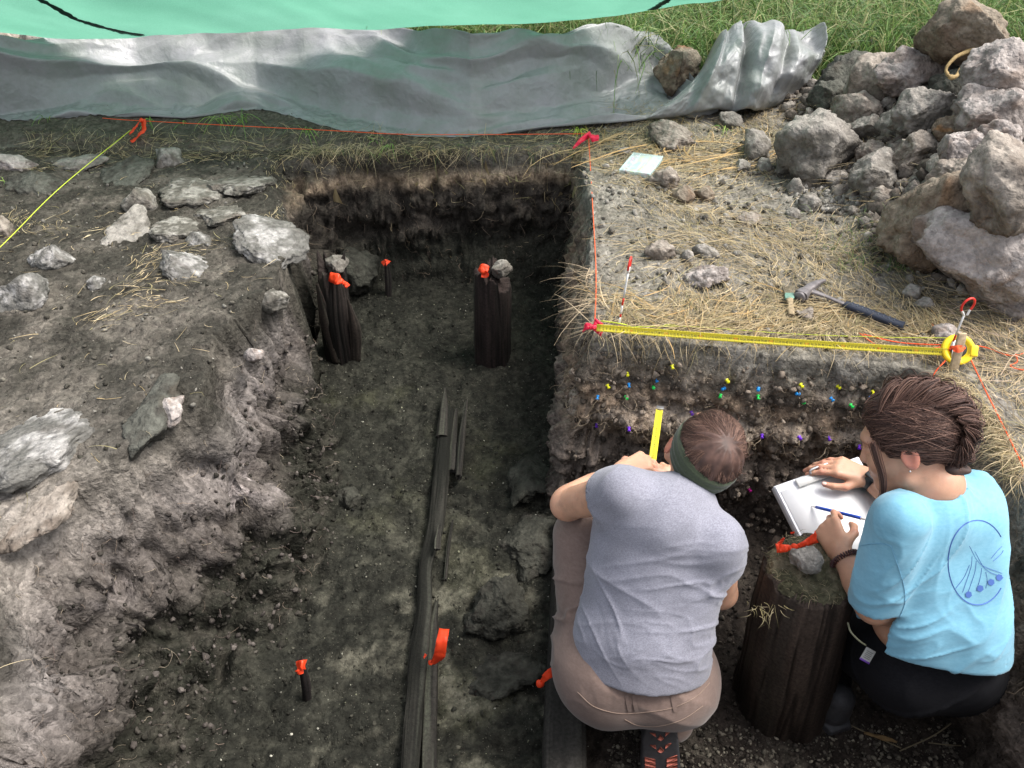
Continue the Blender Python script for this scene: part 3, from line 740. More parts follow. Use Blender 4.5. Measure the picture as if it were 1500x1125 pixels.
# soil crumbs and small stones
def crumbs(name, n, sampler, smin, smax, palette, label, seed, sub=1, pw=2.5):
    r = np.random.RandomState(seed); pts, nrm = sampler(r, n); n = len(pts)
    bV, bF = ICO[sub]; nv = len(bV)
    s = smin + (smax - smin) * r.rand(n) ** pw
    sc = s[:, None] * (0.6 + 0.7 * r.rand(n, 3))
    jit = 1 + 0.28 * r.normal(size=(n, nv, 1)).clip(-1.2, 1.2)
    A = norm(r.normal(size=(n, 3))); B = norm(np.cross(A, r.normal(size=(n, 3)))); Cx = np.cross(A, B)
    Rm = np.stack([A, B, Cx], 2)
    V = np.einsum('nij,nvj->nvi', Rm, bV[None] * jit * sc[:, None]) + (pts + nrm * (s * 0.45)[:, None])[:, None]
    F = (bF[None] + (np.arange(n) * nv)[:, None, None]).reshape(-1, 3)
    C = np.repeat(pal_pick(r, n, palette, 0.22), nv, 0)
    return add(name, V.reshape(-1, 3), F, M_ROCK, col=C, kind='stuff', label=label, smooth=False)
inY = (P3[:, 1] > 0.95) & (P3[:, 1] < 3.5)
mFl = (t > 0.93) & inY & (P3[:, 0] < 0.2) & (P3[:, 0] > -1.2)
DK = [(0.03, 0.03, 0.024), (0.045, 0.043, 0.034), (0.022, 0.021, 0.017), (0.06, 0.058, 0.045)]
crumbs('soil_crumbs', 4200, wall_sampler(mFl), 0.0010, 0.0065, DK, 'dark crumbs scattered over the trench floor', 41, pw=4)
crumbs('shell_grit', 900, wall_sampler(mFl), 0.0008, 0.0034, [(0.24, 0.235, 0.19), (0.32, 0.31, 0.26), (0.16, 0.16, 0.11)], 'tiny pale grit on the trench floor', 42, pw=3)
mFr = (t > 0.93) & inY & (P3[:, 0] > 0.25) & (P3[:, 0] < 1.2)
crumbs('soil_crumbs', 2600, wall_sampler(mFr), 0.0015, 0.009, [(0.05, 0.042, 0.034), (0.08, 0.068, 0.055), (0.035, 0.03, 0.025)], 'crumbly soil on the floor of the right cut', 43, pw=3)
mFn = mFr & (P3[:, 1] < 1.12)
crumbs('soil_crumbs', 1800, wall_sampler(mFn), 0.0015, 0.007, [(0.14, 0.125, 0.10), (0.20, 0.18, 0.14), (0.07, 0.06, 0.05)], 'pale crumbs in front of the big post', 44, pw=3)
mToe = (t > 0.15) & (t < 0.97) & (P3[:, 0] < -0.25) & inY & (P3[:, 1] < 3.0)
crumbs('soil_crumbs', 3400, wall_sampler(mToe), 0.0012, 0.010, [(0.05, 0.045, 0.038), (0.085, 0.074, 0.066), (0.028, 0.026, 0.021), (0.065, 0.056, 0.05)], 'crumbs and small clods on the slope of the left bank', 45, pw=4)
mPL = (t < 0.02) & (P3[:, 0] < -0.3) & (P3[:, 0] > -2.4) & (P3[:, 1] > 0.6) & (P3[:, 1] < 3.5)
crumbs('soil_crumbs', 3600, wall_sampler(mPL), 0.0012, 0.009, [(0.07, 0.064, 0.052), (0.12, 0.11, 0.09), (0.045, 0.042, 0.034), (0.16, 0.15, 0.13)], 'grit on top of the left bank', 46, pw=4)
mPR = (t < 0.02) & (P3[:, 0] > 0.3) & (P3[:, 0] < 1.9) & (P3[:, 1] > 1.9) & (P3[:, 1] < 3.7)
crumbs('soil_crumbs', 4200, wall_sampler(mPR), 0.0015, 0.014, [(0.16, 0.148, 0.125), (0.22, 0.205, 0.18), (0.11, 0.10, 0.085)], 'grey crumbs on top of the right bank', 47, pw=4)
hp = hit(1225, 290)[0]
mHp = (t < 0.02) & ((P3[:, 0] - hp[0]) ** 2 / 0.16 ** 2 + (P3[:, 1] - hp[1]) ** 2 / 0.14 ** 2 < 1)
crumbs('soil_crumbs', 1500, wall_sampler(mHp), 0.003, 0.014, [(0.19, 0.178, 0.155), (0.25, 0.235, 0.21), (0.13, 0.12, 0.105)], 'spill of grey crumbs below the domed boulder', 48, pw=2)
mSc = mS & (zP < -0.05)
crumbs('soil_crumbs', 2600, wall_sampler(mSc), 0.002, 0.012, [(0.15, 0.122, 0.096), (0.21, 0.172, 0.138), (0.09, 0.074, 0.06)], 'crumbs clinging to the pinned section', 49, pw=3.5)
mPile = (mound > 0.05) & (t < 0.02) & (P3[:, 0] < 2.2)
crumbs('clod_fragments', 2600, wall_sampler(mPile), 0.004, 0.034, [(0.20, 0.175, 0.15), (0.26, 0.235, 0.205), (0.13, 0.11, 0.092), (0.09, 0.078, 0.065)], 'small broken fragments filling the gaps of the clod heap', 50, sub=2, pw=2.4)
# living grass
GREEN = [(0.10, 0.19, 0.05), (0.14, 0.24, 0.06), (0.08, 0.15, 0.045), (0.20, 0.27, 0.09), (0.30, 0.30, 0.14)]
def grass(name, n, region, label, seed, lmin, lmax, wid, palette=GREEN, dens=None, z0=None, lean=None):
    r = np.random.RandomState(seed); (x0, x1), (y0, y1) = region
    x = r.uniform(x0, x1, n * 2); y = r.uniform(y0, y1, n * 2)
    if dens is not None:
        k = dens(x, y) > r.rand(len(x)); x, y = x[k], y[k]
    x = x[:n]; y = y[:n]; m = len(x)
    zb = np.where((x > -2.5) & (x < 2.6) & (y < 4.6), hgt(x, y), 0.05)
    V, F, C, P = blade_field(x, y, zb - 0.01, lmin + (lmax - lmin) * r.rand(m), wid * (0.6 + 0.8 * r.rand(m)), r.rand(m) * 6.28, 1.2 + 3.5 * r.rand(m), pal_pick(r, m, palette), K=7, curl=1.5, wiggle=0.5, seed=seed)
    return add(name, V, F, M_GRASS, col=C, kind='stuff', label=label, smooth=False)
grass('grass', 26000, ((-0.8, 4.6), (3.95, 6.4)), 'tall green grass growing behind the tarpaulin and the clod heap', 51, 0.25, 0.62, 0.007, dens=lambda x, y: sstep(4.30, 4.38, y + 0.22 * sstep(0.2, 0.6, x) - 0.12 * sstep(0.5, 0.8, x)) * (1 - 0.9 * sstep(0.95, 1.1, x) * (1 - sstep(4.2, 4.5, y))))
grass('grass', 9000, ((-6, 8), (6.2, 11)), 'meadow grass further back', 52, 0.25, 0.5, 0.011)
mid = hit(1290, 375)[0]
grass('grass', 900, ((0.9, 1.35), (2.3, 2.9)), 'short green grass at the foot of the hollow boulder', 53, 0.03, 0.11, 0.002, GREEN + STRAW[:2], dens=lambda x, y: np.exp(-(((x - mid[0]) / 0.13) ** 2 + ((y - mid[1]) / 0.2) ** 2)))
for i, (px, py, n, s) in enumerate([(325, 178, 14, 0.16), (358, 180, 8, 0.30), (270, 180, 5, 0.12), (222, 178, 5, 0.12), (560, 205, 6, 0.12), (575, 215, 6, 0.12), (65, 175, 4, 0.1), (450, 190, 8, 0.14), (128, 236, 5, 0.05), (8, 268, 5, 0.08), (848, 192, 26, 0.10), (1063, 190, 8, 0.12)]):
    p = hit(px, py)[0]; r = np.random.RandomState(60 + i)
    V, F, C, P = blade_field(p[0] + r.normal(size=n) * 0.015, p[1] + r.normal(size=n) * 0.015, np.full(n, p[2]) - 0.005, s * (0.6 + 0.7 * r.rand(n)), np.full(n, 0.004), -1.57 + r.normal(size=n) * 0.9, 0.8 + 1.5 * r.rand(n), pal_pick(r, n, [(0.22, 0.38, 0.08), (0.30, 0.42, 0.10)] if i != 10 else [(0.5, 0.6, 0.08)]), K=7, curl=1.6, wiggle=0.6, seed=60 + i)
    add('grass_tuft', V, F, M_GRASS, col=C, smooth=False, cat='grass tuft', label=[
        'small green tuft growing under the tarpaulin right of the orange flagging', 'long arching green blades reaching over the far left corner of the cut', 'pair of short bright blades just right of the orange flagging',
        'thin green sprout touching the orange flagging', 'green tuft hanging in the middle of the far sod edge', 'green blades just right of the tuft in the middle of the far edge', 'sparse tuft under the tarpaulin above the smooth pale stone',
        'mixed green tuft left of the middle of the far sod edge', 'tiny green sprout on the greenish grey stone', 'tiny sprout beside the dark stone at far left', 'bright yellow green tuft beside the far pink flagging', 'green shoots in front of the bundled tarpaulin'][i])

# ================================================================== TARPAULINS
def sheet(name, U, VV, fn, mat, thick, **k):
    u, v = np.meshgrid(np.linspace(0, 1, U), np.linspace(0, 1, VV), indexing='ij')
    P = fn(u.ravel(), v.ravel()); i = np.arange(U * VV).reshape(U, VV)
    F = np.stack([i[:-1, :-1], i[1:, :-1], i[1:, 1:], i[:-1, 1:]], -1).reshape(-1, 4)
    return P, F
M_TARP, nt, b = nmat('tarpaulin_weave', 0.40, 0.5)
tc = nt.nodes.new('ShaderNodeTexCoord').outputs['Object']
n1 = noise_node(nt, 5, 6, 0.6, tc); n2 = noise_node(nt, 40, 5, 0.6, tc)
c = mixc(nt, ramp(nt, n1.outputs[0], [(0.35, 0.0), (0.65, 1.0)]), (0.185, 0.20, 0.186), (0.25, 0.25, 0.258))
c = mixc(nt, 0.15, c, ramp(nt, n2.outputs[0], [(0.3, 0.75), (0.7, 1.2)]), 'MULTIPLY')
nt.links.new(c, b.inputs['Base Color'])
wv = nt.nodes.new('ShaderNodeTexWave'); wv.inputs['Scale'].default_value = 130; wv.bands_direction = 'X'; nt.links.new(tc, wv.inputs['Vector'])
n3 = noise_node(nt, 16, 4, 0.5, tc); n3.inputs['Distortion'].default_value = 0.8
vz = noise_node(nt, 6, coord=n3.outputs['Color'], typ='ShaderNodeTexVoronoi')
wm = nt.nodes.new('ShaderNodeVectorMath'); wm.operation = 'MULTIPLY_ADD'; wm.inputs[1].default_value = (0.25, 0.25, 0.25); nt.links.new(n1.outputs['Color'], wm.inputs[0]); nt.links.new(tc, wm.inputs[2])
nt.links.new(wm.outputs[0], vz.inputs['Vector']); vy = noise_node(nt, 15, coord=wm.outputs[0], typ='ShaderNodeTexVoronoi')
bump(nt, b, vz.outputs['Distance'], 0.22, 0.04); bump(nt, b, vy.outputs['Distance'], 0.10, 0.012)
bump(nt, b, n3.outputs[0], 0.25, 0.02); bump(nt, b, n2.outputs[0], 0.12, 0.003); bump(nt, b, wv.outputs[1], 0.12, 0.0006)
FRONT = [(-240, 178), (-60, 178), (0, 177), (60, 178), (135, 172), (200, 171), (270, 172), (340, 166), (378, 161), (430, 172), (500, 189), (610, 195), (680, 196), (800, 185), (890, 182), (960, 172), (1010, 168), (1060, 160)]
BACK = [(-240, 95), (0, 76), (100, 58), (200, 46), (380, 34), (500, 40), (560, 52), (620, 66), (690, 79), (770, 70), (850, 67), (910, 75), (955, 84), (985, 105), (1010, 140), (1060, 158)]
fx, fy = zip(*FRONT); bx, by = zip(*BACK)
def big_tarp(u, v):
    px = -240 + u * 1290
    f = np.array([at(x, y, 0.012) for x, y in zip(px, np.interp(px, fx, fy))])
    hb = 0.27 * (1 - sstep(0.80, 1.0, u))
    g = np.array([at(x, y, z_) for x, y, z_ in zip(px, np.interp(px, bx, by), hb + 0.02)])
    P = f * (1 - v)[:, None] + g * v[:, None]
    arch = np.sin(np.clip(v, 0, 1) * math.pi) ** 0.6
    P[:, 2] += 0.05 * arch
    def tri(x): return np.abs((x % 2) - 1) * 2 - 1
    q = np.stack([P[:, 0] * 0.6, v * 1.7 + 0.22 * P[:, 0] * (1 - 0.5 * u), 0 * u], 1)
    fold = 1 - np.abs(fbm(q + 3, 2, 0.45, 1.5)) * 2.2                       # long soft ridges
    q2 = np.stack([P[:, 0] * 2.2, v * 2.2 - 0.6 * P[:, 0], 0 * u], 1)
    fold2 = 1 - np.abs(fbm(q2 + 13, 2, 0.5, 1.6)) * 2.2
    cr = 1 - np.abs(fbm(q2 * 2.3 + 29, 3, 0.55, 1.9)) * 2
    e = sstep(0, 0.08, v) * 0.85 + 0.15
    rr = np.random.RandomState(77); crease = 0; s1_ = P[:, 0]; s2_ = v * 1.05
    for k in range(16):
        sc_ = [0.9, 1.7, 3.2, 5.5][k // 4]; a_ = rr.normal() * (0.22 + 0.22 * (k // 4)); ph_ = rr.rand() * 9
        co = s2_ * math.cos(a_) * sc_ + s1_ * math.sin(a_) * sc_ * 0.8 + ph_ + 0.25 * fbm(q + k, 2, 0.5, 1.0)
        crease = crease + tri(co * 1.3) * [0.042, 0.026, 0.014, 0.007][k // 4] * np.clip(0.5 + fbm(q * 1.5 + 7 * k, 2, 0.5, 1.2), 0, 1.3)
    P[:, 2] += e * (0.045 * np.clip(fold, -0.6, 1) + crease * 1.5)
    P[:, 1] += -0.035 * np.clip(fold, 0, 1) * e
    gz = hgt(P[:, 0], np.minimum(P[:, 1], 4.6)) + 0.004
    P[:, 2] = np.maximum(P[:, 2], gz)
    return P
V1, F1 = sheet('t', 420, 110, big_tarp, None, 0)
# bundled end: the sheet gathered into upright pleats
LOW = [(945, 176), (1000, 170), (1050, 164), (1100, 166), (1142, 152), (1180, 128), (1196, 100)]
TOPP = [(1015, 132), (1050, 62), (1072, 32), (1110, 34), (1158, 36), (1186, 50), (1196, 64)]
lx, ly = zip(*LOW); tx, ty = zip(*TOPP)
def bundle(u, v):
    k = np.linspace(0, 1, len(LOW))
    a = np.array([at(x, y, z_) for x, y, z_ in zip(np.interp(u, k, lx), np.interp(u, k, ly), 0.02 + 0.06 * u ** 2)])
    kk = np.linspace(0, 1, len(TOPP))
    g = np.array([pt(x, y, d) for x, y, d in zip(np.interp(u, kk, tx), np.interp(u, kk, ty), 4.02 - 0.12 * np.sin(u * math.pi) + 0.15 * u)])
    w = np.clip(v / 0.80, 0, 1)
    P = a * (1 - w)[:, None] + g * w[:, None]
    nrm = norm(np.array([0.05, -0.80, 0.6]))
    bul = np.sin(w * math.pi) ** 0.7 * (0.10 + 0.06 * np.sin(u * math.pi))
    over = np.clip((v - 0.80) / 0.20, 0, 1)
    ph = (u + 0.035 * np.sin(u * 13) + 0.02 * np.sin(u * 29 + 1)) * 7.5 * math.pi + 0.9 * np.sin(v * 2.3 + u * 3)
    tw = np.abs(((ph / math.pi) % 2) - 1) * 2 - 1; pleat = (tw + 0.25 * np.sin(ph * 2.3 + 3 * v)) * (0.045 + 0.035 * w) * sstep(0.0, 0.25, u) * (0.55 + 0.9 * np.clip(0.5 + fbm(np.stack([u * 4, v * 1.2, 0 * u], 1), 2, 0.5, 1.0), 0, 1))
    q = np.stack([u * 3, v * 1.6, 0 * u], 1)
    cw = lambda x: np.abs((x % 2) - 1) * 2 - 1
    crm = 0.020 * cw(u * 5.3 + v * 2.1 + 0.4 * np.sin(u * 7)) + 0.016 * cw(u * 3.1 - v * 4.3 + 1) + 0.010 * cw(u * 9 + v * 7 + np.sin(v * 5))
    P = P + nrm * (bul + pleat * 0.7 + crm * sstep(0.1, 0.3, u) + 0.030 * fbm(q, 2, 0.5, 1.2) + 0.007 * (1 - 2 * np.abs(fbm(q + 9, 3, 0.5, 4))))[:, None]
    P = P + over[:, None] * np.array([0.0, 0.20, 0]) + (over ** 1.5)[:, None] * np.array([0.03, 0, -0.20]) + (w ** 4 * (0.018 * np.sin(u * 17) + 0.03 * fbm(np.stack([u * 9, 0 * u, 0 * u], 1), 2, 0.6, 1.0)))[:, None] * np.array([0, 0, 1.0])   # the rim folds back and in
    return P
V2, F2 = sheet('t', 240, 90, bundle, None, 0)
V2b = V2.copy(); 
Vt = np.vstack([V1, V2]); Ft = np.vstack([F1, F2 + len(V1)])
tarp = add('tarpaulin', Vt, Ft, M_TARP, label='crumpled grey green tarpaulin lying along the far edge, its right end gathered into a bundle', cat='tarpaulin')
sol = tarp.modifiers.new('thickness', 'SOLIDIFY'); sol.thickness = 0.002
# green shade cloth: lean-to sheet rising from behind the cut towards and over the diggers
M_SHADE, nt, b = nmat('shade_cloth', 0.55, 0.3)
tc = nt.nodes.new('ShaderNodeTexCoord').outputs['Object']
n1 = noise_node(nt, 3, 5, 0.6, tc); wv = nt.nodes.new('ShaderNodeTexWave'); wv.inputs['Scale'].default_value = 90; nt.links.new(tc, wv.inputs['Vector'])
n4 = noise_node(nt, 260, 2, 0.5, tc)
c = mixc(nt, n1.outputs[0], (0.11, 0.33, 0.22), (0.19, 0.45, 0.33)); c = mixc(nt, 0.5, c, ramp(nt, n4.outputs[0], [(0.3, 0.8), (0.7, 1.15)]), 'MULTIPLY')
nt.links.new(c, b.inputs['Base Color']); bump(nt, b, wv.outputs[1], 0.15, 0.001)
tr = nt.nodes.new('ShaderNodeBsdfTranslucent'); nt.links.new(c, tr.inputs[0])
ms = nt.nodes.new('ShaderNodeMixShader'); ms.inputs[0].default_value = 0.68
nt.links.new(b.outputs[0], ms.inputs[1]); nt.links.new(tr.outputs[0], ms.inputs[2]); nt.links.new(ms.outputs[0], nt.nodes['Material Output'].inputs['Surface'])
EDGE = [(-400, 25), (-200, 38), (0, 48), (100, 54), (190, 55), (300, 48), (450, 41), (600, 41), (800, 33), (900, 26), (1050, 1), (1110, -12)]
ex, ey = zip(*EDGE)
def shade(u, v):
    px = -400 + u * 1510
    e = np.array([pt(x, y, d) for x, y, d in zip(px, np.interp(px, ex, ey), np.full(len(px), 3.75))])
    top = e + np.array([0, -0.75, 0.7])
    P = e * (1 - v)[:, None] + top * v[:, None]
    P[:, 2] += -0.13 * np.sin(v * math.pi) * (0.7 + 0.3 * np.sin(u * 9)) + 0.012 * np.sin(u * 40 + v * 3) * v * (1 - v) * 2
    P[:, 2] += 0.012 * fbm(np.stack([u * 14, v * 3, 0 * u], 1), 3, 0.5, 1.0); P[:, 1] += 0.02 * fbm(np.stack([u * 22 + v * 4, v * 1.0, 0 * u], 1), 2, 0.5, 1.0)
    return P
V3, F3 = sheet('t', 160, 50, shade, None, 0)
cloth = add('shade_cloth', V3, F3, M_SHADE, label='bright green shade cloth slung above the far side of the trench', cat='shade cloth')
M_SEAM_SHADOW = flat_mat('shade_cloth_seam_shadow', (0.012, 0.05, 0.035), 0.7, 0.2)  # dark bands: cloth seams with their shadow painted in as strips
def seam_shadow(pxs, wpx):
    n = 40; px = np.interp(np.linspace(0, 1, n), np.linspace(0, 1, len(pxs)), [p[0] for p in pxs]); py = np.interp(np.linspace(0, 1, n), np.linspace(0, 1, len(pxs)), [p[1] for p in pxs])
    bv = BVHTree.FromPolygons(V3.tolist(), F3.tolist()); out = []
    for x, y in zip(px, py):
        d = pt(x, y, 1.0) - np.array([0, 0, CAM_H]); h = bv.ray_cast(CAMV, Vector(d))
        if h[0] is not None: out.append(np.array(h[0]) - norm(d) * 0.004)
    if len(out) < 4: return
    P = np.array(out)[None]; T = norm(np.gradient(P[0], axis=0)); nn = norm(np.cross(T, np.array([0, -0.5, -0.85]))); w = (wpx * 3.75 / FPX) * (0.7 + 0.5 * np.random.RandomState(4).rand(len(out)))
    w[0] *= 0.2; w[-1] *= 0.2
    V, F = ribbons(P, w[None], nn[None]); add('seam_shadow_strip', V, F, M_SEAM_SHADOW, parent=cloth, smooth=False)
seam_shadow([(30, -14), (75, 8), (110, 28), (150, 40), (180, 47), (212, 52)], 12)
seam_shadow([(930, 22), (955, 14), (975, 2), (995, -12)], 13)

# ================================================================== TIMBERS
M_WOOD = col_mat('waterlogged_wood', 0.85, 0.2, fine=120, vary=0.45, bd=0.003)
def timber_mesh(path, radii, seed, S=56, K=70, groove=0.10, colA=(0.05, 0.036, 0.028), colB=(0.11, 0.085, 0.068), squash=None, jag=0.0, jag0=0.0, patch=(0.09, 0.095, 0.07), patch_a=0.5):
    rs = np.random.RandomState(seed)
    C = spline(path, K); Rr = np.interp(np.linspace(0, 1, K), np.linspace(0, 1, len(radii)), radii)
    T = norm(np.gradient(C, axis=0)); ref = np.array([0, 0, 1.0]) if abs(T[0, 2]) < 0.8 else np.array([0, -1.0, 0])
    A = norm(np.cross(T, ref)); B = np.cross(A, T)
    th = np.arange(S) / S * 2 * math.pi
    L = np.concatenate([[0], np.cumsum(np.linalg.norm(np.diff(C, axis=0), axis=1))])
    kk, ss = np.meshgrid(np.arange(K), np.arange(S), indexing='ij')
    q = np.stack([np.cos(th[ss]).ravel() * 2.2, np.sin(th[ss]).ravel() * 2.2, (L[kk] * 2.2).ravel()], 1) + seed
    rg = 1 - 2 * np.abs(fbm(q * np.array([1.3, 1.3, 0.35]), 2, 0.5, 1.0)); g = (0.5 * fbm(q * np.array([5, 5, 1.6]), 3, 0.7, 1.0) - 1.5 * sstep(0.80, 0.97, rg) + 0.25 * fbm(q * 2.2, 2, 0.5, 1.0)).reshape(K, S)
    lump = fbm(q * np.array([0.45, 0.45, 1.6]), 3, 0.5, 1.0).reshape(K, S)
    r = Rr[:, None] * (1 + groove * 0.6 * g + groove * 1.1 * lump)
    ca, sa = np.cos(th), np.sin(th)
    if squash is not None:
        e = squash[1]; ca = np.sign(ca) * np.abs(ca) ** e; sa = np.sign(sa) * np.abs(sa) ** e * squash[0]
    # splintered ends: each strip of fibres ends at its own length
    sh0 = jag0 * (fbm(np.stack([np.cos(th) * 2, np.sin(th) * 2, 0 * th], 1) + seed, 3, 0.6, 1.6)); sh1 = jag * (fbm(np.stack([np.cos(th) * 2, np.sin(th) * 2, 0 * th], 1) + seed + 5, 3, 0.6, 1.6))
    w1 = np.clip((np.linspace(0, 1, K) - 0.75) / 0.25, 0, 1); w0 = np.clip((0.25 - np.linspace(0, 1, K)) / 0.25, 0, 1)
    V = C[:, None] + r[..., None] * (A[:, None] * ca[None, :, None] + B[:, None] * sa[None, :, None]) + T[:, None] * (w1[:, None] * sh1[None] + w0[:, None] * sh0[None])[..., None]
    V = V.reshape(-1, 3); idx = np.arange(K * S).reshape(K, S)
    F = [tuple(f) for f in np.stack([idx[:-1], np.roll(idx, -1, 1)[:-1], np.roll(idx, -1, 1)[1:], idx[1:]], -1).reshape(-1, 4)[:, ::-1]]
    col = mix(np.tile(colA, (K * S, 1)), np.tile(colB, (K * S, 1)), sstep(-0.4, 0.8, (g * 0.7 + 0.5 * lump).ravel()))
    col = mix(col, np.tile(patch, (K * S, 1)), sstep(0.3, 0.8, fbm(q * 0.6 + 9, 3, 0.6, 1.0)) * patch_a)
    # end faces, sunk and rough
    for k, s in ((0, 1), (K - 1, -1)):
        n = len(V); rings = []
        for j, f in enumerate((0.8, 0.5, 0.2)):
            ring = C[k] + (V[idx[k]] - C[k]) * f + T[k] * s * 0.004 * (j + 1) + T[k] * 0.006 * rs.normal(size=(S, 1))
            rings.append(np.arange(S) + n + j * S); V = np.vstack([V, ring]); col = np.vstack([col, np.tile(np.array(colB) * (0.9 - 0.15 * j), (S, 1))])
        V = np.vstack([V, C[k][None]]); col = np.vstack([col, [colA]])
        prev = idx[k]
        for rg in rings:
            for i in range(S):
                j = (i + 1) % S; f = (prev[i], prev[j], rg[j], rg[i]); F.append(f if s == 1 else f[::-1])
            prev = rg
        for i in range(S):
            f = (prev[i], prev[(i + 1) % S], len(V) - 1); F.append(f if s == 1 else f[::-1])
    return V, F, col
def P_(px, py, z): return at(px, py, z)
# big post between the two diggers
root = empty('timber_post', (0.738, 1.2, -0.70), 'stout dark brown post between the two people with a stone lying on its mossy top', 'post')
V, F, C = timber_mesh([(0.742, 1.2, -0.78), (0.728, 1.2, -0.5), (0.712, 1.2, -0.3), (0.700, 1.2, -0.135)], [0.130, 0.124, 0.116, 0.108], 11, S=190, K=130, groove=0.062, colA=(0.020, 0.014, 0.011), colB=(0.062, 0.044, 0.034), jag=0.014, patch=(0.05, 0.045, 0.036), patch_a=0.35)
add('trunk', V, F, M_WOOD, parent=root, col=C)
def moss_cap(c, r, seed, parent, hgt_=0.018, colA=(0.060, 0.056, 0.034), colB=(0.125, 0.105, 0.070)):
    n = 46; u, v = np.meshgrid(np.linspace(-1, 1, n), np.linspace(-1, 1, n), indexing='ij'); u = u.ravel(); v = v.ravel()
    k = np.sqrt(1 - v ** 2 / 2); x = u * k; y = v * np.sqrt(1 - u ** 2 / 2); rr = np.sqrt(x * x + y * y)
    q = np.stack([x, y, 0 * x], 1) + seed
    z = hgt_ * (1 - rr ** 3) + 0.012 * fbm(q, 4, 0.6, 2.5) - 0.012 * sstep(0.9, 1.0, rr)
    V = c + np.stack([x * r, y * r, z], 1); i = np.arange(n * n).reshape(n, n)
    F = np.stack([i[:-1, :-1], i[1:, :-1], i[1:, 1:], i[:-1, 1:]], -1).reshape(-1, 4)
    C = mix(np.tile(colA, (n * n, 1)), np.tile(colB, (n * n, 1)), sstep(-0.3, 0.5, fbm(q + 4, 3, 0.6, 2.5)))
    return add('mossy_top', V, F, M_EARTH, parent=parent, col=C)
moss_cap(np.array([0.699, 1.2, -0.138]), 0.104, 3, root)
r = np.random.RandomState(71); n = 420; a = r.rand(n) * 6.28; rr = 0.1 * np.sqrt(r.rand(n))
V, F, C, P = blade_field(0.699 + rr * np.cos(a), 1.2 + rr * np.sin(a), -0.128 + 0 * a, 0.01 + 0.03 * r.rand(n), 0.0007 * (1 + r.rand(n)), r.rand(n) * 6.28, 0.9 * r.rand(n) - 0.1, pal_pick(r, n, [(0.16, 0.14, 0.08), (0.09, 0.085, 0.045), (0.26, 0.21, 0.13)]), K=5, curl=0.7, wiggle=0.8, seed=71)
add('moss_strands', V, F, M_STRAW, parent=root, col=C, smooth=False, kind='stuff')
def hang_tuft(parent, p, n, s, seed):
    r = np.random.RandomState(seed)
    V, F, C, P = blade_field(p[0] + r.normal(size=n) * 0.012, p[1] + r.normal(size=n) * 0.008, p[2] + r.normal(size=n) * 0.01, s * (0.4 + r.rand(n)), 0.001 * (1 + r.rand(n)), -1.57 + r.normal(size=n) * 0.9, 0.4 - r.rand(n), pal_pick(r, n, [(0.36, 0.3, 0.18), (0.2, 0.17, 0.08)]), K=6, curl=0.9, wiggle=0.9, seed=seed)
    return add('root_tuft', V, F, M_STRAW, parent=parent, col=C, smooth=False, kind='stuff')
hang_tuft(root, pt(1112, 893, 1.80), 16, 0.035, 72); hang_tuft(root, pt(1130, 890, 1.79), 12, 0.05, 73)
# post in the open trench
root = empty('timber_post', (-0.083, 2.80, -0.7), 'round dark post in the open trench with a chipped right shoulder', 'post')
V, F, C = timber_mesh([(-0.083, 2.80, -0.76), (-0.080, 2.80, -0.5), (-0.078, 2.80, -0.262)], [0.080, 0.079, 0.074], 12, S=120, K=90, groove=0.045, colA=(0.009, 0.007, 0.006), colB=(0.036, 0.025, 0.022), jag=0.05, patch_a=0.25)
shoulder = (V[:, 0] > -0.055) & (V[:, 2] > -0.36); V[shoulder, 2] -= (V[shoulder, 2] + 0.36) * 0.6
add('trunk', V, F, M_WOOD, parent=root, col=C)
# post against the left wall
pb = np.array([-0.745, 2.79, -0.7]); pl = pt(487, 395, 3.19)
root = empty('timber_post', pb, 'split rotten post leaning in the far left corner of the trench', 'post')
V, F, C = timber_mesh([pb + [0.01, 0, -0.06], (pb + pl) / 2 + [0.0, -0.02, 0], pl], [0.072, 0.066, 0.055], 13, S=110, K=90, groove=0.09, colA=(0.007, 0.006, 0.005), colB=(0.028, 0.021, 0.018), jag=0.10, patch_a=0.3)
add('trunk', V, F, M_WOOD, parent=root, col=C)
V, F, C = timber_mesh([pt(494, 530, 3.38), pt(478, 470, 3.26), pt(465, 418, 3.15)], [0.02, 0.028, 0.006], 14, S=20, K=40, groove=0.2, colA=(0.015, 0.012, 0.010), colB=(0.06, 0.045, 0.036), squash=(0.45, 0.8), jag=0.02)
add('split_slab', V, F, M_WOOD, parent=root, col=C)
V, F, C = timber_mesh([pt(522, 528, 3.40), pt(520, 480, 3.28), pt(510, 440, 3.2)], [0.02, 0.024, 0.004], 15, S=20, K=40, groove=0.2, colA=(0.02, 0.016, 0.013), colB=(0.08, 0.062, 0.05), squash=(0.45, 0.8), jag=0.02)
add('split_slab', V, F, M_WOOD, parent=root, col=C)
# thin stakes
def stake(base, top, r_, seed, label):
    V, F, C = timber_mesh([base, (np.array(base) + top) / 2 + [0.003, 0, 0], top], [r_, r_ * 1.1, r_ * 0.7], seed, S=18, K=30, groove=0.16, colA=(0.010, 0.008, 0.008), colB=(0.03, 0.024, 0.022), jag=0.02)
    return add('stake', V, F, M_WOOD, col=C, label=label, cat='stake')
stake(pt(569, 440, 3.77), pt(566, 380, 3.63), 0.014, 16, 'thin black stake flagged in orange in the far left part of the trench')
stake(pt(451, 1034, 2.20), pt(440, 966, 2.08), 0.0125, 17, 'thin black stake flagged in orange standing on the open trench floor near the viewer')
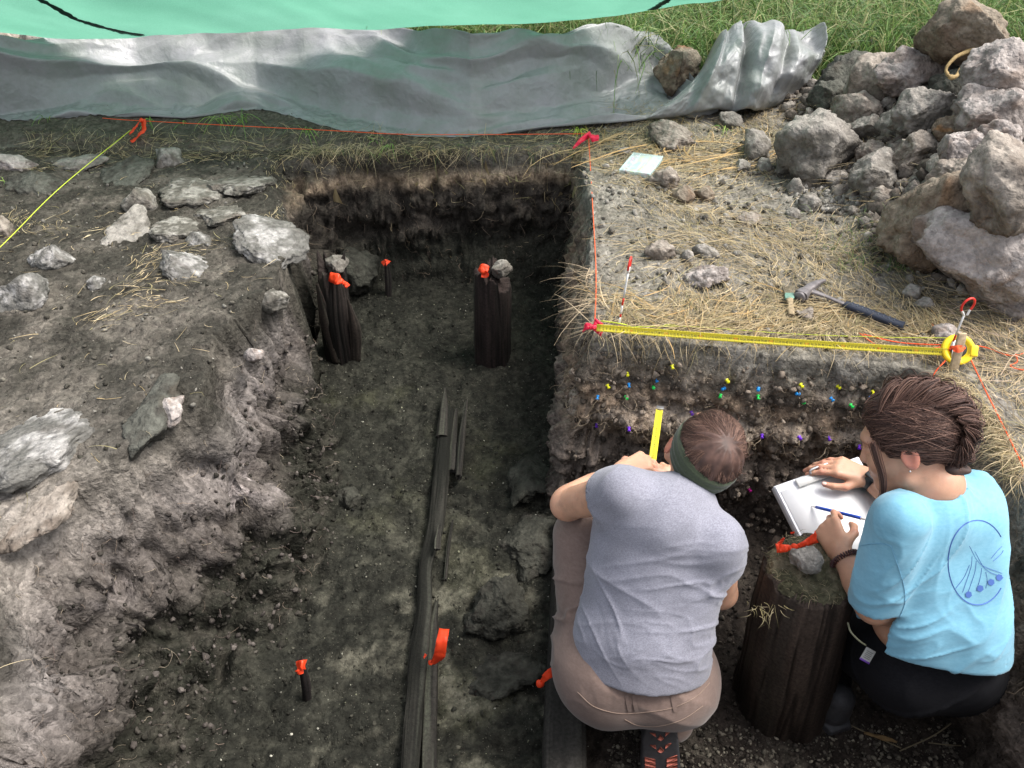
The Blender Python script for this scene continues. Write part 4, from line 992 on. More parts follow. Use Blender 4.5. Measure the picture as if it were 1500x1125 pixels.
# long half-round timber lying down the middle of the trench
pth = [(590, 1230), (600, 1125), (607, 1040), (613, 960), (622, 890), (624, 830), (637, 780), (645, 700), (651, 640), (655, 602)]
hw = [38, 38, 38, 40, 32, 28, 35, 34, 32, 34]
pts_ = [P_(x, y, -0.655) for x, y in pth]; rad = [0.34 * w_ * ((CAM_H + 0.655) / (SI + (y - 562.5) / FPX * CO)) / FPX for (x, y), w_ in zip(pth, hw)]
root = empty('fallen_timber', pts_[4] - np.array([0, 0, 0.04]), 'long weathered half round timber lying along the middle of the trench floor', 'timber')
V, F, C = timber_mesh(pts_, rad, 18, S=60, K=260, groove=0.16, colA=(0.008, 0.008, 0.006), colB=(0.030, 0.028, 0.023), squash=(0.62, 0.9), jag=0.03, patch=(0.045, 0.047, 0.036), patch_a=0.5)
add('trunk', V, F, M_WOOD, parent=root, col=C)
def part_timber(name, pxs, z_, w_, seed, sq=0.5, **k):
    p = [P_(x, y, z_) if len(q_) == 0 else P_(x, y, q_[0]) for x, y, *q_ in pxs]; D = (CAM_H - z_) / (SI + (pxs[0][1] - 562.5) / FPX * CO)
    V, F, C = timber_mesh(p, [a_ * 0.5 * D / FPX for a_ in w_], seed, S=26, K=60, groove=0.2, colA=(0.012, 0.011, 0.009), colB=(0.038, 0.034, 0.029), squash=(sq, 0.8), jag=0.02, **k)
    add(name, V, F, M_WOOD, parent=root, col=C)
part_timber('split_prong', [(646, 640), (649, 600), (652, 570, -0.63)], -0.64, [16, 13, 3], 19)
part_timber('split_prong', [(672, 700), (676, 640), (683, 587, -0.62)], -0.645, [9, 11, 5], 20, sq=1.2)
part_timber('split_prong', [(662, 690), (665, 640), (668, 600)], -0.66, [12, 14, 6], 21)
part_timber('edge_board', [(628, 1200), (630, 1100), (631, 1000), (634, 925), (640, 880)], -0.675, [24, 24, 22, 18, 6], 22, sq=0.5)
part_timber('edge_board', [(652, 850), (657, 800), (663, 765)], -0.665, [5, 6, 3], 23, sq=1.2)
part_timber('splinter', [(640, 805), (641, 790), (643, 772)], -0.61, [9, 9, 3], 24)
# squared beam at the foot of the baulk
bp = [(828, 1230), (826, 1125), (828, 1040), (831, 960), (834, 860), (836, 800), (838, 762)]
pts_ = [P_(x, y, -0.64) for x, y in bp]; rad = [0.5 * 62 * ((CAM_H + 0.64) / (SI + (y - 562.5) / FPX * CO)) / FPX * f for (x, y), f in zip(bp, [1.05, 1.05, 1.0, .95, .86, .8, .76])]
V, F, C = timber_mesh(pts_, rad, 25, S=60, K=160, groove=0.05, colA=(0.020, 0.018, 0.016), colB=(0.048, 0.044, 0.039), squash=(0.9, 0.55), patch_a=0.25, patch=(0.04, 0.04, 0.032))
add('beam', V, F, M_WOOD, col=C, label='squared dark beam running from the foot of the baulk under the grey shirted person', cat='beam')
# stones lying on the posts
HK = 1.0; G1 = None
def put_rock(c, rad3, pal, seed, label, sub=4, **k):
    V, F, col = rock_mesh(seed, *rad3, sub, pal, **k); return add('rock', V + np.array(c), F, M_ROCK, col=col, label=label, cat='rock')
put_rock((0.676, 1.185, -0.088), (0.037, 0.032, 0.036), 'grey', 201, 'pale grey stone resting on the mossy top of the stout post', sub=5, cap=0.4, rough=0.8)
put_rock(pt(733, 394, 3.17), (0.05, 0.045, 0.038), 'grey', 202, 'greenish stone capping the round post in the open trench', cap=-0.5, rough=0.7)
put_rock(pt(492, 386, 3.19), (0.058, 0.05, 0.04), 'grey', 203, 'dark stone capping the split post in the far left corner', cap=-0.7, rough=0.7)

# ================================================================== FLAGGING TAPE
def plastic(name, colr, tr_=0.35, emit=0):
    m, nt, b = nmat(name, 0.45, 0.4); b.inputs['Base Color'].default_value = (*colr, 1)
    tr = nt.nodes.new('ShaderNodeBsdfTranslucent'); tr.inputs[0].default_value = (*colr, 1)
    ms = nt.nodes.new('ShaderNodeMixShader'); ms.inputs[0].default_value = tr_
    nt.links.new(b.outputs[0], ms.inputs[1]); nt.links.new(tr.outputs[0], ms.inputs[2]); nt.links.new(ms.outputs[0], nt.nodes['Material Output'].inputs['Surface'])
    return m
M_OR = plastic('orange_flagging', (0.93, 0.085, 0.025)); M_PK = plastic('pink_flagging', (0.85, 0.03, 0.09))
def band(pts, w, side, n=26, crinkle=0.004, seed=0):
    P = spline(pts, n); w = np.interp(np.linspace(0, 1, n), np.linspace(0, 1, len(np.atleast_1d(w))), np.atleast_1d(w)); side = norm(np.array(side, float))
    T = norm(np.gradient(P, axis=0)); S = norm(side - T * (T @ side)[:, None]); Nn_ = np.cross(T, S)
    rows = []
    for j, e in enumerate((-1, -0.33, 0.33, 1)):
        rows.append(P + S * (w * e / 2)[:, None] + Nn_ * (crinkle * fbm(np.stack([np.arange(n) * 0.35, np.full(n, j * 0.8), np.full(n, seed * 3.3)], 1), 2, 0.5, 1.0))[:, None])
    V = np.stack(rows, 1).reshape(-1, 3); i = np.arange(n * 4).reshape(n, 4)
    return V, np.stack([i[:-1, :-1], i[1:, :-1], i[1:, 1:], i[:-1, 1:]], -1).reshape(-1, 4)
def knot(c, r_, seed=0):
    V, F = ICO[2]; V = V * (1 + 0.3 * fbm(V + seed, 2, 0.5, 2))[:, None]; return V * r_ + np.array(c), F
def flagging(bands, mat, label):
    V, F = join(bands); o = add('flagging_tape', V, F, mat, label=label, cat='flagging tape')
    m = o.modifiers.new('thickness', 'SOLIDIFY'); m.thickness = 0.0005; return o
CX = np.array([1.0, 0, 0]); CU = np.array([0, SI, CO])
d = 3.66
flagging([band([pt(207, 176, d), pt(200, 184, d - .03), pt(189, 197, d - .03)], [0.02, 0.03, 0.028], [0.8, 0, 0.5]), band([pt(211, 175, d), pt(209, 192, d - .05), pt(192, 208, d - .06)], [0.018, 0.03, 0.03], [0.9, 0, 0.4], seed=2), knot(pt(208, 177, d), 0.012)], M_OR, 'orange flagging tied at the string corner below the tarpaulin on the left')
d = 3.10
flagging([band([pt(482, 405, d), pt(494, 409, d - .02), pt(503, 413, d)], [0.035, 0.045, 0.012], CU), band([pt(500, 411, d), pt(506, 416, d), pt(510, 420, d)], [0.01, 0.02, 0.02], CU, seed=3)], M_OR, 'orange flagging on the split post in the far left corner')
d = 3.60
flagging([band([pt(560, 387, d), pt(565, 381, d - .01)], [0.028, 0.008], CU), band([pt(569, 386, d), pt(565, 381, d - .01)], [0.035, 0.008], CU, seed=1), knot(pt(565, 382, d - .01), 0.006)], M_OR, 'tiny orange bow on the thin stake in the far left part of the trench')
d = 3.11
flagging([band([pt(702, 398, d), pt(706, 391, d - .01), pt(714, 394, d - .01), pt(713, 402, d), pt(705, 402, d)], 0.024, CU), knot(pt(708, 397, d), 0.016)], M_OR, 'orange flagging knotted on the round post in the open trench')
d = 2.20
flagging([band([pt(651, 921, d - .02), pt(647, 940, d - .05), pt(643, 962, d - .03), pt(633, 972, d)], [0.028, 0.03, 0.032, 0.016], [1, 0, 0.1], seed=4), band([pt(624, 958, d), pt(621, 964, d)], [0.008, 0.004], CU), knot(pt(631, 971, d), 0.008)], M_OR, 'upright orange flagging strip standing beside the long timber')
d = 2.02
flagging([band([pt(791, 1002, d), pt(799, 992, d - .02), pt(808, 985, d - .03), pt(820, 983, d - .02)], [0.012, 0.018, 0.024, 0.028], CU, seed=5), knot(pt(791, 1002, d), 0.011)], M_OR, 'orange flagging half hidden by the hip of the grey shirted person')
d = 1.87
flagging([band([pt(1164, 801, d - .03), pt(1150, 803, d - .03), pt(1137, 803, d - .02)], [0.006, 0.018, 0.022], CU, seed=6), band([pt(1164, 801, d - .03), pt(1180, 796, d - .03), pt(1197, 786, d - .01)], [0.005, 0.016, 0.03], CU, seed=7),
          band([pt(1141, 798, d), pt(1149, 788, d)], [0.012, 0.005], CU), band([pt(1158, 781, d), pt(1164, 780, d)], [0.004, 0.006], CU), knot(pt(1164, 801, d - .03), 0.008)], M_OR, 'orange flagging bow tied around the top of the stout post')
d = 2.08
flagging([band([pt(434, 976, d), pt(441, 974, d - .02), pt(449, 973, d)], 0.024, CU, seed=8), band([pt(438, 980, d - .015), pt(441, 988, d - .015)], [0.024, 0.014], CX)], M_OR, 'orange flagging wrapped round the thin stake near the viewer')
d = at(862, 203, 0.02); d = float((np.array([0, d[1], d[2] - CAM_H]) @ np.array([0, CO, -SI])))
flagging([band([pt(866, 196, d), pt(852, 205, d - .03), pt(839, 218, d - .03)], [0.03, 0.022, 0.008], CU, seed=9), band([pt(862, 197, d), pt(870, 200, d - .03), pt(872, 207, d - .03)], [0.02, 0.045, 0.03], CX, seed=10)], M_PK, 'pink flagging at the far corner of the baulk where strings meet')
d = 2.38
flagging([band([pt(870, 481, d - .02), pt(860, 478, d - .02), pt(853, 486, d)], [0.010, 0.022, 0.006], CU, seed=11), band([pt(870, 481, d - .02), pt(878, 470, d - .02)], [0.012, 0.030], CU, seed=12), band([pt(870, 481, d - .02), pt(883, 487, d - .02)], [0.012, 0.026], CU, seed=13), knot(pt(870, 480, d - .02), 0.009)], M_PK, 'pink flagging bow at the near corner of the baulk by the tape end')

# ================================================================== STRINGS
M_SO = flat_mat('orange_cord', (0.80, 0.10, 0.03), 0.7, 0.2); M_SY = flat_mat('lime_cord', (0.52, 0.62, 0.06), 0.7, 0.2); M_SR = flat_mat('red_orange_cord', (0.62, 0.11, 0.04), 0.7, 0.2)
def cord(pts, r_, mat, label, n=60):
    V, F = tube1(pts, r_, n, 6); return add('string', V, F, mat, label=label, cat='string')
cord([at(150, 173, 0.02), at(208, 177, 0.035), at(480, 191, 0.030), at(612, 197, 0.028), at(862, 196, 0.03)], 0.0016, M_SO, 'orange string stretched along the far sod edge below the tarpaulin')
cord([at(862, 198, 0.03), at(868, 300, 0.012), at(873, 400, 0.012), at(871, 482, 0.03)], 0.0020, M_SR, 'orange string running along the baulk edge between the two pink flags')
cord([at(192, 190, 0.02), at(88, 275, 0.012), at(0, 362, 0.014), at(-120, 470, 0.02)], 0.0016, M_SY, 'yellow green string crossing the left bank diagonally')
cord([at(875, 481, 0.03), at(1000, 478, 0.022), at(1160, 489, 0.02), at(1300, 494, 0.02), at(1390, 495, 0.04)], 0.0009, M_SY, 'thin yellow string running just behind the long tape')
cord([at(880, 470, 0.02), at(908, 474, 0.03), at(922, 478, 0.02), at(938, 489, 0.016), at(955, 486, 0.018), at(975, 476, 0.012), at(1000, 478, 0.01)], 0.0018, M_SY, 'loose yellow green cord looping behind the left end of the tape', 50)
cord([at(1258, 487, 0.016), at(1275, 500, 0.014), at(1300, 514, 0.02), at(1335, 515, 0.02), at(1380, 508, 0.02)], 0.0015, M_SO, 'slack orange string lying in front of the hammer grip', 50)
cord([at(1262, 489, 0.016), at(1320, 502, 0.02), at(1400, 506, 0.05)], 0.0018, M_SO, 'taut orange string running to the wooden stake')
cord([at(1364, 474, 0.012), at(1370, 480, 0.014), at(1376, 485, 0.01)], 0.0020, M_SO, 'short orange string end behind the reel', 16)
cord([at(1398, 512, 0.03), at(1385, 528, 0.02), at(1370, 545, 0.01), at(1362, 566, -0.03), at(1360, 585, -0.06)], 0.0017, M_SO, 'orange string dropping from the stake into the cut')
cord([at(1420, 522, 0.03), at(1432, 548, 0.02), at(1445, 575, 0.016), at(1470, 625, 0.016), at(1500, 685, 0.018), at(1530, 740, 0.018)], 0.0017, M_SO, 'orange string running along the right wall edge')
cord([at(1410, 508, 0.04), at(1440, 508, 0.015), at(1475, 520, 0.012), at(1495, 519, 0.012), at(1520, 505, 0.012)], 0.0017, M_SO, 'slack orange string leading right from the stake')
cord([at(1488, 519, 0.012), at(1490, 530, 0.012), at(1480, 536, 0.012), at(1500, 542, 0.012), at(1530, 540, 0.012)], 0.0017, M_SO, 'small loop of orange string at the right edge', 30)

# ================================================================== TAPES, PINS, TOOLS
M_TAPE = flat_mat('tape_yellow', (0.66, 0.56, 0.035), 0.38, 0.5, fine=60, vary=0.05); M_INK = flat_mat('black_print', (0.03, 0.03, 0.03), 0.6); M_RED = flat_mat('red_paint', (0.62, 0.03, 0.02), 0.4)
M_WHITE = flat_mat('white_paint', (0.78, 0.77, 0.75), 0.4); M_STEEL = flat_mat('steel', (0.42, 0.42, 0.43), 0.4, 0.5, metal=0.8); M_YEL = flat_mat('yellow_case', (0.85, 0.60, 0.015), 0.35, 0.5)
_gl = {}
def glyph(ch):
    if ch not in _gl:
        cu = bpy.data.curves.new('g', 'FONT'); cu.body = ch; cu.size = 1.0; cu.resolution_u = 1; o = bpy.data.objects.new('g', cu); scene.collection.objects.link(o)
        bpy.context.view_layer.update(); dg = bpy.context.evaluated_depsgraph_get(); me = bpy.data.meshes.new_from_object(o.evaluated_get(dg))
        _gl[ch] = (np.array([v.co for v in me.vertices]).reshape(-1, 3), [tuple(p.vertices) for p in me.polygons]); w = _gl[ch][0][:, 0].max() if len(me.vertices) else 0.3
        _gl[ch] += (w,); bpy.data.objects.remove(o); bpy.data.curves.remove(cu); bpy.data.meshes.remove(me)
    return _gl[ch]
def text_on(s, o, ex, ey, size, lift):
    """lettering lying on a surface: o origin, ex reading direction, ey up"""
    ex, ey = norm(ex), norm(ey); n = np.cross(ex, ey); out = []; x = 0
    for ch in s:
        V, F, w = glyph(ch)
        if len(V): out.append((np.array(o) + ex * ((V[:, :1] + x) * size) + ey * (V[:, 1:2] * size) + n * lift, F))
        x += w + 0.12
    return out
def tape_blade(p0, p1, w, sag, face, root, first=1, tip=True, n=60):
    T = norm(p1 - p0); Ln = np.linalg.norm(p1 - p0); S = norm(np.array(face) - T * (np.array(face) @ T)); N_ = np.cross(S, T)
    if N_ @ (np.array([0, 0, CAM_H]) - p0) < 0: N_ = -N_
    def at_(u, s, h=0.0): return p0 + T * (u * Ln)[..., None] + S * (s * w / 2)[..., None] + N_ * (h + 0.0025 * (1 - s ** 2))[..., None] * -1 + np.array([0, 0, -sag]) * (4 * u * (1 - u))[..., None]
    u, s = np.meshgrid(np.linspace(0, 1, n), np.linspace(-1, 1, 7), indexing='ij')
    V = at_(u.ravel(), s.ravel()); i = np.arange(n * 7).reshape(n, 7); F = np.stack([i[:-1, :-1], i[1:, :-1], i[1:, 1:], i[:-1, 1:]], -1).reshape(-1, 4)
    bl = add('blade', V, F, M_TAPE, parent=root); m = bl.modifiers.new('thickness', 'SOLIDIFY'); m.thickness = 0.0004; m.offset = 0
    q = []; red = []
    cm = int(Ln * 100)
    for k in range(1, cm):
        uu = k / 100 / Ln
        for (sa, sb) in ((-1.0, -0.55), (0.62, 1.0)):
            hw = 0.00028 / Ln
            e = at_(np.array([uu - hw, uu + hw, uu + hw, uu - hw]), np.array([sa, sa, sb, sb]), np.full(4, -0.0008)); q.append((e, [(0, 1, 2, 3)]))
        hw = 0.0004 / Ln
        e = at_(np.array([uu - hw, uu + hw, uu + hw, uu - hw]) + 0.005 / Ln, np.array([-1, -1, -0.75, -0.75]), np.full(4, -0.0008)); q.append((e, [(0, 1, 2, 3)]))
        txt = text_on(str(k % 100), at_(np.array([uu - 0.003 / Ln]), np.array([-0.40]), np.array([-0.0008]))[0], T, S, w * 0.48, 0)
        (red if k % 10 == 0 else q).extend(txt)
    V, F = join(q); add('printed_scale', V, F, M_INK, parent=bl, smooth=False, kind='stuff')
    if red: V, F = join(red); add('printed_decimetres', V, F, M_RED, parent=bl, smooth=False, kind='stuff')
    return bl, T, S, N_
pA, pB = at(874, 480, 0.036), at(1388, 516, 0.040)
root = empty('tape_measure', at(1405, 512, 0.0), 'yellow tape measure stretched along the lip of the right cut with its yellow reel', 'tape measure')
tape_blade(pA, pB, 0.0215, 0.004, CU * 0.9 + np.array([0, -0.3, 0]), root)
rc = at(1403, 512, 0.045); ax = norm(np.array([-0.15, -0.75, 0.65]))
e1 = norm(np.cross(ax, [0, 0, 1])); e2 = np.cross(ax, e1)
def lathe(c, axis, prof, S=32):
    axis = norm(np.array(axis, float)); a1 = norm(np.cross(axis, [0.3, 0.2, 0.9])); a2 = np.cross(axis, a1); th = np.arange(S) / S * 2 * math.pi
    V = np.vstack([c + axis * h + r_ * (a1 * np.cos(th)[:, None] + a2 * np.sin(th)[:, None]) for r_, h in prof]); K = len(prof); i = np.arange(K * S).reshape(K, S)
    F = [tuple(f) for f in np.stack([i[:-1], np.roll(i, -1, 1)[:-1], np.roll(i, -1, 1)[1:], i[1:]], -1).reshape(-1, 4)] + [tuple(i[0][::-1]), tuple(i[-1])]
    return V, F
V, F = lathe(rc, ax, [(0.030, -0.008), (0.042, -0.008), (0.044, -0.005), (0.044, 0.005), (0.042, 0.008), (0.031, 0.008), (0.029, 0.004)]); add('reel', V, F, M_YEL, parent=root)
V, F = lathe(rc + ax * 0.003, ax, [(0.012, -0.004), (0.022, -0.004), (0.022, 0.004), (0.012, 0.004)]); add('reel_hub', V, F, M_INK, parent=root)
V, F = boxm(rc + ax * 0.010 + e1 * 0.012, e1 * 0.006, e2 * 0.024, ax * 0.002, 0.001); add('crank_arm', V, F, M_WHITE, parent=root)
V, F = boxm(rc - e1 * 0.040 + ax * 0.002, e1 * 0.010, e2 * 0.016, ax * 0.010, 0.003); add('blade_mouth', V, F, M_YEL, parent=root)
# little wooden stake in front of the reel
w0 = pt(1397, 540, 2.21); w1 = pt(1410, 488, 2.16)
V, F = boxm((w0 + w1) / 2, CX * 0.0115, norm(np.cross(w1 - w0, CX)) * 0.005, (w1 - w0) / 2, 0.0015); sk = add('wooden_stake', V, F, flat_mat('pale_lath', (0.40, 0.31, 0.20), 0.8, 0.2, fine=90, vary=0.3), label='short flat wooden stake in front of the yellow reel', cat='stake')
V, F = join([band([pt(1391, 508, 2.18), pt(1403, 511, 2.165), pt(1414, 509, 2.18)], [0.006, 0.022, 0.010], CU, seed=3)]); add('string_wrap', V, F, M_SO, parent=sk)
# the tape in the hand
root = empty('tape_measure', pt(955, 690, 2.08), 'yellow tape blade held upright by the person in the grey shirt', 'tape measure')
bl, T, S, N_ = tape_blade(pt(966, 600, 2.34), pt(953, 693, 2.07), 0.0200, 0.0, CX, root)
V, F = boxm(pt(967, 597, 2.345), S * 0.0105, T * 0.008, N_ * 0.0012, 0.0005); add('end_hook', V, F, M_STEEL, parent=root)
V, F = boxm(pt(952, 700, 2.07) , S * 0.012, T * 0.02, N_ * 0.022, 0.006); add('case', V, F, M_YEL, parent=root)
# chaining pins
def pin(base, top, loop_r, label, bands, ang):
    T = norm(top - base); L_ = np.linalg.norm(top - base); side = norm(np.array([math.cos(ang), math.sin(ang), 0]))
    root = empty('chaining_pin', base, label, 'chaining pin')
    prev = 0
    for f, m_, nm in bands:
        V, F = tube1([base + T * L_ * prev, base + T * L_ * f], 0.0028, 4, 10); add(nm, V, F, m_, parent=root); prev = f
    e = base + T * L_ * prev; th = np.linspace(-0.40 * math.pi, 1.28 * math.pi, 40); th = np.linspace(-math.pi / 2 - 0.0, 1.25 * math.pi, 40)
    c = e + T * (loop_r * 1.7)
    neck = [e, e + T * loop_r * 0.5 - side * loop_r * 0.35]
    ring = [c + side * loop_r * math.sin(a_) * 1.0 - T * loop_r * 1.15 * math.cos(a_) for a_ in np.linspace(-0.75 * 1.0, -2 * math.pi + 0.75, 34)]
    V, F = tube1(neck + [ring[0], ring[1]], 0.0029, 14, 10); add('bent_neck', V, F, M_WHITE, parent=root)
    V, F = tube1(ring[1:], 0.0031, 50, 10); add('handle_loop', V, F, M_RED, parent=root)
    V, F = tube1([ring[-1], ring[-1] - side * 0.0 - T * 0.012 - side * loop_r * -0.1 + (e - ring[-1]) * 0.35], 0.0029, 8, 10); add('loop_end', V, F, M_WHITE, parent=root)
b0 = at(1385, 532, 0.0); D_ = b0[1] / (CO - (455 - 562.5) / FPX * SI)
pin(at(1384, 530, 0.0), pt(1412, 462, D_), 0.020, 'red and white chaining pin with red loop standing beside the reel', [(0.16, M_WHITE, 'white_band'), (0.32, M_RED, 'red_band'), (0.46, M_WHITE, 'white_band'), (0.60, M_RED, 'red_band'), (1.0, M_WHITE, 'white_band')], 0.3)
b0 = at(905, 484, 0.0); D_ = b0[1] / (CO - (405 - 562.5) / FPX * SI)
pin(b0, pt(920, 400, D_), 0.017, 'red and white chaining pin seen edge on at the left end of the tape', [(0.10, M_RED, 'red_band'), (0.24, M_WHITE, 'white_band'), (0.30, M_RED, 'red_band'), (0.45, M_WHITE, 'white_band'), (0.58, M_RED, 'red_band'), (1.0, M_WHITE, 'white_band')], 1.25)
# bead box
M_CLEAR, nt, b = nmat('clear_plastic', 0.15, 0.5); b.inputs['Base Color'].default_value = (0.70, 0.88, 0.88, 1); b.inputs['Alpha'].default_value = 0.42
q0, q1, q2, q3 = [at(x, y, 0.03) for x, y in ((905, 250), (953, 256), (971, 230), (928, 224))]
cc = (q0 + q1 + q2 + q3) / 4 + [0, 0, -0.006]; ex_ = ((q1 + q2) - (q0 + q3)) / 4; ey_ = ((q2 + q3) - (q0 + q1)) / 4; ez_ = np.array([0, 0, 0.011]); 
root = empty('bead_box', cc - ez_, 'shallow clear plastic box of coloured push pins lying on the right bank', 'box')
V, F = boxm(cc, ex_, ey_, ez_, 0.003); add('clear_shell', V, F, M_CLEAR, parent=root)
M_PALE = flat_mat('milky_plastic', (0.62, 0.80, 0.80), 0.3, 0.5)
V, F = boxm(cc - ez_ * 0.86, ex_ * 0.96, ey_ * 0.96, ez_ * 0.08); add('tray', V, F, M_PALE, parent=root)
for i in range(5):
    V, F = boxm(cc + ex_ * (-0.94 + 0.47 * i), ex_ * 0.012, ey_ * 0.95, ez_ * 0.75); add('divider', V, F, M_PALE, parent=root)
r = np.random.RandomState(5); bits = []; bc = []
pcs = [[(0.85, 0.25, 0.5), (0.8, 0.6, 0.7)], [(0.1, 0.6, 0.35), (0.9, 0.75, 0.1)], [(0.9, 0.6, 0.05), (0.15, 0.7, 0.4)], [(0.1, 0.55, 0.4), (0.9, 0.3, 0.1), (0.85, 0.2, 0.5)]]
for i in range(170):
    k = r.randint(4); c0 = cc + ex_ * (-0.70 + 0.47 * k + 0.16 * r.uniform(-1, 1)) + ey_ * r.uniform(-0.85, 0.85) + ez_ * r.uniform(-0.5, 0.4)
    V, F = ICO[1]; bits.append((V * 0.0045 + c0, F)); bc += [pcs[k][r.randint(len(pcs[k]))]] * len(V)
V, F = join(bits); add('stored_pins', V, F, col_mat('pin_plastic', 0.35, 0.5), parent=root, col=np.array(bc), kind='stuff')
# pick hammer
h0 = hit(1180, 436)[0] + [0, 0, 0.028]; h1 = hit(1320, 487)[0] + [0, 0, 0.022]
root = empty('pick_hammer', (h0 + h1) / 2 - [0, 0, 0.015], 'geologist pick hammer with blue black grip lying in the straw behind the tape', 'hammer')
M_HST = flat_mat('worn_steel', (0.16, 0.145, 0.145), 0.5, 0.5, fine=60, vary=0.3, metal=0.35); M_GRIP = flat_mat('rubber_grip', (0.018, 0.024, 0.042), 0.6, 0.4)
dh = norm(h1 - h0); pu = norm(hit(1199, 419)[0] - hit(1166, 449)[0])
j = [h0 - pu * 0.048, h0 - pu * 0.030, h0 - pu * 0.010, h0 + pu * 0.02 + dh * 0.002, h0 + pu * 0.055 + dh * 0.006, h0 + pu * 0.088 + dh * 0.016]
V, F, C = timber_mesh(j, [0.021, 0.020, 0.0155, 0.0150, 0.010, 0.004], 31, S=24, K=40, groove=0.02, squash=(0.9, 0.55)); add('pick_head', V, F, M_HST, parent=root)
V, F = lathe(h0 - pu * 0.048, -pu, [(0.016, -0.003), (0.0185, 0.0), (0.0185, 0.007), (0.016, 0.010)], 24); add('striking_face', V, F, M_HST, parent=root)
g0 = h0 + (h1 - h0) * 0.40
V, F, C = timber_mesh([h0 + dh * 0.008, (h0 + g0) / 2 + [0, 0, 0.002], g0], [0.0125, 0.0075, 0.0085], 32, S=20, K=24, groove=0.01, squash=(0.6, 0.8)); add('shaft', V, F, M_HST, parent=root)
V, F, C = timber_mesh([g0, g0 + (h1 - g0) * 0.12, g0 + (h1 - g0) * 0.5, g0 + (h1 - g0) * 0.9, h1], [0.012, 0.015, 0.0155, 0.0145, 0.0175], 33, S=28, K=60, groove=0.02, squash=(0.8, 0.9)); gp = add('grip', V, F, M_GRIP, parent=root)
dots = []
for k in range(9):
    for s_ in (-1, 1):
        c0 = g0 + (h1 - g0) * (0.12 + 0.09 * k) + np.array([0, 0, 0.0125]) + norm(np.cross(dh, [0, 0, 1])) * 0.006 * s_
        dots.append((ICO[1][0] * 0.0018 + c0, ICO[1][1]))
V, F = join(dots); add('grip_studs', V, F, flat_mat('stud_grey', (0.15, 0.18, 0.22), 0.5), parent=gp)
# brush
b0 = hit(1157, 471)[0] + [0, 0, 0.024]; b1 = hit(1154, 447)[0] + [0, 0, 0.024]; b2 = hit(1153, 429)[0] + [0, 0, 0.022]
root = empty('paint_brush', b0 - [0, 0, 0.01], 'worn flat brush with wooden handle lying left of the hammer head', 'brush')
V, F, C = timber_mesh([b0, b0 + (b1 - b0) * 0.3, b0 + (b1 - b0) * 0.6, b1], [0.009, 0.012, 0.008, 0.012], 34, S=20, K=30, groove=0.04, squash=(0.45, 0.9), colA=(0.22, 0.17, 0.10), colB=(0.38, 0.30, 0.2), patch_a=0.0); add('handle', V, F, M_WOOD, parent=root, col=C)
V, F = boxm(b1 + (b2 - b1) * 0.18, CX * 0.0145, (b2 - b1) * 0.22, [0, 0, 0.005], 0.0015); add('ferrule', V, F, flat_mat('green_ferrule', (0.12, 0.22, 0.17), 0.5, fine=50, vary=0.4), parent=root)
r = np.random.RandomState(8); n = 160; st = b1 + (b2 - b1) * 0.4; x0 = r.uniform(-0.013, 0.013, n)
P = np.zeros((n, 4, 3))
for k in range(4): P[:, k] = st + (b2 - b1) * (0.22 * k) * (0.8 + 0.35 * r.rand(n, 1)) + CX * (x0 * (1 + 0.2 * k))[:, None] + np.array([0, 0, 1]) * r.uniform(-0.004, 0.004, (n, 1))
V, F = tubes(P, np.full((n, 4), 0.0005), 3); add('bristles', V, F, flat_mat('bristle', (0.28, 0.24, 0.17), 0.7), parent=root, kind='stuff')
# looped root on the boulder
V, F = tube1([pt(1442, 66, 3.12), pt(1425, 72, 3.08), pt(1400, 84, 3.05), pt(1386, 100, 3.05), pt(1388, 110, 3.05), pt(1400, 112, 3.05), pt(1408, 100, 3.06), pt(1420, 90, 3.06), pt(1436, 82, 3.08), pt(1446, 72, 3.12)], [0.006, 0.008, 0.006, 0.007, 0.0075, 0.005, 0.006], 70, 8)
add('root', V + 0.004 * fbm(V, 3, 0.6, 45)[:, None], F, flat_mat('yellow_root', (0.33, 0.235, 0.11), 0.7, 0.2, fine=60, vary=0.3), label='thick yellowish root looped over the hollow below the summit boulder', cat='root')
# twigs and a leaf on the floor of the right cut
M_TWIG = flat_mat('dry_twig', (0.17, 0.14, 0.09), 0.8, 0.2)
V, F = tube1([at(1195, 1041, -0.688), at(1225, 1052, -0.68), at(1262, 1070, -0.685), at(1320, 1096, -0.688)], 0.0018, 30, 6); add('twig', V, F, M_TWIG, label='thin twig ending at the brown leaf scrap on the floor', cat='twig')
V, F = tube1([at(1318, 1100, -0.685), at(1370, 1076, -0.67), at(1410, 1045, -0.66), at(1425, 1026, -0.65)], 0.0018, 30, 6); add('twig', V, F, M_TWIG, label='long curved twig right of the brown leaf scrap', cat='twig')
V, F = tube1([at(1360, 1088, -0.685), at(1400, 1092, -0.68), at(1440, 1091, -0.684), at(1466, 1090, -0.684)], 0.0016, 30, 6); add('twig', V, F, M_TWIG, label='short straight twig near the lower right corner', cat='twig')
V, F = band([at(1266, 1073, -0.68), at(1290, 1080, -0.675), at(1314, 1087, -0.68)], [0.006, 0.014, 0.005], [0, 1, 0.1], 14, 0.004); lf_ = add('bark_scrap', V, F, flat_mat('brown_bark', (0.20, 0.13, 0.06), 0.8, 0.2, fine=80, vary=0.4), label='tan scrap of bark on the floor in front of the stout post', cat='bark')
lf_.modifiers.new('t', 'SOLIDIFY').thickness = 0.002
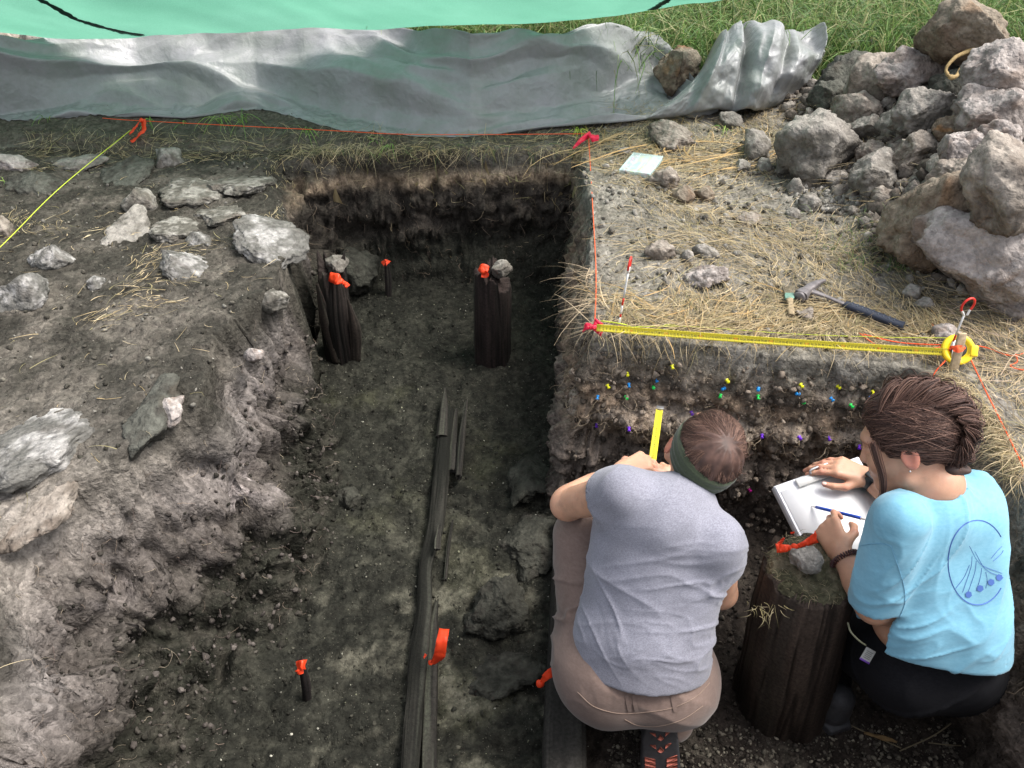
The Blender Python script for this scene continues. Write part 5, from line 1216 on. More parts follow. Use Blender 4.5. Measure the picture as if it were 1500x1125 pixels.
# push pins marking the layers
PINS = {'yellow': [(889, 562), (918, 545), (984, 533), (1064, 555), (1172, 561), (1226, 564), (1278, 571)],
        'blue': [(876, 578), (921, 560), (959, 553), (1062, 567), (1111, 567), (1171, 576), (1216, 581), (1275, 580)],
        'green': [(916, 579), (957, 566), (1056, 577), (1110, 577), (1177, 585), (1245, 591)],
        'purple': [(874, 619), (921, 624), (1012, 602), (1116, 635), (1170, 638), (1213, 638), (1259, 651)],
        'magenta': [(1096, 714)]}
PC = {'yellow': (0.80, 0.78, 0.02), 'blue': (0.01, 0.27, 0.72), 'green': (0.01, 0.55, 0.08), 'purple': (0.17, 0.03, 0.62), 'magenta': (0.62, 0.01, 0.32)}
ORD = ['first', 'second', 'third', 'fourth', 'fifth', 'sixth', 'seventh', 'eighth']
prof = [(0.0045, 0.0), (0.0052, 0.0006), (0.0050, 0.0016), (0.0026, 0.0030), (0.0024, 0.0072), (0.0042, 0.0090), (0.0046, 0.0100), (0.0042, 0.0114), (0.001, 0.0116)]
for cn, lst in PINS.items():
    m_ = flat_mat(cn + '_pin', PC[cn], 0.3, 0.5); V, F = lathe(np.zeros(3), [0, 0, 1], prof, 16); me = mesh_np('push_pin', V, F, m_)
    base = None
    for k, (px, py) in enumerate(lst):
        h, n_ = hit(px, py + 1); rr_ = np.random.RandomState(px); a_ = norm(np.array([0, -0.85, -0.15]) + rr_.normal(size=3) * 0.30)
        o = bpy.data.objects.new('push_pin', me) if base is None else base.copy()
        base = base or o; scene.collection.objects.link(o)
        o.location = h + a_ * 0.002; o.rotation_euler = Vector(a_).to_track_quat('Z', 'Y').to_euler(); o.scale = (1.15,) * 3
        w_ = 'only magenta push pin, low in the pinned section between the two heads' if cn == 'magenta' else f'{ORD[k]} {cn} push pin from the left in the pinned earth section'
        o['label'] = w_; o['category'] = 'push pin'; o['group'] = 'push pins marking the soil layers'

# ================================================================== BODY MODELLING: smooth solids meshed as one continuous skin
def s_cap(P, a, b, ra, rb):
    a = np.asarray(a, np.float32); ba = np.asarray(b, np.float32) - a; pa = P - a
    h = np.clip(pa @ ba / (ba @ ba + 1e-9), 0, 1); d = pa - h[:, None] * ba
    return np.sqrt((d * d).sum(1)) - (ra + (rb - ra) * h)
def s_ell(P, c, r, R=None):
    q = P - np.asarray(c, np.float32)
    if R is not None: q = q @ np.asarray(R, np.float32)          # R columns = local axes
    r = np.asarray(r, np.float32); k0 = np.sqrt(((q / r) ** 2).sum(1)); k1 = np.sqrt(((q / (r * r)) ** 2).sum(1)) + 1e-9
    return k0 * (k0 - 1) / k1
def smin(a, b, k):
    h = np.clip(0.5 + 0.5 * (b - a) / k, 0, 1); return b + (a - b) * h - k * h * (1 - h)
def smax(a, b, k): return -smin(-a, -b, k)
def sunion(fs, k):
    d = fs[0]
    for f in fs[1:]: d = smin(d, f, k)
    return d
def surface(f, lo, hi, h):
    lo = np.asarray(lo, float); n = np.ceil((np.asarray(hi, float) - lo) / h / 4).astype(int) * 4 + 1
    ax = [lo[i] + np.arange(n[i]) * h for i in range(3)]
    nc = (n - 1) // 4
    cc = np.stack(np.meshgrid(*[ax[i][:-1].reshape(-1, 4)[:, 0] + 1.5 * h for i in range(3)], indexing='ij'), -1).reshape(-1, 3).astype(np.float32)
    dc = f(cc).reshape(nc)
    Fv = np.repeat(np.repeat(np.repeat(dc, 4, 0), 4, 1), 4, 2)
    Fv = np.pad(Fv, ((0, 1),) * 3, mode='edge')
    m = np.abs(Fv) < 7.5 * h
    ii = np.stack(np.nonzero(m), 1)
    Pp = np.stack([ax[k][ii[:, k]] for k in range(3)], 1).astype(np.float32)
    vals = np.concatenate([f(Pp[s:s + 400000]) for s in range(0, len(Pp), 400000)])
    Fv[m] = vals
    Fv[0] = Fv[-1] = np.abs(Fv[0]) + h; Fv[:, 0] = np.abs(Fv[:, 0]) + h; Fv[:, -1] = np.abs(Fv[:, -1]) + h; Fv[:, :, 0] = np.abs(Fv[:, :, 0]) + h; Fv[:, :, -1] = np.abs(Fv[:, :, -1]) + h
    S = Fv < 0
    c8 = [(0, 0, 0), (1, 0, 0), (0, 1, 0), (1, 1, 0), (0, 0, 1), (1, 0, 1), (0, 1, 1), (1, 1, 1)]
    sl = lambda A, o: A[o[0]:A.shape[0] - 1 + o[0], o[1]:A.shape[1] - 1 + o[1], o[2]:A.shape[2] - 1 + o[2]]
    cnt = sum(sl(S, o).astype(np.int8) for o in c8)
    act = np.stack(np.nonzero((cnt > 0) & (cnt < 8)), 1)
    vals = np.stack([Fv[act[:, 0] + o[0], act[:, 1] + o[1], act[:, 2] + o[2]] for o in c8], 1)
    acc = np.zeros((len(act), 3)); w = np.zeros(len(act))
    for i in range(8):
        for j in range(i + 1, 8):
            d = np.array(c8[j]) - np.array(c8[i])
            if np.abs(d).sum() != 1: continue
            a_, b_ = vals[:, i], vals[:, j]; x = (a_ < 0) != (b_ < 0)
            t_ = np.where(x, a_ / np.where(x, a_ - b_, 1), 0)
            acc[x] += (np.array(c8[i]) + t_[:, None] * d)[x]; w += x
    V = lo + (act + acc / w[:, None]) * h
    vid = np.full(tuple(np.array(Fv.shape) - 1), -1, np.int64); vid[act[:, 0], act[:, 1], act[:, 2]] = np.arange(len(act))
    Fs = []
    for a_ in range(3):
        b_, c_ = (a_ + 1) % 3, (a_ + 2) % 3
        s0 = [slice(None)] * 3; s1 = [slice(None)] * 3; s0[a_] = slice(0, -1); s1[a_] = slice(1, None)
        x = S[tuple(s0)] != S[tuple(s1)]
        e = np.stack(np.nonzero(x), 1); e = e[(e[:, b_] > 0) & (e[:, c_] > 0) & (e[:, b_] < S.shape[b_] - 1) & (e[:, c_] < S.shape[c_] - 1)]
        db = np.zeros(3, int); db[b_] = 1; dc_ = np.zeros(3, int); dc_[c_] = 1
        g = lambda o: vid[tuple((e - o).T)]
        q = np.stack([g(db + dc_), g(dc_), g(0 * db), g(db)], 1)
        neg = S[tuple(e.T)]
        q = np.where(neg[:, None], q, q[:, ::-1]); Fs.append(q)
    F = np.concatenate(Fs); F = F[(F >= 0).all(1)]
    return V, F
def relax(V, F, it=2, lam=0.5):
    e = np.concatenate([F[:, [0, 1]], F[:, [1, 2]], F[:, [2, 3]], F[:, [3, 0]]]); V = V.copy()
    deg = np.bincount(e.ravel(), minlength=len(V)).astype(float)[:, None] + 1e-9
    for _ in range(it):
        s = np.zeros_like(V)
        for k in range(3): s[:, k] = np.bincount(e[:, 0], V[e[:, 1], k], len(V)) + np.bincount(e[:, 1], V[e[:, 0], k], len(V))
        V += lam * (s / deg - V)
    return V
def vnormals(V, F):
    n = np.cross(V[F[:, 2]] - V[F[:, 0]], V[F[:, 3]] - V[F[:, 1]]); N_ = np.zeros_like(V)
    for k in range(4):
        for c in range(3): N_[:, c] += np.bincount(F[:, k], n[:, c], len(V))
    return norm(N_)
def bounds(pts, pad):
    p = np.array(pts); return p.min(0) - pad, p.max(0) + pad
def proj(p):
    q = np.asarray(p, float) - [0, 0, CAM_H]; D = q[..., 1] * CO - q[..., 2] * SI; u = q[..., 1] * SI + q[..., 2] * CO
    return 750 + q[..., 0] / D * FPX, 562.5 - u / D * FPX, D
# hands: capsules for palm, four fingers and thumb
def hand_parts(w, fwd, dors, thumb, curl, sc=1.0, tcurl=0.5, spread=1.0, tlift=0.35):
    """w wrist, fwd towards the knuckles, dors out of the back of the hand, thumb side direction; curl = 4 x (3 joint bends)"""
    fwd = norm(fwd); dors = norm(np.array(dors) - fwd * (fwd @ dors)); sd = np.cross(dors, fwd); sd = sd if sd @ thumb > 0 else -sd
    parts_p, parts_f = [], []
    base = [(0.026, 0.082), (0.0085, 0.086), (-0.0095, 0.082), (-0.026, 0.074)]; ln = [(0.040, 0.025, 0.020), (0.044, 0.028, 0.021), (0.040, 0.026, 0.020), (0.032, 0.020, 0.018)]
    joints = []
    for i in range(4):
        x, y = base[i]; k = w + (fwd * y + sd * x) * sc + dors * 0.003 * sc
        parts_p.append((w + (fwd * 0.012 + sd * x * 0.6) * sc, k, 0.0155 * sc, 0.0118 * sc))
        a = 0.0; p = k; jl = [k]
        for m_, (l_, c_) in enumerate(zip(ln[i], curl[i])):
            a += c_; d = fwd * math.cos(a) - dors * math.sin(a) + sd * (x * 2.2 * spread * math.cos(a))
            q = p + norm(d) * l_ * sc; r0 = (0.0092, 0.0083, 0.0076)[m_] * sc; r1 = (0.0083, 0.0076, 0.0066)[m_] * sc
            if i == 3: r0 *= 0.88; r1 *= 0.88
            parts_f.append((i, p, q, r0, r1)); p = q; jl.append(q)
        joints.append(jl)
    t0 = w + (fwd * 0.022 + sd * 0.022) * sc - dors * 0.006 * sc
    t1 = t0 + norm(fwd * 0.62 + sd * 0.62 - dors * tlift) * 0.040 * sc
    t2 = t1 + norm(fwd * (1.0 - 0.2 * tcurl) + sd * (0.28 - 0.5 * tcurl) - dors * (tlift + 0.2 * tcurl)) * 0.032 * sc
    t3 = t2 + norm(fwd * (1.0 - 0.4 * tcurl) + sd * (0.05 - 0.9 * tcurl) - dors * (tlift + 0.2 * tcurl)) * 0.024 * sc
    parts_p.append((w + fwd * 0.012 * sc + sd * 0.010 * sc - dors * 0.004 * sc, t0, 0.015 * sc, 0.015 * sc))
    parts_f += [(4, t0, t1, 0.0145 * sc, 0.0115 * sc), (4, t1, t2, 0.0110 * sc, 0.0096 * sc), (4, t2, t3, 0.0098 * sc, 0.0078 * sc)]
    joints.append([t0, t1, t2, t3])
    return parts_p, parts_f, joints
def hand_sdf(P, parts):
    pp, pf, _ = parts
    d = sunion([s_cap(P, *c) for c in pp], 0.010)
    out = d
    for i in range(5):
        fs = [s_cap(P, a, b, ra, rb) for k, a, b, ra, rb in pf if k == i]
        f = sunion(fs, 0.004)
        out = np.minimum(out, smin(d, f, 0.008)) if i == 0 else np.minimum(out, smin(d, f, 0.007))
    return out
def head_frame(right, up):
    r_ = norm(right); f_ = norm(np.cross(up, r_)); u_ = np.cross(r_, f_); return np.stack([r_, f_, u_], 1)
def head_sdf(P, c, R, s=1.0, ears=True):
    q = (P - np.asarray(c, np.float32)) @ R.astype(np.float32) / s
    E = lambda cc, rr: s_ell(q, cc, rr)
    d = smin(E((0, -0.012, 0.032), (0.074, 0.094, 0.084)), E((0, 0.030, -0.035), (0.057, 0.062, 0.070)), 0.03)
    d = smin(d, E((0, 0.062, -0.092), (0.024, 0.022, 0.020)), 0.03)                 # chin
    d = smin(d, E((0, 0.074, 0.030), (0.050, 0.020, 0.014)), 0.018)                 # brow
    for sx in (-1, 1):
        d = smin(d, E((sx * 0.036, 0.055, -0.028), (0.028, 0.030, 0.026)), 0.018)   # cheek
        d = smax(d, -E((sx * 0.030, 0.092, 0.006), (0.017, 0.014, 0.010)), 0.012)   # socket
        d = smin(d, E((sx * 0.030, 0.074, 0.004), (0.0135, 0.0125, 0.0115)), 0.003)  # closed lid
        d = smin(d, s_cap(q, (sx * 0.055, 0.005, -0.065), (sx * 0.018, 0.060, -0.092), 0.018, 0.015), 0.02)  # jaw line
    n_ = smin(s_cap(q, (0, 0.086, 0.012), (0, 0.098, -0.022), 0.0060, 0.0082), E((0, 0.096, -0.026), (0.0145, 0.010, 0.0080)), 0.008)
    d = smin(d, n_, 0.008)
    d = smin(d, E((0, 0.082, -0.054), (0.022, 0.012, 0.0055)), 0.005); d = smin(d, E((0, 0.080, -0.065), (0.018, 0.012, 0.0060)), 0.005)
    d = smax(d, -E((0, 0.094, -0.0595), (0.022, 0.009, 0.0014)), 0.002)
    if ears:
        for sx in (-1, 1):
            e = E((sx * 0.080, -0.012, -0.006), (0.0085, 0.0195, 0.031)); e = smax(e, -E((sx * 0.0885, -0.008, -0.002), (0.006, 0.0125, 0.021)), 0.003)
            e = smin(e, E((sx * 0.077, 0.004, -0.006), (0.006, 0.005, 0.008)), 0.004)
            d = smin(d, e, 0.006)
    return d * s
def skin_material(name, base, rough=0.5):
    m, nt, b = nmat(name, rough, 0.4)
    ca = nt.nodes.new('ShaderNodeVertexColor'); ca.layer_name = 'Col'
    tc = nt.nodes.new('ShaderNodeTexCoord').outputs['Object']; n1 = noise_node(nt, 35, 5, 0.6, tc); n2 = noise_node(nt, 400, 3, 0.6, tc)
    c = mixc(nt, 1.0, ca.outputs[0], ramp(nt, n1.outputs[0], [(0.3, (0.90, 0.86, 0.85)), (0.7, (1.08, 1.06, 1.05))]), 'MULTIPLY')
    n5 = noise_node(nt, 11, 7, 0.7, tc); c = mixc(nt, ramp(nt, n5.outputs[0], [(0.54, 0.0), (0.70, 0.45)]), c, (0.20, 0.13, 0.09)); nt.links.new(ramp(nt, n1.outputs[0], [(0.3, 0.42), (0.7, 0.62)]), b.inputs['Roughness'])
    nt.links.new(c, b.inputs['Base Color']); bump(nt, b, n2.outputs[0], 0.25, 0.0012); bump(nt, b, n1.outputs[0], 0.2, 0.002)
    b.inputs['Subsurface Weight'].default_value = 0.18; b.inputs['Subsurface Radius'].default_value = (0.012, 0.004, 0.002); b.inputs['Subsurface Scale'].default_value = 1.0
    return m
def cloth_material(name, colA, colB, scale, weave=900, rough=0.9, spec=0.15, bd=0.0006):
    """knit or woven cloth: two yarn colours mingled, fine thread relief"""
    m, nt, b = nmat(name, rough, spec)
    tc = nt.nodes.new('ShaderNodeTexCoord').outputs['Object']
    mp = nt.nodes.new('ShaderNodeMapping'); mp.inputs['Scale'].default_value = (1, 1, 2.2); nt.links.new(tc, mp.inputs[0])
    n1 = noise_node(nt, scale, 4, 0.7, mp.outputs[0]); n2 = noise_node(nt, weave, 3, 0.6, tc); n3 = noise_node(nt, 9, 3, 0.5, tc)
    c = mixc(nt, ramp(nt, n1.outputs[0], [(0.36, 0.0), (0.64, 1.0)]), colA, colB)
    c = mixc(nt, 1.0, c, ramp(nt, n3.outputs[0], [(0.3, 0.84), (0.62, 1.06)]), 'MULTIPLY')
    nt.links.new(c, b.inputs['Base Color']); b.inputs['Sheen Weight'].default_value = 0.2
    bump(nt, b, n2.outputs[0], 0.25, bd); bump(nt, b, n1.outputs[0], 0.25, bd)
    return m
def drape(V, F, terms):
    """creases: each term (direction across the fold, wavelength, depth, mask(V) or None, seed)"""
    N_ = vnormals(V, F); d = np.zeros(len(V))
    for dirv, wl_m, dep, mask, sd_ in terms:
        dirv = norm(np.array(dirv, float)); a1 = norm(np.cross(dirv, [0.2, 0.3, 0.9])); a2 = np.cross(dirv, a1)
        q = np.stack([V @ dirv / wl_m, V @ a1 / (wl_m * 3.6), V @ a2 / (wl_m * 3.6)], 1) + sd_ * 7.7
        warp = fbm(q * 0.6 + 3, 2, 0.5, 1.0); q[:, 0] += 0.7 * warp
        r_ = 1 - np.abs(fbm(q, 1, 0.5, 1.0)) * 2.1
        r_ = np.clip(r_, -0.6, 1) ** 3 * 0.9 + 0.15 * fbm(q * 1.7 + 5, 2, 0.5, 1.0)
        d += dep * r_ * (mask(V) if mask is not None else 1)
    return V + N_ * d[:, None]
def strands(name, roots_, path_fn, parent, mat, pal, seed, K=12, rad=0.0007, sides=3):
    n = len(roots_); r = np.random.RandomState(seed); P = path_fn(roots_, K, r)
    V, F = tubes(P, np.full((n, 1), rad) * np.interp(np.linspace(0, 1, K), [0, 0.1, 0.8, 1], [0.7, 1, 1, 0.3])[None] * (0.6 + 0.8 * r.rand(n, 1)), sides)
    C = np.repeat(pal_pick(r, n, pal, 0.2), K * sides, 0)
    return add(name, V, F, mat, parent=parent, col=C, kind='stuff')
M_HAIR, nt, b = nmat('hair', 0.55, 0.3)
ca = nt.nodes.new('ShaderNodeVertexColor'); ca.layer_name = 'Col'; nt.links.new(ca.outputs[0], b.inputs['Base Color'])
b.inputs['Sheen Weight'].default_value = 0.0
px_mask = lambda cx, cy, sx, sy: (lambda V: (lambda q: np.exp(-(((q[0] - cx) / sx) ** 2 + ((q[1] - cy) / sy) ** 2)))(proj(V)))
def plane_pts(a, b, c, toward):
    n = norm(np.cross(b - a, c - a)); n = n if n @ (toward - a) > 0 else -n
    return a, n

# ------------------------------------------------------------------ PERSON IN THE GREY SHIRT
A = empty('person', (0.30, 1.08, -0.70), 'squatting person in a heather grey t-shirt and olive headband, holding up a tape', 'person')
M_SKA = skin_material('skin_light', (0.55, 0.3, 0.2)); M_SHA = cloth_material('heather_jersey', (0.165, 0.165, 0.200), (0.265, 0.265, 0.310), 260)
M_TRA = cloth_material('brown_canvas', (0.150, 0.105, 0.088), (0.185, 0.132, 0.112), 120, rough=0.8)
aN = pt(1003, 700, 1.72); aL = pt(902, 722, 1.765); aR = pt(1052, 792, 1.745)
aHc = pt(1030, 664, 1.86); e_r = CX * 0.91 - CU * 0.41; e_u = CU * 0.58 + CX * 0.12 + np.array([0, -CO, SI]) * 0.76
RA = head_frame(e_r, e_u - norm(e_r) * (norm(e_r) @ e_u))
aE = pt(830, 739, 1.93); aW = pt(908, 692, 2.03)
aE2 = pt(1056, 868, 1.90); aW2 = pt(1000, 725, 2.06)
tapev = norm(pt(966, 600, 2.34) - pt(953, 693, 2.07))
hA = hand_parts(aW, pt(948, 676, 2.055) - aW, CU * 0.75 + np.array([0, -0.5, 0.35]), np.array([0.2, 0.8, 0.2]), [(0.75, 0.9, 0.5)] * 4, sc=0.93, tcurl=0.6)
hA2 = hand_parts(aW2, pt(968, 690, 2.075) - aW2, np.array([0.3, -0.5, 0.8]), np.array([-0.6, 0.5, 0.2]), [(0.7, 0.9, 0.5)] * 4, sc=0.93, tcurl=0.5)
torso = [(pt(930, 755, 1.83), pt(905, 925, 1.89), 0.094, 0.096), (pt(1012, 805, 1.81), pt(978, 950, 1.87), 0.093, 0.092), (pt(968, 770, 1.80), pt(940, 925, 1.845), 0.100, 0.095), (aL + np.array([0.02, 0.02, -0.02]), aR + np.array([-0.02, 0.02, -0.02]), 0.060, 0.060)]
def skinA(P):
    d = sunion([s_cap(P, a, b, ra - 0.018, rb - 0.018) for a, b, ra, rb in torso], 0.05)
    d = smin(d, s_cap(P, pt(1008, 722, 1.83), aHc - RA[:, 2] * 0.045 - RA[:, 1] * 0.025, 0.052, 0.050), 0.03)
    d = smin(d, head_sdf(P, aHc, RA, 0.98), 0.022)
    arm = smin(s_cap(P, aL, aE, 0.046, 0.037), s_cap(P, aE, aW, 0.0385, 0.0235), 0.012)
    arm = smin(arm, s_cap(P, aE + (aW - aE) * 0.12, aE + (aW - aE) * 0.5, 0.040, 0.034), 0.02)
    d = smin(d, arm, 0.02)
    arm2 = smin(s_cap(P, aR, aE2, 0.045, 0.037), s_cap(P, aE2, aW2, 0.038, 0.024), 0.012)
    d = smin(d, arm2, 0.02)
    d = smin(d, hand_sdf(P, hA), 0.012); d = smin(d, hand_sdf(P, hA2), 0.012)
    return d
lo, hi = bounds([aE, aW, aE2, aHc, aHc + RA[:, 1] * 0.12, aHc + RA[:, 2] * 0.12, hA[2][1][-1], hA2[2][1][-1], torso[0][1], torso[1][1], aN], 0.065)
V, F = surface(skinA, lo, hi, 0.0034); V = relax(V, F, 1, 0.4)
q = (V - aHc) @ RA; col = np.tile((0.52, 0.30, 0.20), (len(V), 1))
col = mix(col, np.tile((0.62, 0.235, 0.165), (len(V), 1)), sstep(0.064, 0.076, np.abs(q[:, 0])) * (np.abs(q[:, 2]) < 0.05) * (np.abs(q[:, 1]) < 0.05) * 0.8)
col = mix(col, np.tile((0.46, 0.25, 0.17), (len(V), 1)), sstep(0.0, -0.06, q[:, 2]) * (np.linalg.norm(q, axis=1) < 0.16) * 0.4)
tips = np.array([j[-1] for j in hA[2]] + [j[1] for j in hA[2]]); dt = np.sqrt(((V[:, None] - tips[None]) ** 2).sum(2)).min(1)
col = mix(col, np.tile((0.60, 0.27, 0.20), (len(V), 1)), (1 - sstep(0.008, 0.022, dt)) * 0.55)
dE = np.linalg.norm(V - aE, axis=1); col = mix(col, np.tile((0.58, 0.29, 0.19), (len(V), 1)), (1 - sstep(0.02, 0.06, dE)) * 0.5)
skin_o = add('body', V, F, M_SKA, parent=A, col=col)
# shirt
slA = pt(884, 724, 1.800); slA2 = aR + (aE2 - aR) * 0.42
hemP = pt(940, 1016, 1.76); hemN = norm(np.array([-0.06, -0.35, -0.93]))
hemL, hemR = pt(840, 958, 1.82), pt(1042, 968, 1.82); hemC = pt(935, 1017, 1.77)
def shirtA(P):
    d = sunion([s_cap(P, a, b, ra, rb) for a, b, ra, rb in torso], 0.05)
    d = smin(d, s_cap(P, pt(905, 925, 1.875), pt(893, 968, 1.90), 0.094, 0.100), 0.04); d = smin(d, s_cap(P, pt(975, 950, 1.865), pt(978, 985, 1.89), 0.092, 0.098), 0.04)
    d = smin(d, s_cap(P, pt(940, 940, 1.85), pt(935, 985, 1.875), 0.10, 0.112), 0.05)
    d = smin(d, s_cap(P, pt(1005, 728, 1.82), (aL + aR) / 2, 0.058, 0.06), 0.05)
    sa = norm(aE - aL); sb = norm(slA2 - aR)
    d = smin(d, smax(s_cap(P, aL - sa * 0.02, slA + sa * 0.05, 0.054, 0.053), (P - slA) @ sa.astype(np.float32), 0.002), 0.032); d = smin(d, smax(s_cap(P, aR, slA2 + sb * 0.05, 0.058, 0.058), (P - slA2) @ sb.astype(np.float32), 0.002), 0.032)
    # sleeve mouths and neck opening are hollow
    d = smax(d, -s_cap(P, slA - sa * 0.012, slA + sa * 0.1, 0.0465, 0.048), 0.003)
    d = smax(d, -s_cap(P, slA2 - sb * 0.015, slA2 + sb * 0.1, 0.051, 0.053), 0.003)
    nk = norm(aHc - pt(1008, 722, 1.83)); d = smax(d, -s_cap(P, pt(1008, 722, 1.83) + nk * 0.035, pt(1008, 722, 1.83) + nk * 0.12, 0.056, 0.07), 0.006)
    # hem
    x = (P - hemC) @ norm(hemR - hemL).astype(np.float32)
    cut = (P - hemC) @ hemN.astype(np.float32) + 1.3 * x * x * 0 
    d = smax(d, cut, 0.004)
    d = smax(d, -smax(d + 0.008, -(cut + 0.03), 0.002), 0.003)
    return d
lo, hi = bounds([aL, aR, aN, hemL, hemR, hemC, slA, slA2, aE2 * 0.5 + aR * 0.5, torso[0][1]], 0.13)
V, F = surface(shirtA, lo, hi, 0.0044); V = relax(V, F, 2, 0.5)
spd = norm(hemC - aN); lat = norm(aR - aL)
V = drape(V, F, [(spd + 0.25 * lat, 0.050, 0.0065, px_mask(1035, 880, 75, 110), 1), (spd + 0.1 * lat, 0.034, 0.0045, px_mask(1000, 955, 110, 60), 2), (spd - 0.9 * lat, 0.045, 0.0055, px_mask(885, 900, 50, 80), 3),
                 (spd - 0.5 * lat, 0.045, 0.0045, px_mask(1060, 800, 50, 60), 4), (lat - 0.2 * spd, 0.05, 0.004, px_mask(930, 700, 70, 30), 5), (spd, 0.11, 0.0035, None, 6), (spd + 0.5 * lat, 0.075, 0.0035, px_mask(960, 850, 140, 130), 7), (spd + 0.35 * lat, 0.024, 0.0028, px_mask(1045, 900, 50, 80), 8), (spd - 0.2 * lat, 0.020, 0.0022, px_mask(1000, 985, 70, 25), 9), (lat + 0.3 * spd, 0.030, 0.0026, px_mask(875, 760, 25, 60), 10)])
sh = add('shirt', V, F, M_SHA, parent=A)
# hem and sleeve seams: rows of stitching read from the mesh edge
def seam_line(V, F, fn, off, r_, mat, name, parent, pmask=None):
    pass
# trousers
kL = pt(856, 786, 2.0); anL = np.array([0.215, 1.22, -0.60]); kR = np.array([0.47, 1.36, -0.60]); anR = np.array([0.405, 1.06, -0.555])
BW = norm(np.array([-0.10, -0.45, -0.88]))
RB = np.stack([norm(hemR - hemL), norm(np.cross(BW, hemR - hemL)), BW], 1)
def trouA(P):
    d = s_ell(P, pt(930, 975, 1.935), (0.180, 0.135, 0.125), RB)
    d = smin(d, s_ell(P, pt(885, 992, 1.91), (0.108, 0.115, 0.115), RB), 0.05); d = smin(d, s_ell(P, pt(980, 1000, 1.905), (0.108, 0.110, 0.100), RB), 0.05)
    d = smax(d, -((P - pt(940, 960, 1.85)) @ hemN.astype(np.float32) + 0.055), 0.01)
    d = smin(d, s_cap(P, pt(880, 972, 1.94), kL, 0.108, 0.072), 0.05)
    d = smin(d, s_cap(P, kL, anL, 0.072, 0.052), 0.03)
    d = smin(d, s_cap(P, pt(985, 985, 1.96), kR, 0.105, 0.070), 0.05); d = smin(d, s_cap(P, kR, anR, 0.068, 0.052), 0.03)
    d = smax(d, -s_cap(P, anL, anL + (anL - kL) * 0.3, 0.046, 0.050), 0.003)
    return d
lo, hi = bounds([kL, anL, kR, anR, pt(810, 1000, 1.9), pt(1045, 1000, 1.9), pt(930, 1060, 1.85), hemC], 0.10)
V, F = surface(trouA, lo, hi, 0.0052); V = relax(V, F, 2, 0.5)
thd = norm(kL - pt(890, 965, 1.93))
V = drape(V, F, [(thd + 0.35 * CX, 0.055, 0.011, px_mask(830, 880, 50, 85), 11), (thd, 0.07, 0.006, px_mask(850, 810, 30, 60), 12), (BW + 0.2 * CX, 0.05, 0.006, px_mask(900, 1045, 80, 22), 13), (CX, 0.018, 0.0050, px_mask(940, 1022, 110, 14), 14), (BW - 0.4 * CX, 0.09, 0.005, None, 15)])
tr_ = add('trousers', V, F, M_TRA, parent=A)
bvT = BVHTree.FromPolygons(V.tolist(), F.tolist())
def on_surf(bv, px, py, off=0.0):
    dd = Vector(pt(px, py, 1.0) - np.array([0, 0, CAM_H])); h = bv.ray_cast(CAMV, dd)
    return None if h[0] is None else np.array(h[0]) - norm(np.array(dd)) * off
def ribbon_on(bv, pxs, w, name, mat, parent, off=0.0015, n=50, sides=None, thick=0):
    k = np.linspace(0, 1, n); kk = np.linspace(0, 1, len(pxs)); X_ = spline([(a, b, 0) for a, b in pxs], n)
    pts = [on_surf(bv, x, y, off) for x, y, _ in X_]; pts = [p for p in pts if p is not None]
    if len(pts) < 4: return None
    if thick:
        V, F = tube1(pts, thick, len(pts), 6); return add(name, V, F, mat, parent=parent)
    P = np.array(pts)[None]; T = norm(np.gradient(P[0], axis=0)); S = norm(np.cross(T, P[0] - np.array([0, 0, CAM_H])))
    V, F = ribbons(P, np.full((1, len(pts)), w), S[None]); return add(name, V, F, mat, parent=parent)
M_STI = flat_mat('tan_stitching', (0.25, 0.18, 0.14), 0.8)
ribbon_on(bvT, [(846, 1014), (870, 1035), (905, 1045), (940, 1044), (985, 1037), (1020, 1020), (1040, 1000)], 0.001, 'waistband_seam', M_STI, tr_, thick=0.0008)
ribbon_on(bvT, [(915, 1054), (935, 1063), (965, 1064), (1000, 1054), (1030, 1034)], 0.001, 'yoke_seam', M_STI, tr_, thick=0.0008)
for x in (918, 928, 985): ribbon_on(bvT, [(x, 1018), (x + 2, 1030), (x + 5, 1043)], 0.009, 'belt_loop', M_TRA, tr_, off=0.003)
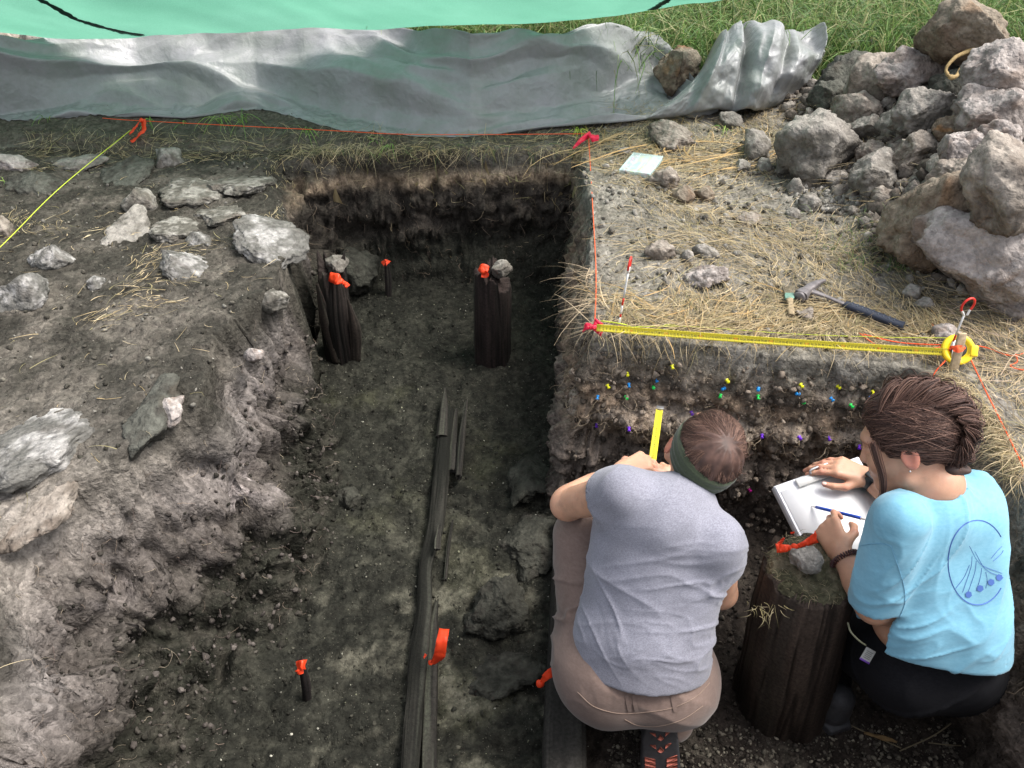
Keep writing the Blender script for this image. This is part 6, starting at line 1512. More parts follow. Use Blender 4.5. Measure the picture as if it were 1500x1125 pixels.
# hiking shoe of the kneeling leg, sole turned to the viewer
M_SOLE = flat_mat('dark_sole_rubber', (0.045, 0.045, 0.050), 0.6, 0.4, fine=80, vary=0.3); M_LUG = flat_mat('coral_lugs', (0.48, 0.14, 0.10), 0.55, 0.4)
def shoe(heel, toe, upn, name='hiking_shoe', parent=None):
    fd = norm(toe - heel); un = norm(upn - fd * (fd @ upn)); sx = np.cross(fd, un)
    R_ = np.stack([sx, fd, un], 1); Ls = np.linalg.norm(toe - heel)
    def f(P):
        q = (P - heel) @ R_.astype(np.float32)
        y = q[:, 1] / Ls; hw = 0.036 + 0.013 * np.sin(np.clip(y, 0, 1) * math.pi * 0.9 + 0.2) - 0.012 * sstep(0.82, 1.05, y) - 0.006 * sstep(0.12, -0.02, y)
        sole = np.maximum(np.maximum(np.abs(q[:, 0]) - hw, np.abs(q[:, 2] - 0.010) - 0.012), np.maximum(-q[:, 1] - 0.005, q[:, 1] - Ls))
        up = smin(s_cap(q, (0, 0.045, 0.05), (0, Ls - 0.05, 0.030), 0.038, 0.028), s_cap(q, (0, 0.045, 0.05), (0, 0.04, 0.10), 0.038, 0.040), 0.03)
        return smin(sole, np.maximum(up, -q[:, 2]), 0.012)
    c = (heel + toe) / 2; lo, hi = bounds([heel, toe, heel + un * 0.13, toe + un * 0.05], 0.07)
    V, F = surface(f, lo, hi, 0.004); V = relax(V, F, 2, 0.5)
    o = add(name, V, F, M_SOLE, parent=parent)
    lugs = []
    def quad(pts):
        base = np.array([heel + sx * a + fd * b - un * 0.0045 for a, b in pts]); top = base + un * 0.008; n = len(pts)
        Fq = [tuple(range(n)), tuple(range(2 * n - 1, n - 1, -1))] + [(i, (i + 1) % n, n + (i + 1) % n, n + i) for i in range(n)]
        add('lug', np.vstack([base, top]), Fq, M_LUG, parent=o, smooth=False)
    for y0 in (0.020, 0.062):
        quad([(-0.026, y0), (-0.012, y0 + 0.004), (-0.011, y0 + 0.016)]); quad([(0.026, y0), (0.012, y0 + 0.004), (0.011, y0 + 0.016)]); quad([(0, y0 + 0.010), (-0.008, y0 + 0.024), (0, y0 + 0.030), (0.008, y0 + 0.024)])
    for k in range(5):
        for s_ in (-1, 1): quad([(s_ * 0.040, 0.105 + 0.016 * k), (s_ * 0.014, 0.115 + 0.016 * k), (s_ * 0.014, 0.126 + 0.016 * k), (s_ * 0.040, 0.116 + 0.016 * k)])
    return o
shoe(pt(967, 1062, 1.925), pt(968, 1190, 2.09) + np.array([0, -0.02, 0]), np.array([0, 0.96, -0.25]), parent=A)
hl = np.array([0.262, 1.12, -0.685]); shoe(hl, hl + np.array([-0.03, 0.27, 0.0]), np.array([0, 0, 1.0]), parent=A)
# hair and headband
M_BAND = cloth_material('olive_knit', (0.032, 0.042, 0.024), (0.055, 0.068, 0.040), 200)
def hq(P): return ((P - aHc.astype(np.float32)) @ RA.astype(np.float32)) / 0.98
bn = norm(np.array([0.15, 0.25, 0.95])); bo = np.array([0, -0.01, 0.030])
def hairA(P):
    q = hq(P)
    d = s_ell(q, (0, -0.016, 0.036), (0.0815, 0.1015, 0.0905))
    d = smin(d, s_ell(q, (0.008, -0.055, 0.092), (0.040, 0.036, 0.030)), 0.03)
    a1 = np.arctan2(q[:, 0] - 0.01, q[:, 1] + 0.045); rr_ = np.hypot(q[:, 0] - 0.01, q[:, 1] + 0.045)
    d += 0.0022 * np.sin(a1 * 11 + 18 * rr_) * sstep(0.008, 0.03, rr_)
    # hairline: bare skin below ears, nape, forehead
    d = smax(d, -(q[:, 2] + 0.055 - 0.45 * np.clip(q[:, 1] + 0.02, 0, 1) * 1.9), 0.006)
    d = smax(d, -s_ell(q, (0, 0.085, -0.02), (0.075, 0.06, 0.085)), 0.01)
    return d
def bandA(P):
    q = hq(P); s_ = (q - bo) @ bn.astype(np.float32)
    d = s_ell(q, (0, -0.016, 0.034), (0.087, 0.107, 0.096)) + 0.0024 * np.abs(np.sin(s_ * 210 + 1.6 * np.sin(np.arctan2(q[:, 0], q[:, 1]) * 2) + q[:, 0] * 14))
    return smax(smax(d, np.abs(s_ + 0.024) - 0.036, 0.006), -s_ell(q, (0, -0.016, 0.034), (0.080, 0.100, 0.089)), 0.003)
lo, hi = aHc - 0.15, aHc + 0.15
V, F = surface(hairA, lo, hi, 0.003); V = relax(V, F, 1, 0.4)
HP = [(0.085, 0.047, 0.036), (0.13, 0.075, 0.055), (0.06, 0.033, 0.026), (0.17, 0.10, 0.075)]
col = np.tile((0.075, 0.042, 0.033), (len(V), 1)) * (1 + 0.5 * fbm(V, 3, 0.6, 60))[:, None]
hair_o = add('hair', V, F, M_HAIR, parent=A, col=np.clip(col, 0.01, 1))
V, F = surface(bandA, lo, hi, 0.0028); V = relax(V, F, 1, 0.4); add('headband', V, F, M_BAND, parent=A)
def swirl(roots_, K, r):
    n = len(roots_); th = roots_[:, 0]; P = np.zeros((n, K, 3)); off = r.rand(n)
    for k in range(K):
        f = k / (K - 1); ph = 0.10 + (1.45 * roots_[:, 1]) * f + 0.02; a = th + 0.55 * f * (1 - 0.4 * f) + 0.12 * np.sin(f * 5 + off * 6)
        cdir = norm(np.array([0.02, -0.42, 0.90])); u1 = norm(np.cross(cdir, [0, 1, 0.2])); u2 = np.cross(cdir, u1)
        dd = np.cos(ph)[:, None] * cdir + np.sin(ph)[:, None] * (np.cos(a)[:, None] * u1 + np.sin(a)[:, None] * u2)
        # march to the hair ellipsoid
        c0 = np.array([0, -0.016, 0.036]); rad = np.array([0.083, 0.103, 0.092]) * (1 + 0.018 * np.sin(a * 9 + off * 2)[:, None] * f + 0.02 * (off[:, None] - 0.3))
        s_ = 1 / np.sqrt(((dd / rad) ** 2).sum(1)); P[:, k] = c0 + dd * s_[:, None]
        if k:
            un = (P[:, k] - bo) @ bn < 0.013; P[un, k] = P[un, k - 1] + (P[un, k] - P[un, k - 1]) * 0.04
    return (P * 0.98) @ RA.T + aHc
r = np.random.RandomState(90); n = 1500
strands('hair_strands', np.stack([r.rand(n) * 6.28, 0.55 + 0.5 * r.rand(n)], 1), swirl, hair_o, M_HAIR, HP, 91, K=11, rad=0.0006)
fly = r.rand(26) * 6.28
def flyp(roots_, K, r):
    n = len(roots_); P = swirl(roots_, K, r); nn = norm(P - aHc); f = np.linspace(0, 1, K)
    return P + nn * (0.012 * (f ** 2)[None, :, None] * r.rand(n, 1, 1) * 1.6)
strands('loose_hair', np.stack([r.rand(50) * 6.28, 0.8 + 0.5 * r.rand(50)], 1), flyp, hair_o, M_HAIR, HP, 92, K=11, rad=0.0004)

# ------------------------------------------------------------------ PERSON IN THE BLUE SHIRT
B = empty('person', (0.93, 1.0, -0.70), 'dark haired person in a light blue t-shirt writing on a white clipboard', 'person')
M_SKB = skin_material('skin_tan', (0.5, 0.27, 0.17)); M_SHB = cloth_material('blue_cotton', (0.155, 0.36, 0.48), (0.185, 0.40, 0.52), 90, rough=0.85)
M_TRB = cloth_material('black_fabric', (0.007, 0.007, 0.009), (0.012, 0.012, 0.014), 120, rough=0.9)
M_TRB.node_tree.nodes['Principled BSDF'].inputs['Sheen Weight'].default_value = 0.0
MC = np.array([0, -CO, SI])                                       # towards the viewer
bHc = pt(1328, 650, 1.70)
fB = norm(-CX * 0.82 - CU * 0.16 - MC * 0.52); uB = CU * 0.90 + CX * 0.12 + MC * 0.36
rB = norm(np.cross(fB, uB)); RBh = head_frame(rB, uB - fB * (fB @ uB))
# board plane
bTL, bTR, bBL = pt(1133, 712, 2.10), pt(1258, 668, 2.12), pt(1232, 862, 1.98)
bx_, by_ = bTR - bTL, bBL - bTL; by_ = by_ - norm(bx_) * (norm(bx_) @ by_) * 1.0; bn_ = norm(np.cross(bx_, by_)); bn_ = bn_ if bn_[2] > 0 else -bn_
def onboard(px, py, off=0.0):
    d = pt(px, py, 1.0) - np.array([0, 0, CAM_H]); t_ = ((bTL - [0, 0, CAM_H]) @ bn_ + off) / (d @ bn_); return np.array([0, 0, CAM_H]) + d * t_
bN = pt(1378, 700, 1.66)
bL = pt(1318, 768, 1.63); bR = pt(1424, 732, 1.74)
bE = pt(1284, 888, 1.76); bW = pt(1231, 810, 1.85)
bE2 = pt(1352, 770, 1.98); bW2 = onboard(1270, 699, 0.028)
k1 = pt(1204, 756, 1.93)
hB = hand_parts(bW, k1 - bW, -CX * 0.55 + MC * 0.8 + CU * 0.1, CX * 0.8 + CU * 0.3, [(0.45, 0.85, 0.4), (0.75, 1.1, 0.5), (1.0, 1.15, 0.6), (1.1, 1.15, 0.6)], sc=0.93, tcurl=0.35, tlift=0.55)
k2 = onboard(1215, 680, 0.030)
hB2 = hand_parts(bW2, k2 - bW2, bn_ * 0.9 + CU * 0.35, -CU * 0.8, [(0.35, 0.35, 0.2), (0.4, 0.4, 0.25), (0.45, 0.45, 0.25), (0.5, 0.45, 0.3)], sc=0.92, tcurl=0.05, spread=0.7, tlift=0.15)
torB = [(pt(1340, 785, 1.715), pt(1335, 905, 1.80), 0.088, 0.105), (pt(1398, 765, 1.745), pt(1396, 905, 1.80), 0.100, 0.108), (bL + [0.02, 0.03, -0.02], bR + [-0.01, 0.0, -0.02], 0.058, 0.058)]
def skinB(P):
    d = sunion([s_cap(P, a, b, ra - 0.02, rb - 0.02) for a, b, ra, rb in torB], 0.05)
    d = smin(d, s_cap(P, bN + [0, 0.01, -0.03], bHc - RBh[:, 2] * 0.06 - RBh[:, 1] * 0.020, 0.060, 0.052), 0.035)
    d = smin(d, head_sdf(P, bHc, RBh, 0.92), 0.020)
    arm = smin(s_cap(P, bL, bE, 0.046, 0.038), s_cap(P, bE, bW, 0.038, 0.0245), 0.012); arm = smin(arm, s_cap(P, bE + (bW - bE) * 0.1, bE + (bW - bE) * 0.45, 0.041, 0.036), 0.02)
    arm2 = smin(s_cap(P, bR, bE2, 0.045, 0.037), s_cap(P, bE2, bW2, 0.038, 0.0235), 0.012)
    d = smin(smin(d, arm, 0.02), arm2, 0.02)
    return smin(smin(d, hand_sdf(P, hB), 0.010), hand_sdf(P, hB2), 0.010)
lo, hi = bounds([bE, bW, bE2, bW2, bHc, bHc + RBh[:, 1] * 0.1, bHc + RBh[:, 2] * 0.1, hB[2][1][-1], hB2[2][1][-1], hB2[2][4][-1], torB[0][1], torB[1][1], bR], 0.06)
V, F = surface(skinB, lo, hi, 0.0034); V = relax(V, F, 1, 0.4)
q = (V - bHc) @ RBh; inh = np.linalg.norm(q - [0, 0.01, -0.01], axis=1) < 0.15
col = np.tile((0.47, 0.265, 0.175), (len(V), 1))
col = mix(col, np.tile((0.60, 0.22, 0.16), (len(V), 1)), sstep(0.066, 0.078, np.abs(q[:, 0])) * inh * 0.75)
col = mix(col, np.tile((0.56, 0.20, 0.17), (len(V), 1)), inh * np.exp(-((q[:, 2] + 0.064) / 0.011) ** 2) * (q[:, 1] > 0.082) * (np.abs(q[:, 0]) < 0.024) * 0.8)
for sx in (-1, 1):
    col = mix(col, np.tile((0.05, 0.03, 0.025), (len(V), 1)), np.exp(-((q[:, 0] - sx * 0.030) / 0.017) ** 2 - ((q[:, 2] - 0.0265 + 0.003 * 0) / 0.0035) ** 2) * (q[:, 1] > 0.07) * 0.8)
    col = mix(col, np.tile((0.05, 0.03, 0.03), (len(V), 1)), np.exp(-((q[:, 0] - sx * 0.030) / 0.013) ** 2 - ((q[:, 2] + 0.006) / 0.0022) ** 2) * (q[:, 1] > 0.078) * 0.85)
for hh in (hB, hB2):
    tips = np.array([j[-1] for j in hh[2]] + [j[1] for j in hh[2]]); dt = np.sqrt(((V[:, None] - tips[None]) ** 2).sum(2)).min(1)
    col = mix(col, np.tile((0.56, 0.25, 0.18), (len(V), 1)), (1 - sstep(0.008, 0.020, dt)) * 0.5)
add('body', V, F, M_SKB, parent=B, col=col)
M_NAIL = flat_mat('fingernail', (0.66, 0.42, 0.36), 0.3, 0.5)
def nail(j, out, parent):
    d = norm(j[-1] - j[-2]); o_ = norm(out - d * (d @ out)); s_ = np.cross(d, o_); V, F = ICO[2]
    add('nail', (j[-1] + o_ * 0.0062 + d * 0.001)[None] + V[:, :1] * s_ * 0.0050 + V[:, 1:2] * d * 0.0065 + V[:, 2:] * o_ * 0.0016, F, M_NAIL, parent=parent)
nail(hB2[2][4], bn_, B)
# shirt
sd1 = norm(bE - bL); slm = bL + sd1 * (np.linalg.norm(bE - bL) * 0.88); sd2 = norm(bE2 - bR); slm2 = bR + sd2 * 0.17
hmC = pt(1372, 972, 1.735); hmN = norm(np.array([-0.10, -0.30, -0.95]))
def shirtB(P):
    d = sunion([s_cap(P, a, b, ra, rb) for a, b, ra, rb in torB], 0.05)
    d = smin(d, s_cap(P, torB[0][1], pt(1335, 945, 1.83), 0.105, 0.112), 0.04); d = smin(d, s_cap(P, torB[1][1], pt(1398, 950, 1.82), 0.108, 0.115), 0.04)
    d = smin(d, s_cap(P, bN + [0.0, 0.0, -0.045], (bL + bR) / 2, 0.055, 0.06), 0.05)
    sl = smax(s_cap(P, bL - sd1 * 0.01, slm + sd1 * 0.06, 0.057, 0.064), (P - slm) @ norm(sd1 + 0.25 * CX).astype(np.float32), 0.002); d = smin(d, sl, 0.018)
    d = smin(d, smax(s_cap(P, bR, slm2 + sd2 * 0.05, 0.057, 0.060), (P - slm2) @ sd2.astype(np.float32), 0.002), 0.02)
    d = smax(d, -s_cap(P, slm - sd1 * 0.03, slm + sd1 * 0.1, 0.052, 0.060), 0.003); d = smax(d, -s_cap(P, slm2 - sd2 * 0.02, slm2 + sd2 * 0.1, 0.05, 0.056), 0.003)
    nk = norm(bHc - RBh[:, 2] * 0.06 - bN); d = smax(d, -s_cap(P, bN + nk * 0.018, bN + nk * 0.12, 0.066, 0.080), 0.005)
    cut = (P - hmC) @ hmN.astype(np.float32); d = smax(d, cut, 0.004)
    return smax(d, -smax(d + 0.007, -(cut + 0.03), 0.002), 0.003)
lo, hi = bounds([bL, bR, bN, hmC, slm, slm2, pt(1335, 945, 1.83), pt(1398, 950, 1.82)], 0.135)
V, F = surface(shirtB, lo, hi, 0.0044); V = relax(V, F, 2, 0.5)
spB = norm(hmC - bN); laB = norm(bR - bL)
V = drape(V, F, [(laB + 0.35 * spB, 0.050, 0.006, px_mask(1330, 840, 55, 100), 21), (laB - 0.2 * spB, 0.045, 0.005, px_mask(1285, 840, 35, 60), 22), (spB + 0.5 * laB, 0.06, 0.006, px_mask(1360, 930, 100, 55), 23), (spB - 0.6 * laB, 0.05, 0.005, px_mask(1410, 705, 60, 35), 24),
                 (laB + 0.6 * spB, 0.09, 0.006, None, 25), (laB, 0.07, 0.004, px_mask(1420, 850, 60, 90), 26), (laB + 0.4 * spB, 0.024, 0.0028, px_mask(1320, 880, 35, 60), 27), (spB + 0.2 * laB, 0.026, 0.003, px_mask(1290, 870, 30, 40), 28), (spB + 0.3 * laB, 0.030, 0.003, px_mask(1400, 955, 80, 25), 29)])
shB = add('shirt', V, F, M_SHB, parent=B)
bvS = BVHTree.FromPolygons(V.tolist(), F.tolist())
M_PR = flat_mat('navy_print', (0.075, 0.14, 0.38), 0.8, 0.1)
circ = [(1432 + 44 * math.cos(a_) * (0.98) + 0 * a_, 824 + 62 * math.sin(a_)) for a_ in np.linspace(0, 2 * math.pi, 40)]
ribbon_on(bvS, [p for p in circ if p[0] < 1470], 0.0022, 'printed_emblem', M_PR, shB, n=140)
for ln in ([(1420, 800), (1436, 826), (1468, 840)], [(1428, 808), (1444, 834), (1470, 846)], [(1410, 868), (1422, 832), (1424, 815)], [(1418, 868), (1428, 838), (1430, 822)], [(1430, 866), (1436, 846), (1438, 832)], [(1444, 862), (1446, 850), (1444, 838)], [(1400, 862), (1412, 846), (1420, 828)], [(1452, 818), (1462, 806), (1468, 800)], [(1455, 822), (1466, 812), (1470, 806)]):
    ribbon_on(bvS, ln, 0.0011, 'printed_line', M_PR, shB, n=16)
for cx_, cy_ in ((1419, 871), (1436, 862), (1452, 853), (1464, 846)):
    c0 = on_surf(bvS, cx_, cy_, 0.0015)
    if c0 is not None:
        pts = [on_surf(bvS, cx_ + 5.2 * math.cos(a_), cy_ + 5.2 * math.sin(a_), 0.0018) for a_ in np.arange(6) * math.pi / 3 + 0.3]
        if all(p is not None for p in pts): add('printed_hexagon', np.array(pts), [tuple(range(6))], M_PR, parent=shB, smooth=False)
M_SEAMB = flat_mat('blue_seam', (0.17, 0.36, 0.50), 0.9, 0.1)
ribbon_on(bvS, [(1258, 800), (1275, 797), (1292, 797), (1305, 800)], 0.001, 'sleeve_seam', M_SEAMB, shB, thick=0.0007)
ribbon_on(bvS, [(1305, 800), (1322, 850), (1326, 880), (1318, 905)], 0.001, 'sleeve_seam', M_SEAMB, shB, thick=0.0007)
# trousers
pel = pt(1365, 955, 1.88); kBL = pt(1215, 905, 2.16); kBR = pt(1330, 850, 2.35); aBL = np.array([0.86, 1.16, -0.64]); aBR = np.array([1.03, 1.30, -0.64])
def trouB(P):
    d = s_ell(P, pel + [0, 0, -0.01], (0.140, 0.115, 0.11)); d = smin(d, s_ell(P, pt(1325, 962, 1.86), (0.09, 0.09, 0.09)), 0.05); d = smin(d, s_ell(P, pt(1395, 962, 1.86), (0.09, 0.09, 0.09)), 0.05)
    d = smin(d, s_cap(P, pt(1325, 985, 1.88), kBL, 0.098, 0.068), 0.05); d = smin(d, s_cap(P, pt(1400, 975, 1.88), kBR, 0.10, 0.07), 0.05)
    d = smin(d, s_cap(P, kBL, aBL, 0.066, 0.045), 0.03); return smin(d, s_cap(P, kBR, aBR, 0.066, 0.045), 0.03)
lo, hi = bounds([pel, kBL, kBR, aBL, aBR, pt(1335, 1000, 1.86), pt(1405, 1000, 1.85)], 0.14)
V, F = surface(trouB, lo, hi, 0.0058); V = relax(V, F, 2, 0.5); V = drape(V, F, [((0.5, 0.3, -0.8), 0.07, 0.008, None, 31), ((1, 0.2, 0.2), 0.05, 0.005, px_mask(1340, 1000, 60, 40), 32)])
trB = add('trousers', V, F, M_TRB, parent=B)
shoe(np.array([0.87, 1.10, -0.685]), np.array([0.80, 1.34, -0.685]), np.array([0, 0, 1.0]), parent=B); shoe(np.array([1.04, 1.22, -0.685]), np.array([0.97, 1.46, -0.685]), np.array([0, 0, 1.0]), parent=B)
# key tag on a cord at the pocket
c0 = pt(1271, 960, 1.79); tg = empty('t', c0, 'x', 'x'); bpy.data.objects.remove(tg)
V, F = boxm(c0, norm(CX * 0.8 - CU * 0.45) * 0.012, norm(CU * 0.85 + CX * 0.5) * 0.016, MC * 0.0015, 0.001); tgo = add('pocket_tag', V, F, flat_mat('grey_tag', (0.30, 0.30, 0.28), 0.5, fine=40, vary=0.25), parent=B)
u_, v_ = norm(CX * 0.8 - CU * 0.45), norm(CU * 0.85 + CX * 0.5)
V, F = join([boxm(c0 + v_ * (0.009 - 0.004 * k) + MC * 0.0018, u_ * (0.008 - 0.001 * (k % 2)), v_ * 0.0006, MC * 0.0002) for k in range(5)]); add('tag_print', V, F, M_INK, parent=tgo, kind='stuff')
V, F = boxm(c0 - v_ * 0.014 + MC * 0.0002, u_ * 0.0118, v_ * 0.0022, MC * 0.0017); add('tag_edge', V, F, flat_mat('purple_edge', (0.12, 0.04, 0.3), 0.5), parent=tgo)
V, F = tube1([pt(1242, 912, 1.78), pt(1246, 925, 1.76), pt(1258, 938, 1.76), pt(1268, 945, 1.77)], 0.0022, 24, 6); add('tag_cord', V, F, flat_mat('khaki_cord', (0.17, 0.17, 0.11), 0.8), parent=B)
# hair
def hqB(P): return ((P - bHc.astype(np.float32)) @ RBh.astype(np.float32)) / 0.92
def hairB(P):
    q = hqB(P)
    d = s_ell(q, (0, -0.022, 0.038), (0.087, 0.106, 0.095)); d = smin(d, s_ell(q, (0, 0.010, 0.085), (0.060, 0.060, 0.042)), 0.03)
    d = smin(d, s_ell(q, (0, -0.078, 0.0), (0.045, 0.028, 0.050)), 0.03)
    for k in range(6):                                            # plait crossing down the back of the head
        z_ = 0.105 - 0.036 * k; y_ = -0.066 - 0.036 * math.sin((k + 0.6) / 6.0 * 2.6)
        for sx in (-1, 1): d = smin(d, s_cap(q, (sx * 0.030, y_ + 0.008, z_ + 0.012), (sx * -0.004, y_ - 0.018, z_ - 0.010), 0.017, 0.013), 0.006)
    a1 = q[:, 2] * 0.9 - q[:, 1] * 0.6; d += 0.0020 * np.sin((q[:, 1] * 0.35 + q[:, 2]) * 190 + 5 * np.sin(q[:, 1] * 28)) * sstep(-0.12, -0.05, q[:, 1])
    # face opening: forehead hairline, temple, round the ear
    d = smax(d, -s_ell(q, (0, 0.098, -0.030), (0.105, 0.068, 0.100)), 0.008)
    d = smax(d, -s_ell(q, (0, 0.010, -0.068), (0.12, 0.050, 0.070)), 0.008)
    d = smax(d, -(q[:, 2] + 0.085), 0.010)
    return d
V, F = surface(hairB, bHc - 0.20, bHc + 0.20, 0.0032); V = relax(V, F, 1, 0.4)
col = np.tile((0.050, 0.029, 0.024), (len(V), 1)) * (1 + 0.5 * fbm(V, 3, 0.6, 50))[:, None]
hB_o = add('hair', V, F, M_HAIR, parent=B, col=np.clip(col, 0.008, 1))
bvHB = BVHTree.FromPolygons(V.tolist(), F.tolist())
HPB = [(0.082, 0.043, 0.034), (0.12, 0.066, 0.050), (0.050, 0.027, 0.022), (0.18, 0.105, 0.080)]
def sweep(roots_, K, r):
    """strands combed from the hairline back into the plait, laid on the hair surface"""
    n = len(roots_); P = np.zeros((n, K, 3)); lift = 0.0006 + 0.003 * r.rand(n)
    for i in range(n):
        s0 = np.array([roots_[i, 0], roots_[i, 1], roots_[i, 2]]); sx = np.sign(s0[0]) if s0[0] != 0 else 1
        e = np.array([sx * 0.012 * r.rand() + 0.0, -0.125, 0.055 - 0.12 * r.rand()])
        mid = (s0 + e) / 2; mid = mid + np.array([sx * 0.05 * (0.4 + r.rand()), 0, 0.045 * (0.2 + r.rand())])
        for k in range(K):
            f = k / (K - 1); p = (1 - f) ** 2 * s0 + 2 * f * (1 - f) * mid + f * f * e + 0.0025 * np.array([math.sin(f * 9 + i), math.cos(f * 7 + i * 1.3), math.sin(f * 8 + i * 0.7)])
            c0 = np.array([0, -0.03, 0.02]); w_ = (c0 + norm(p - c0) * 0.2) @ RBh.T + bHc; c_w = c0 @ RBh.T + bHc
            h = bvHB.ray_cast(Vector(w_), Vector(norm(c_w - w_)))
            P[i, k] = (np.array(h[0]) + norm(w_ - c_w) * lift[i]) if h[0] is not None else p @ RBh.T + bHc
    return P
r = np.random.RandomState(95); n = 620
rt = np.stack([r.uniform(-0.085, 0.085, n), r.uniform(-0.02, 0.085, n), r.uniform(0.0, 0.11, n)], 1)
strands('hair_strands', rt, sweep, hB_o, M_HAIR, HPB, 96, K=12, rad=0.0008)
def plaitp(roots_, K, r):
    n = len(roots_); P = np.zeros((n, K, 3)); f = np.linspace(0, 1, K)
    for i in range(n):
        k, sx = int(roots_[i, 0]), roots_[i, 1]; ph = -0.15 + 0.30 * k; o_ = r.normal(size=3) * 0.0040
        def el(p_, x_, rr_): return np.array([x_, -0.022 - 0.106 * math.sin(p_) * rr_, 0.038 + 0.095 * math.cos(p_) * rr_ * math.sqrt(max(0.2, 1 - (x_ / 0.09) ** 2))])
        a0 = el(ph - 0.42, sx * 0.058, 0.99); a1 = el(ph - 0.18, sx * 0.040, 1.10); a2 = el(ph + 0.02, sx * 0.016, 1.17); a3 = el(ph + 0.16, -sx * 0.010, 1.06)
        P[i] = spline([a0, a1, a2, a3], K) + o_ * (1.9 * np.sin(f * 2.6 + 0.3))[:, None]
    return (P * 0.92) @ RBh.T + bHc
rr_pl = np.array([(k, s_, 0) for k in range(10) for s_ in (-1, 1) for _ in range(80)], float)
strands('plait', rr_pl, plaitp, hB_o, M_HAIR, HPB, 99, K=12, rad=0.0008)
def lockp(roots_, K, r):
    n = len(roots_); f = np.linspace(0, 1, K); base = spline([(-0.079, 0.052, 0.035), (-0.084, 0.050, 0.0), (-0.083, 0.048, -0.035), (-0.076, 0.055, -0.075), (-0.066, 0.075, -0.112)], K)
    P = base[None] + r.normal(size=(n, 1, 3)) * 0.0035 * (1 - 0.6 * f)[None, :, None]
    return P @ RBh.T + bHc
strands('loose_lock', np.zeros((130, 3)), lockp, hB_o, M_HAIR, HPB[:3], 97, K=16, rad=0.0007)
def wisp(roots_, K, r):
    P = sweep(roots_, K, r); f = np.linspace(0, 1, K); return P + norm(P - bHc) * (0.016 * np.sin(f * 3.1) ** 2)[None, :, None] * r.rand(len(roots_), 1, 1)
strands('loose_hair', rt[:60], wisp, hB_o, M_HAIR, HPB[1:], 98, K=12, rad=0.0004)
V, F = ICO[2]; add('ear_stud', V * 0.0022 + (bHc + RBh @ np.array([-0.088, -0.006, -0.030])), F, M_STEEL, parent=B)
# watch and coil bracelet
def ring_on(c, axis, ra, w_, th_, mat, name, parent):
    V, F = lathe(c, axis, [(ra, -w_ / 2), (ra + th_, -w_ / 2), (ra + th_, w_ / 2), (ra, w_ / 2)], 40); F = F[:-2]; K = 4; S = 40
    i = np.arange(K * S).reshape(K, S); F += [tuple(f) for f in np.stack([i[3], np.roll(i[3], -1), np.roll(i[0], -1), i[0]], -1)]
    return add(name, V, F, mat, parent=parent)
M_BLK = flat_mat('black_rubber', (0.012, 0.012, 0.014), 0.45, 0.5)
wc = bW2 + norm(bE2 - bW2) * 0.012; wx = norm(bE2 - bW2)
wt = ring_on(wc, wx, 0.0245, 0.022, 0.0028, M_BLK, 'wristwatch', B); wd = norm(MC * 0.8 + CU * 0.35 - wx * (wx @ (MC * 0.8 + CU * 0.35)))
V, F = boxm(wc + wd * 0.0285, wx * 0.017, np.cross(wx, wd) * 0.0145, wd * 0.0045, 0.003); add('watch_face', V, F, M_BLK, parent=wt)
wx = norm(bE - bW); wc = bW + wx * 0.018; a1 = norm(np.cross(wx, CU)); a2 = np.cross(wx, a1); th = np.linspace(0, 2 * math.pi, 420); m_ = 30
ctr = wc + (a1 * np.cos(th)[:, None] + a2 * np.sin(th)[:, None]) * 0.0305; rad_ = norm(ctr - wc); coil = ctr + rad_ * (0.0052 * np.cos(th * m_))[:, None] + wx * (0.0052 * np.sin(th * m_))[:, None]
V, F = tubes(coil[None], np.full((1, 420), 0.0017), 6); add('coil_bracelet', V, F, flat_mat('maroon_coil', (0.050, 0.014, 0.014), 0.3, 0.5), parent=B)

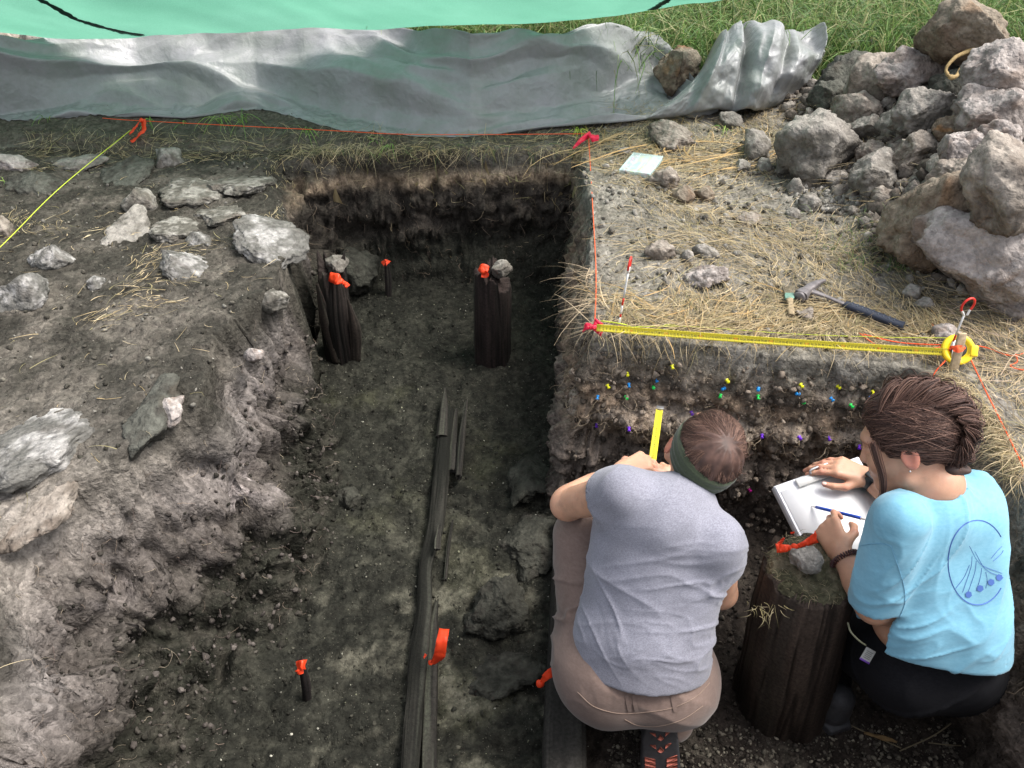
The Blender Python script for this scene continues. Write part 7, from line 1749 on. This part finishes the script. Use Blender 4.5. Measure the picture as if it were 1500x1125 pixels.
# ------------------------------------------------------------------ CLIPBOARD BOX, PENCIL
cx0 = bTL + bx_ / 2 + by_ / 2; tk = 0.013
root = empty('clipboard', cx0 - bn_ * 0.03, 'thick white storage clipboard with blank paper resting on the lap of the blue shirted person', 'clipboard')
M_CB = flat_mat('grey_white_plastic', (0.60, 0.60, 0.64), 0.45, 0.4); M_PAPER = flat_mat('white_paper', (0.86, 0.86, 0.87), 0.7, 0.2)
V, F = boxm(cx0 - bn_ * (tk + 0.002), bx_ / 2, by_ / 2, bn_ * tk, 0.003); add('storage_box', V, F, M_CB, parent=root)
V, F = boxm(cx0 - bn_ * 0.0005, bx_ * 0.490, by_ * 0.490, bn_ * 0.0022, 0.001); add('lid', V, F, M_CB, parent=root)
V, F = boxm(cx0 + bn_ * 0.0026 + by_ * 0.025, bx_ * 0.46, by_ * 0.455, bn_ * 0.0008); add('paper_sheet', V, F, M_PAPER, parent=root)
nb, ne = norm(bx_), norm(by_)
V, F = boxm(bTL + bx_ * 0.56 + by_ * 0.055 + bn_ * 0.008, bx_ * 0.33, ne * 0.012, bn_ * 0.003, 0.002); clp = add('metal_clip', V, F, flat_mat('brushed_clip', (0.55, 0.55, 0.53), 0.35, 0.5, metal=0.5), parent=root)
V, F = tube1([bTL + bx_ * 0.40 + by_ * 0.02 + bn_ * 0.016, bTL + bx_ * 0.43 + by_ * -0.01 + bn_ * 0.022, bTL + bx_ * 0.68 - by_ * 0.01 + bn_ * 0.022, bTL + bx_ * 0.71 + by_ * 0.02 + bn_ * 0.016], 0.0035, 30, 8); add('clip_lever', V, F, M_STEEL, parent=clp)
tipp = onboard(1188, 741, 0.003); endp = pt(1270, 761, 1.92); pd = endp - tipp
root = empty('mechanical_pencil', tipp, 'blue mechanical pencil with white tip held over the clipboard', 'pencil')
V, F = tube1([tipp, tipp + pd * 0.10], [0.0006, 0.0036], 8, 12); add('tip', V, F, M_WHITE, parent=root)
V, F = tube1([tipp + pd * 0.10, tipp + pd * 0.90], [0.0042, 0.0044], 8, 12); add('barrel', V, F, flat_mat('blue_barrel', (0.010, 0.060, 0.42), 0.3, 0.5), parent=root)
V, F = tube1([tipp + pd * 0.90, tipp + pd * 1.0], [0.0034, 0.0030], 6, 12); add('eraser_cap', V, F, M_WHITE, parent=root)
V, F = boxm(tipp + pd * 0.74 + MC * 0.0055, pd * 0.11, norm(np.cross(pd, MC)) * 0.0016, MC * 0.0008); add('pocket_clip', V, F, M_STEEL, parent=root)
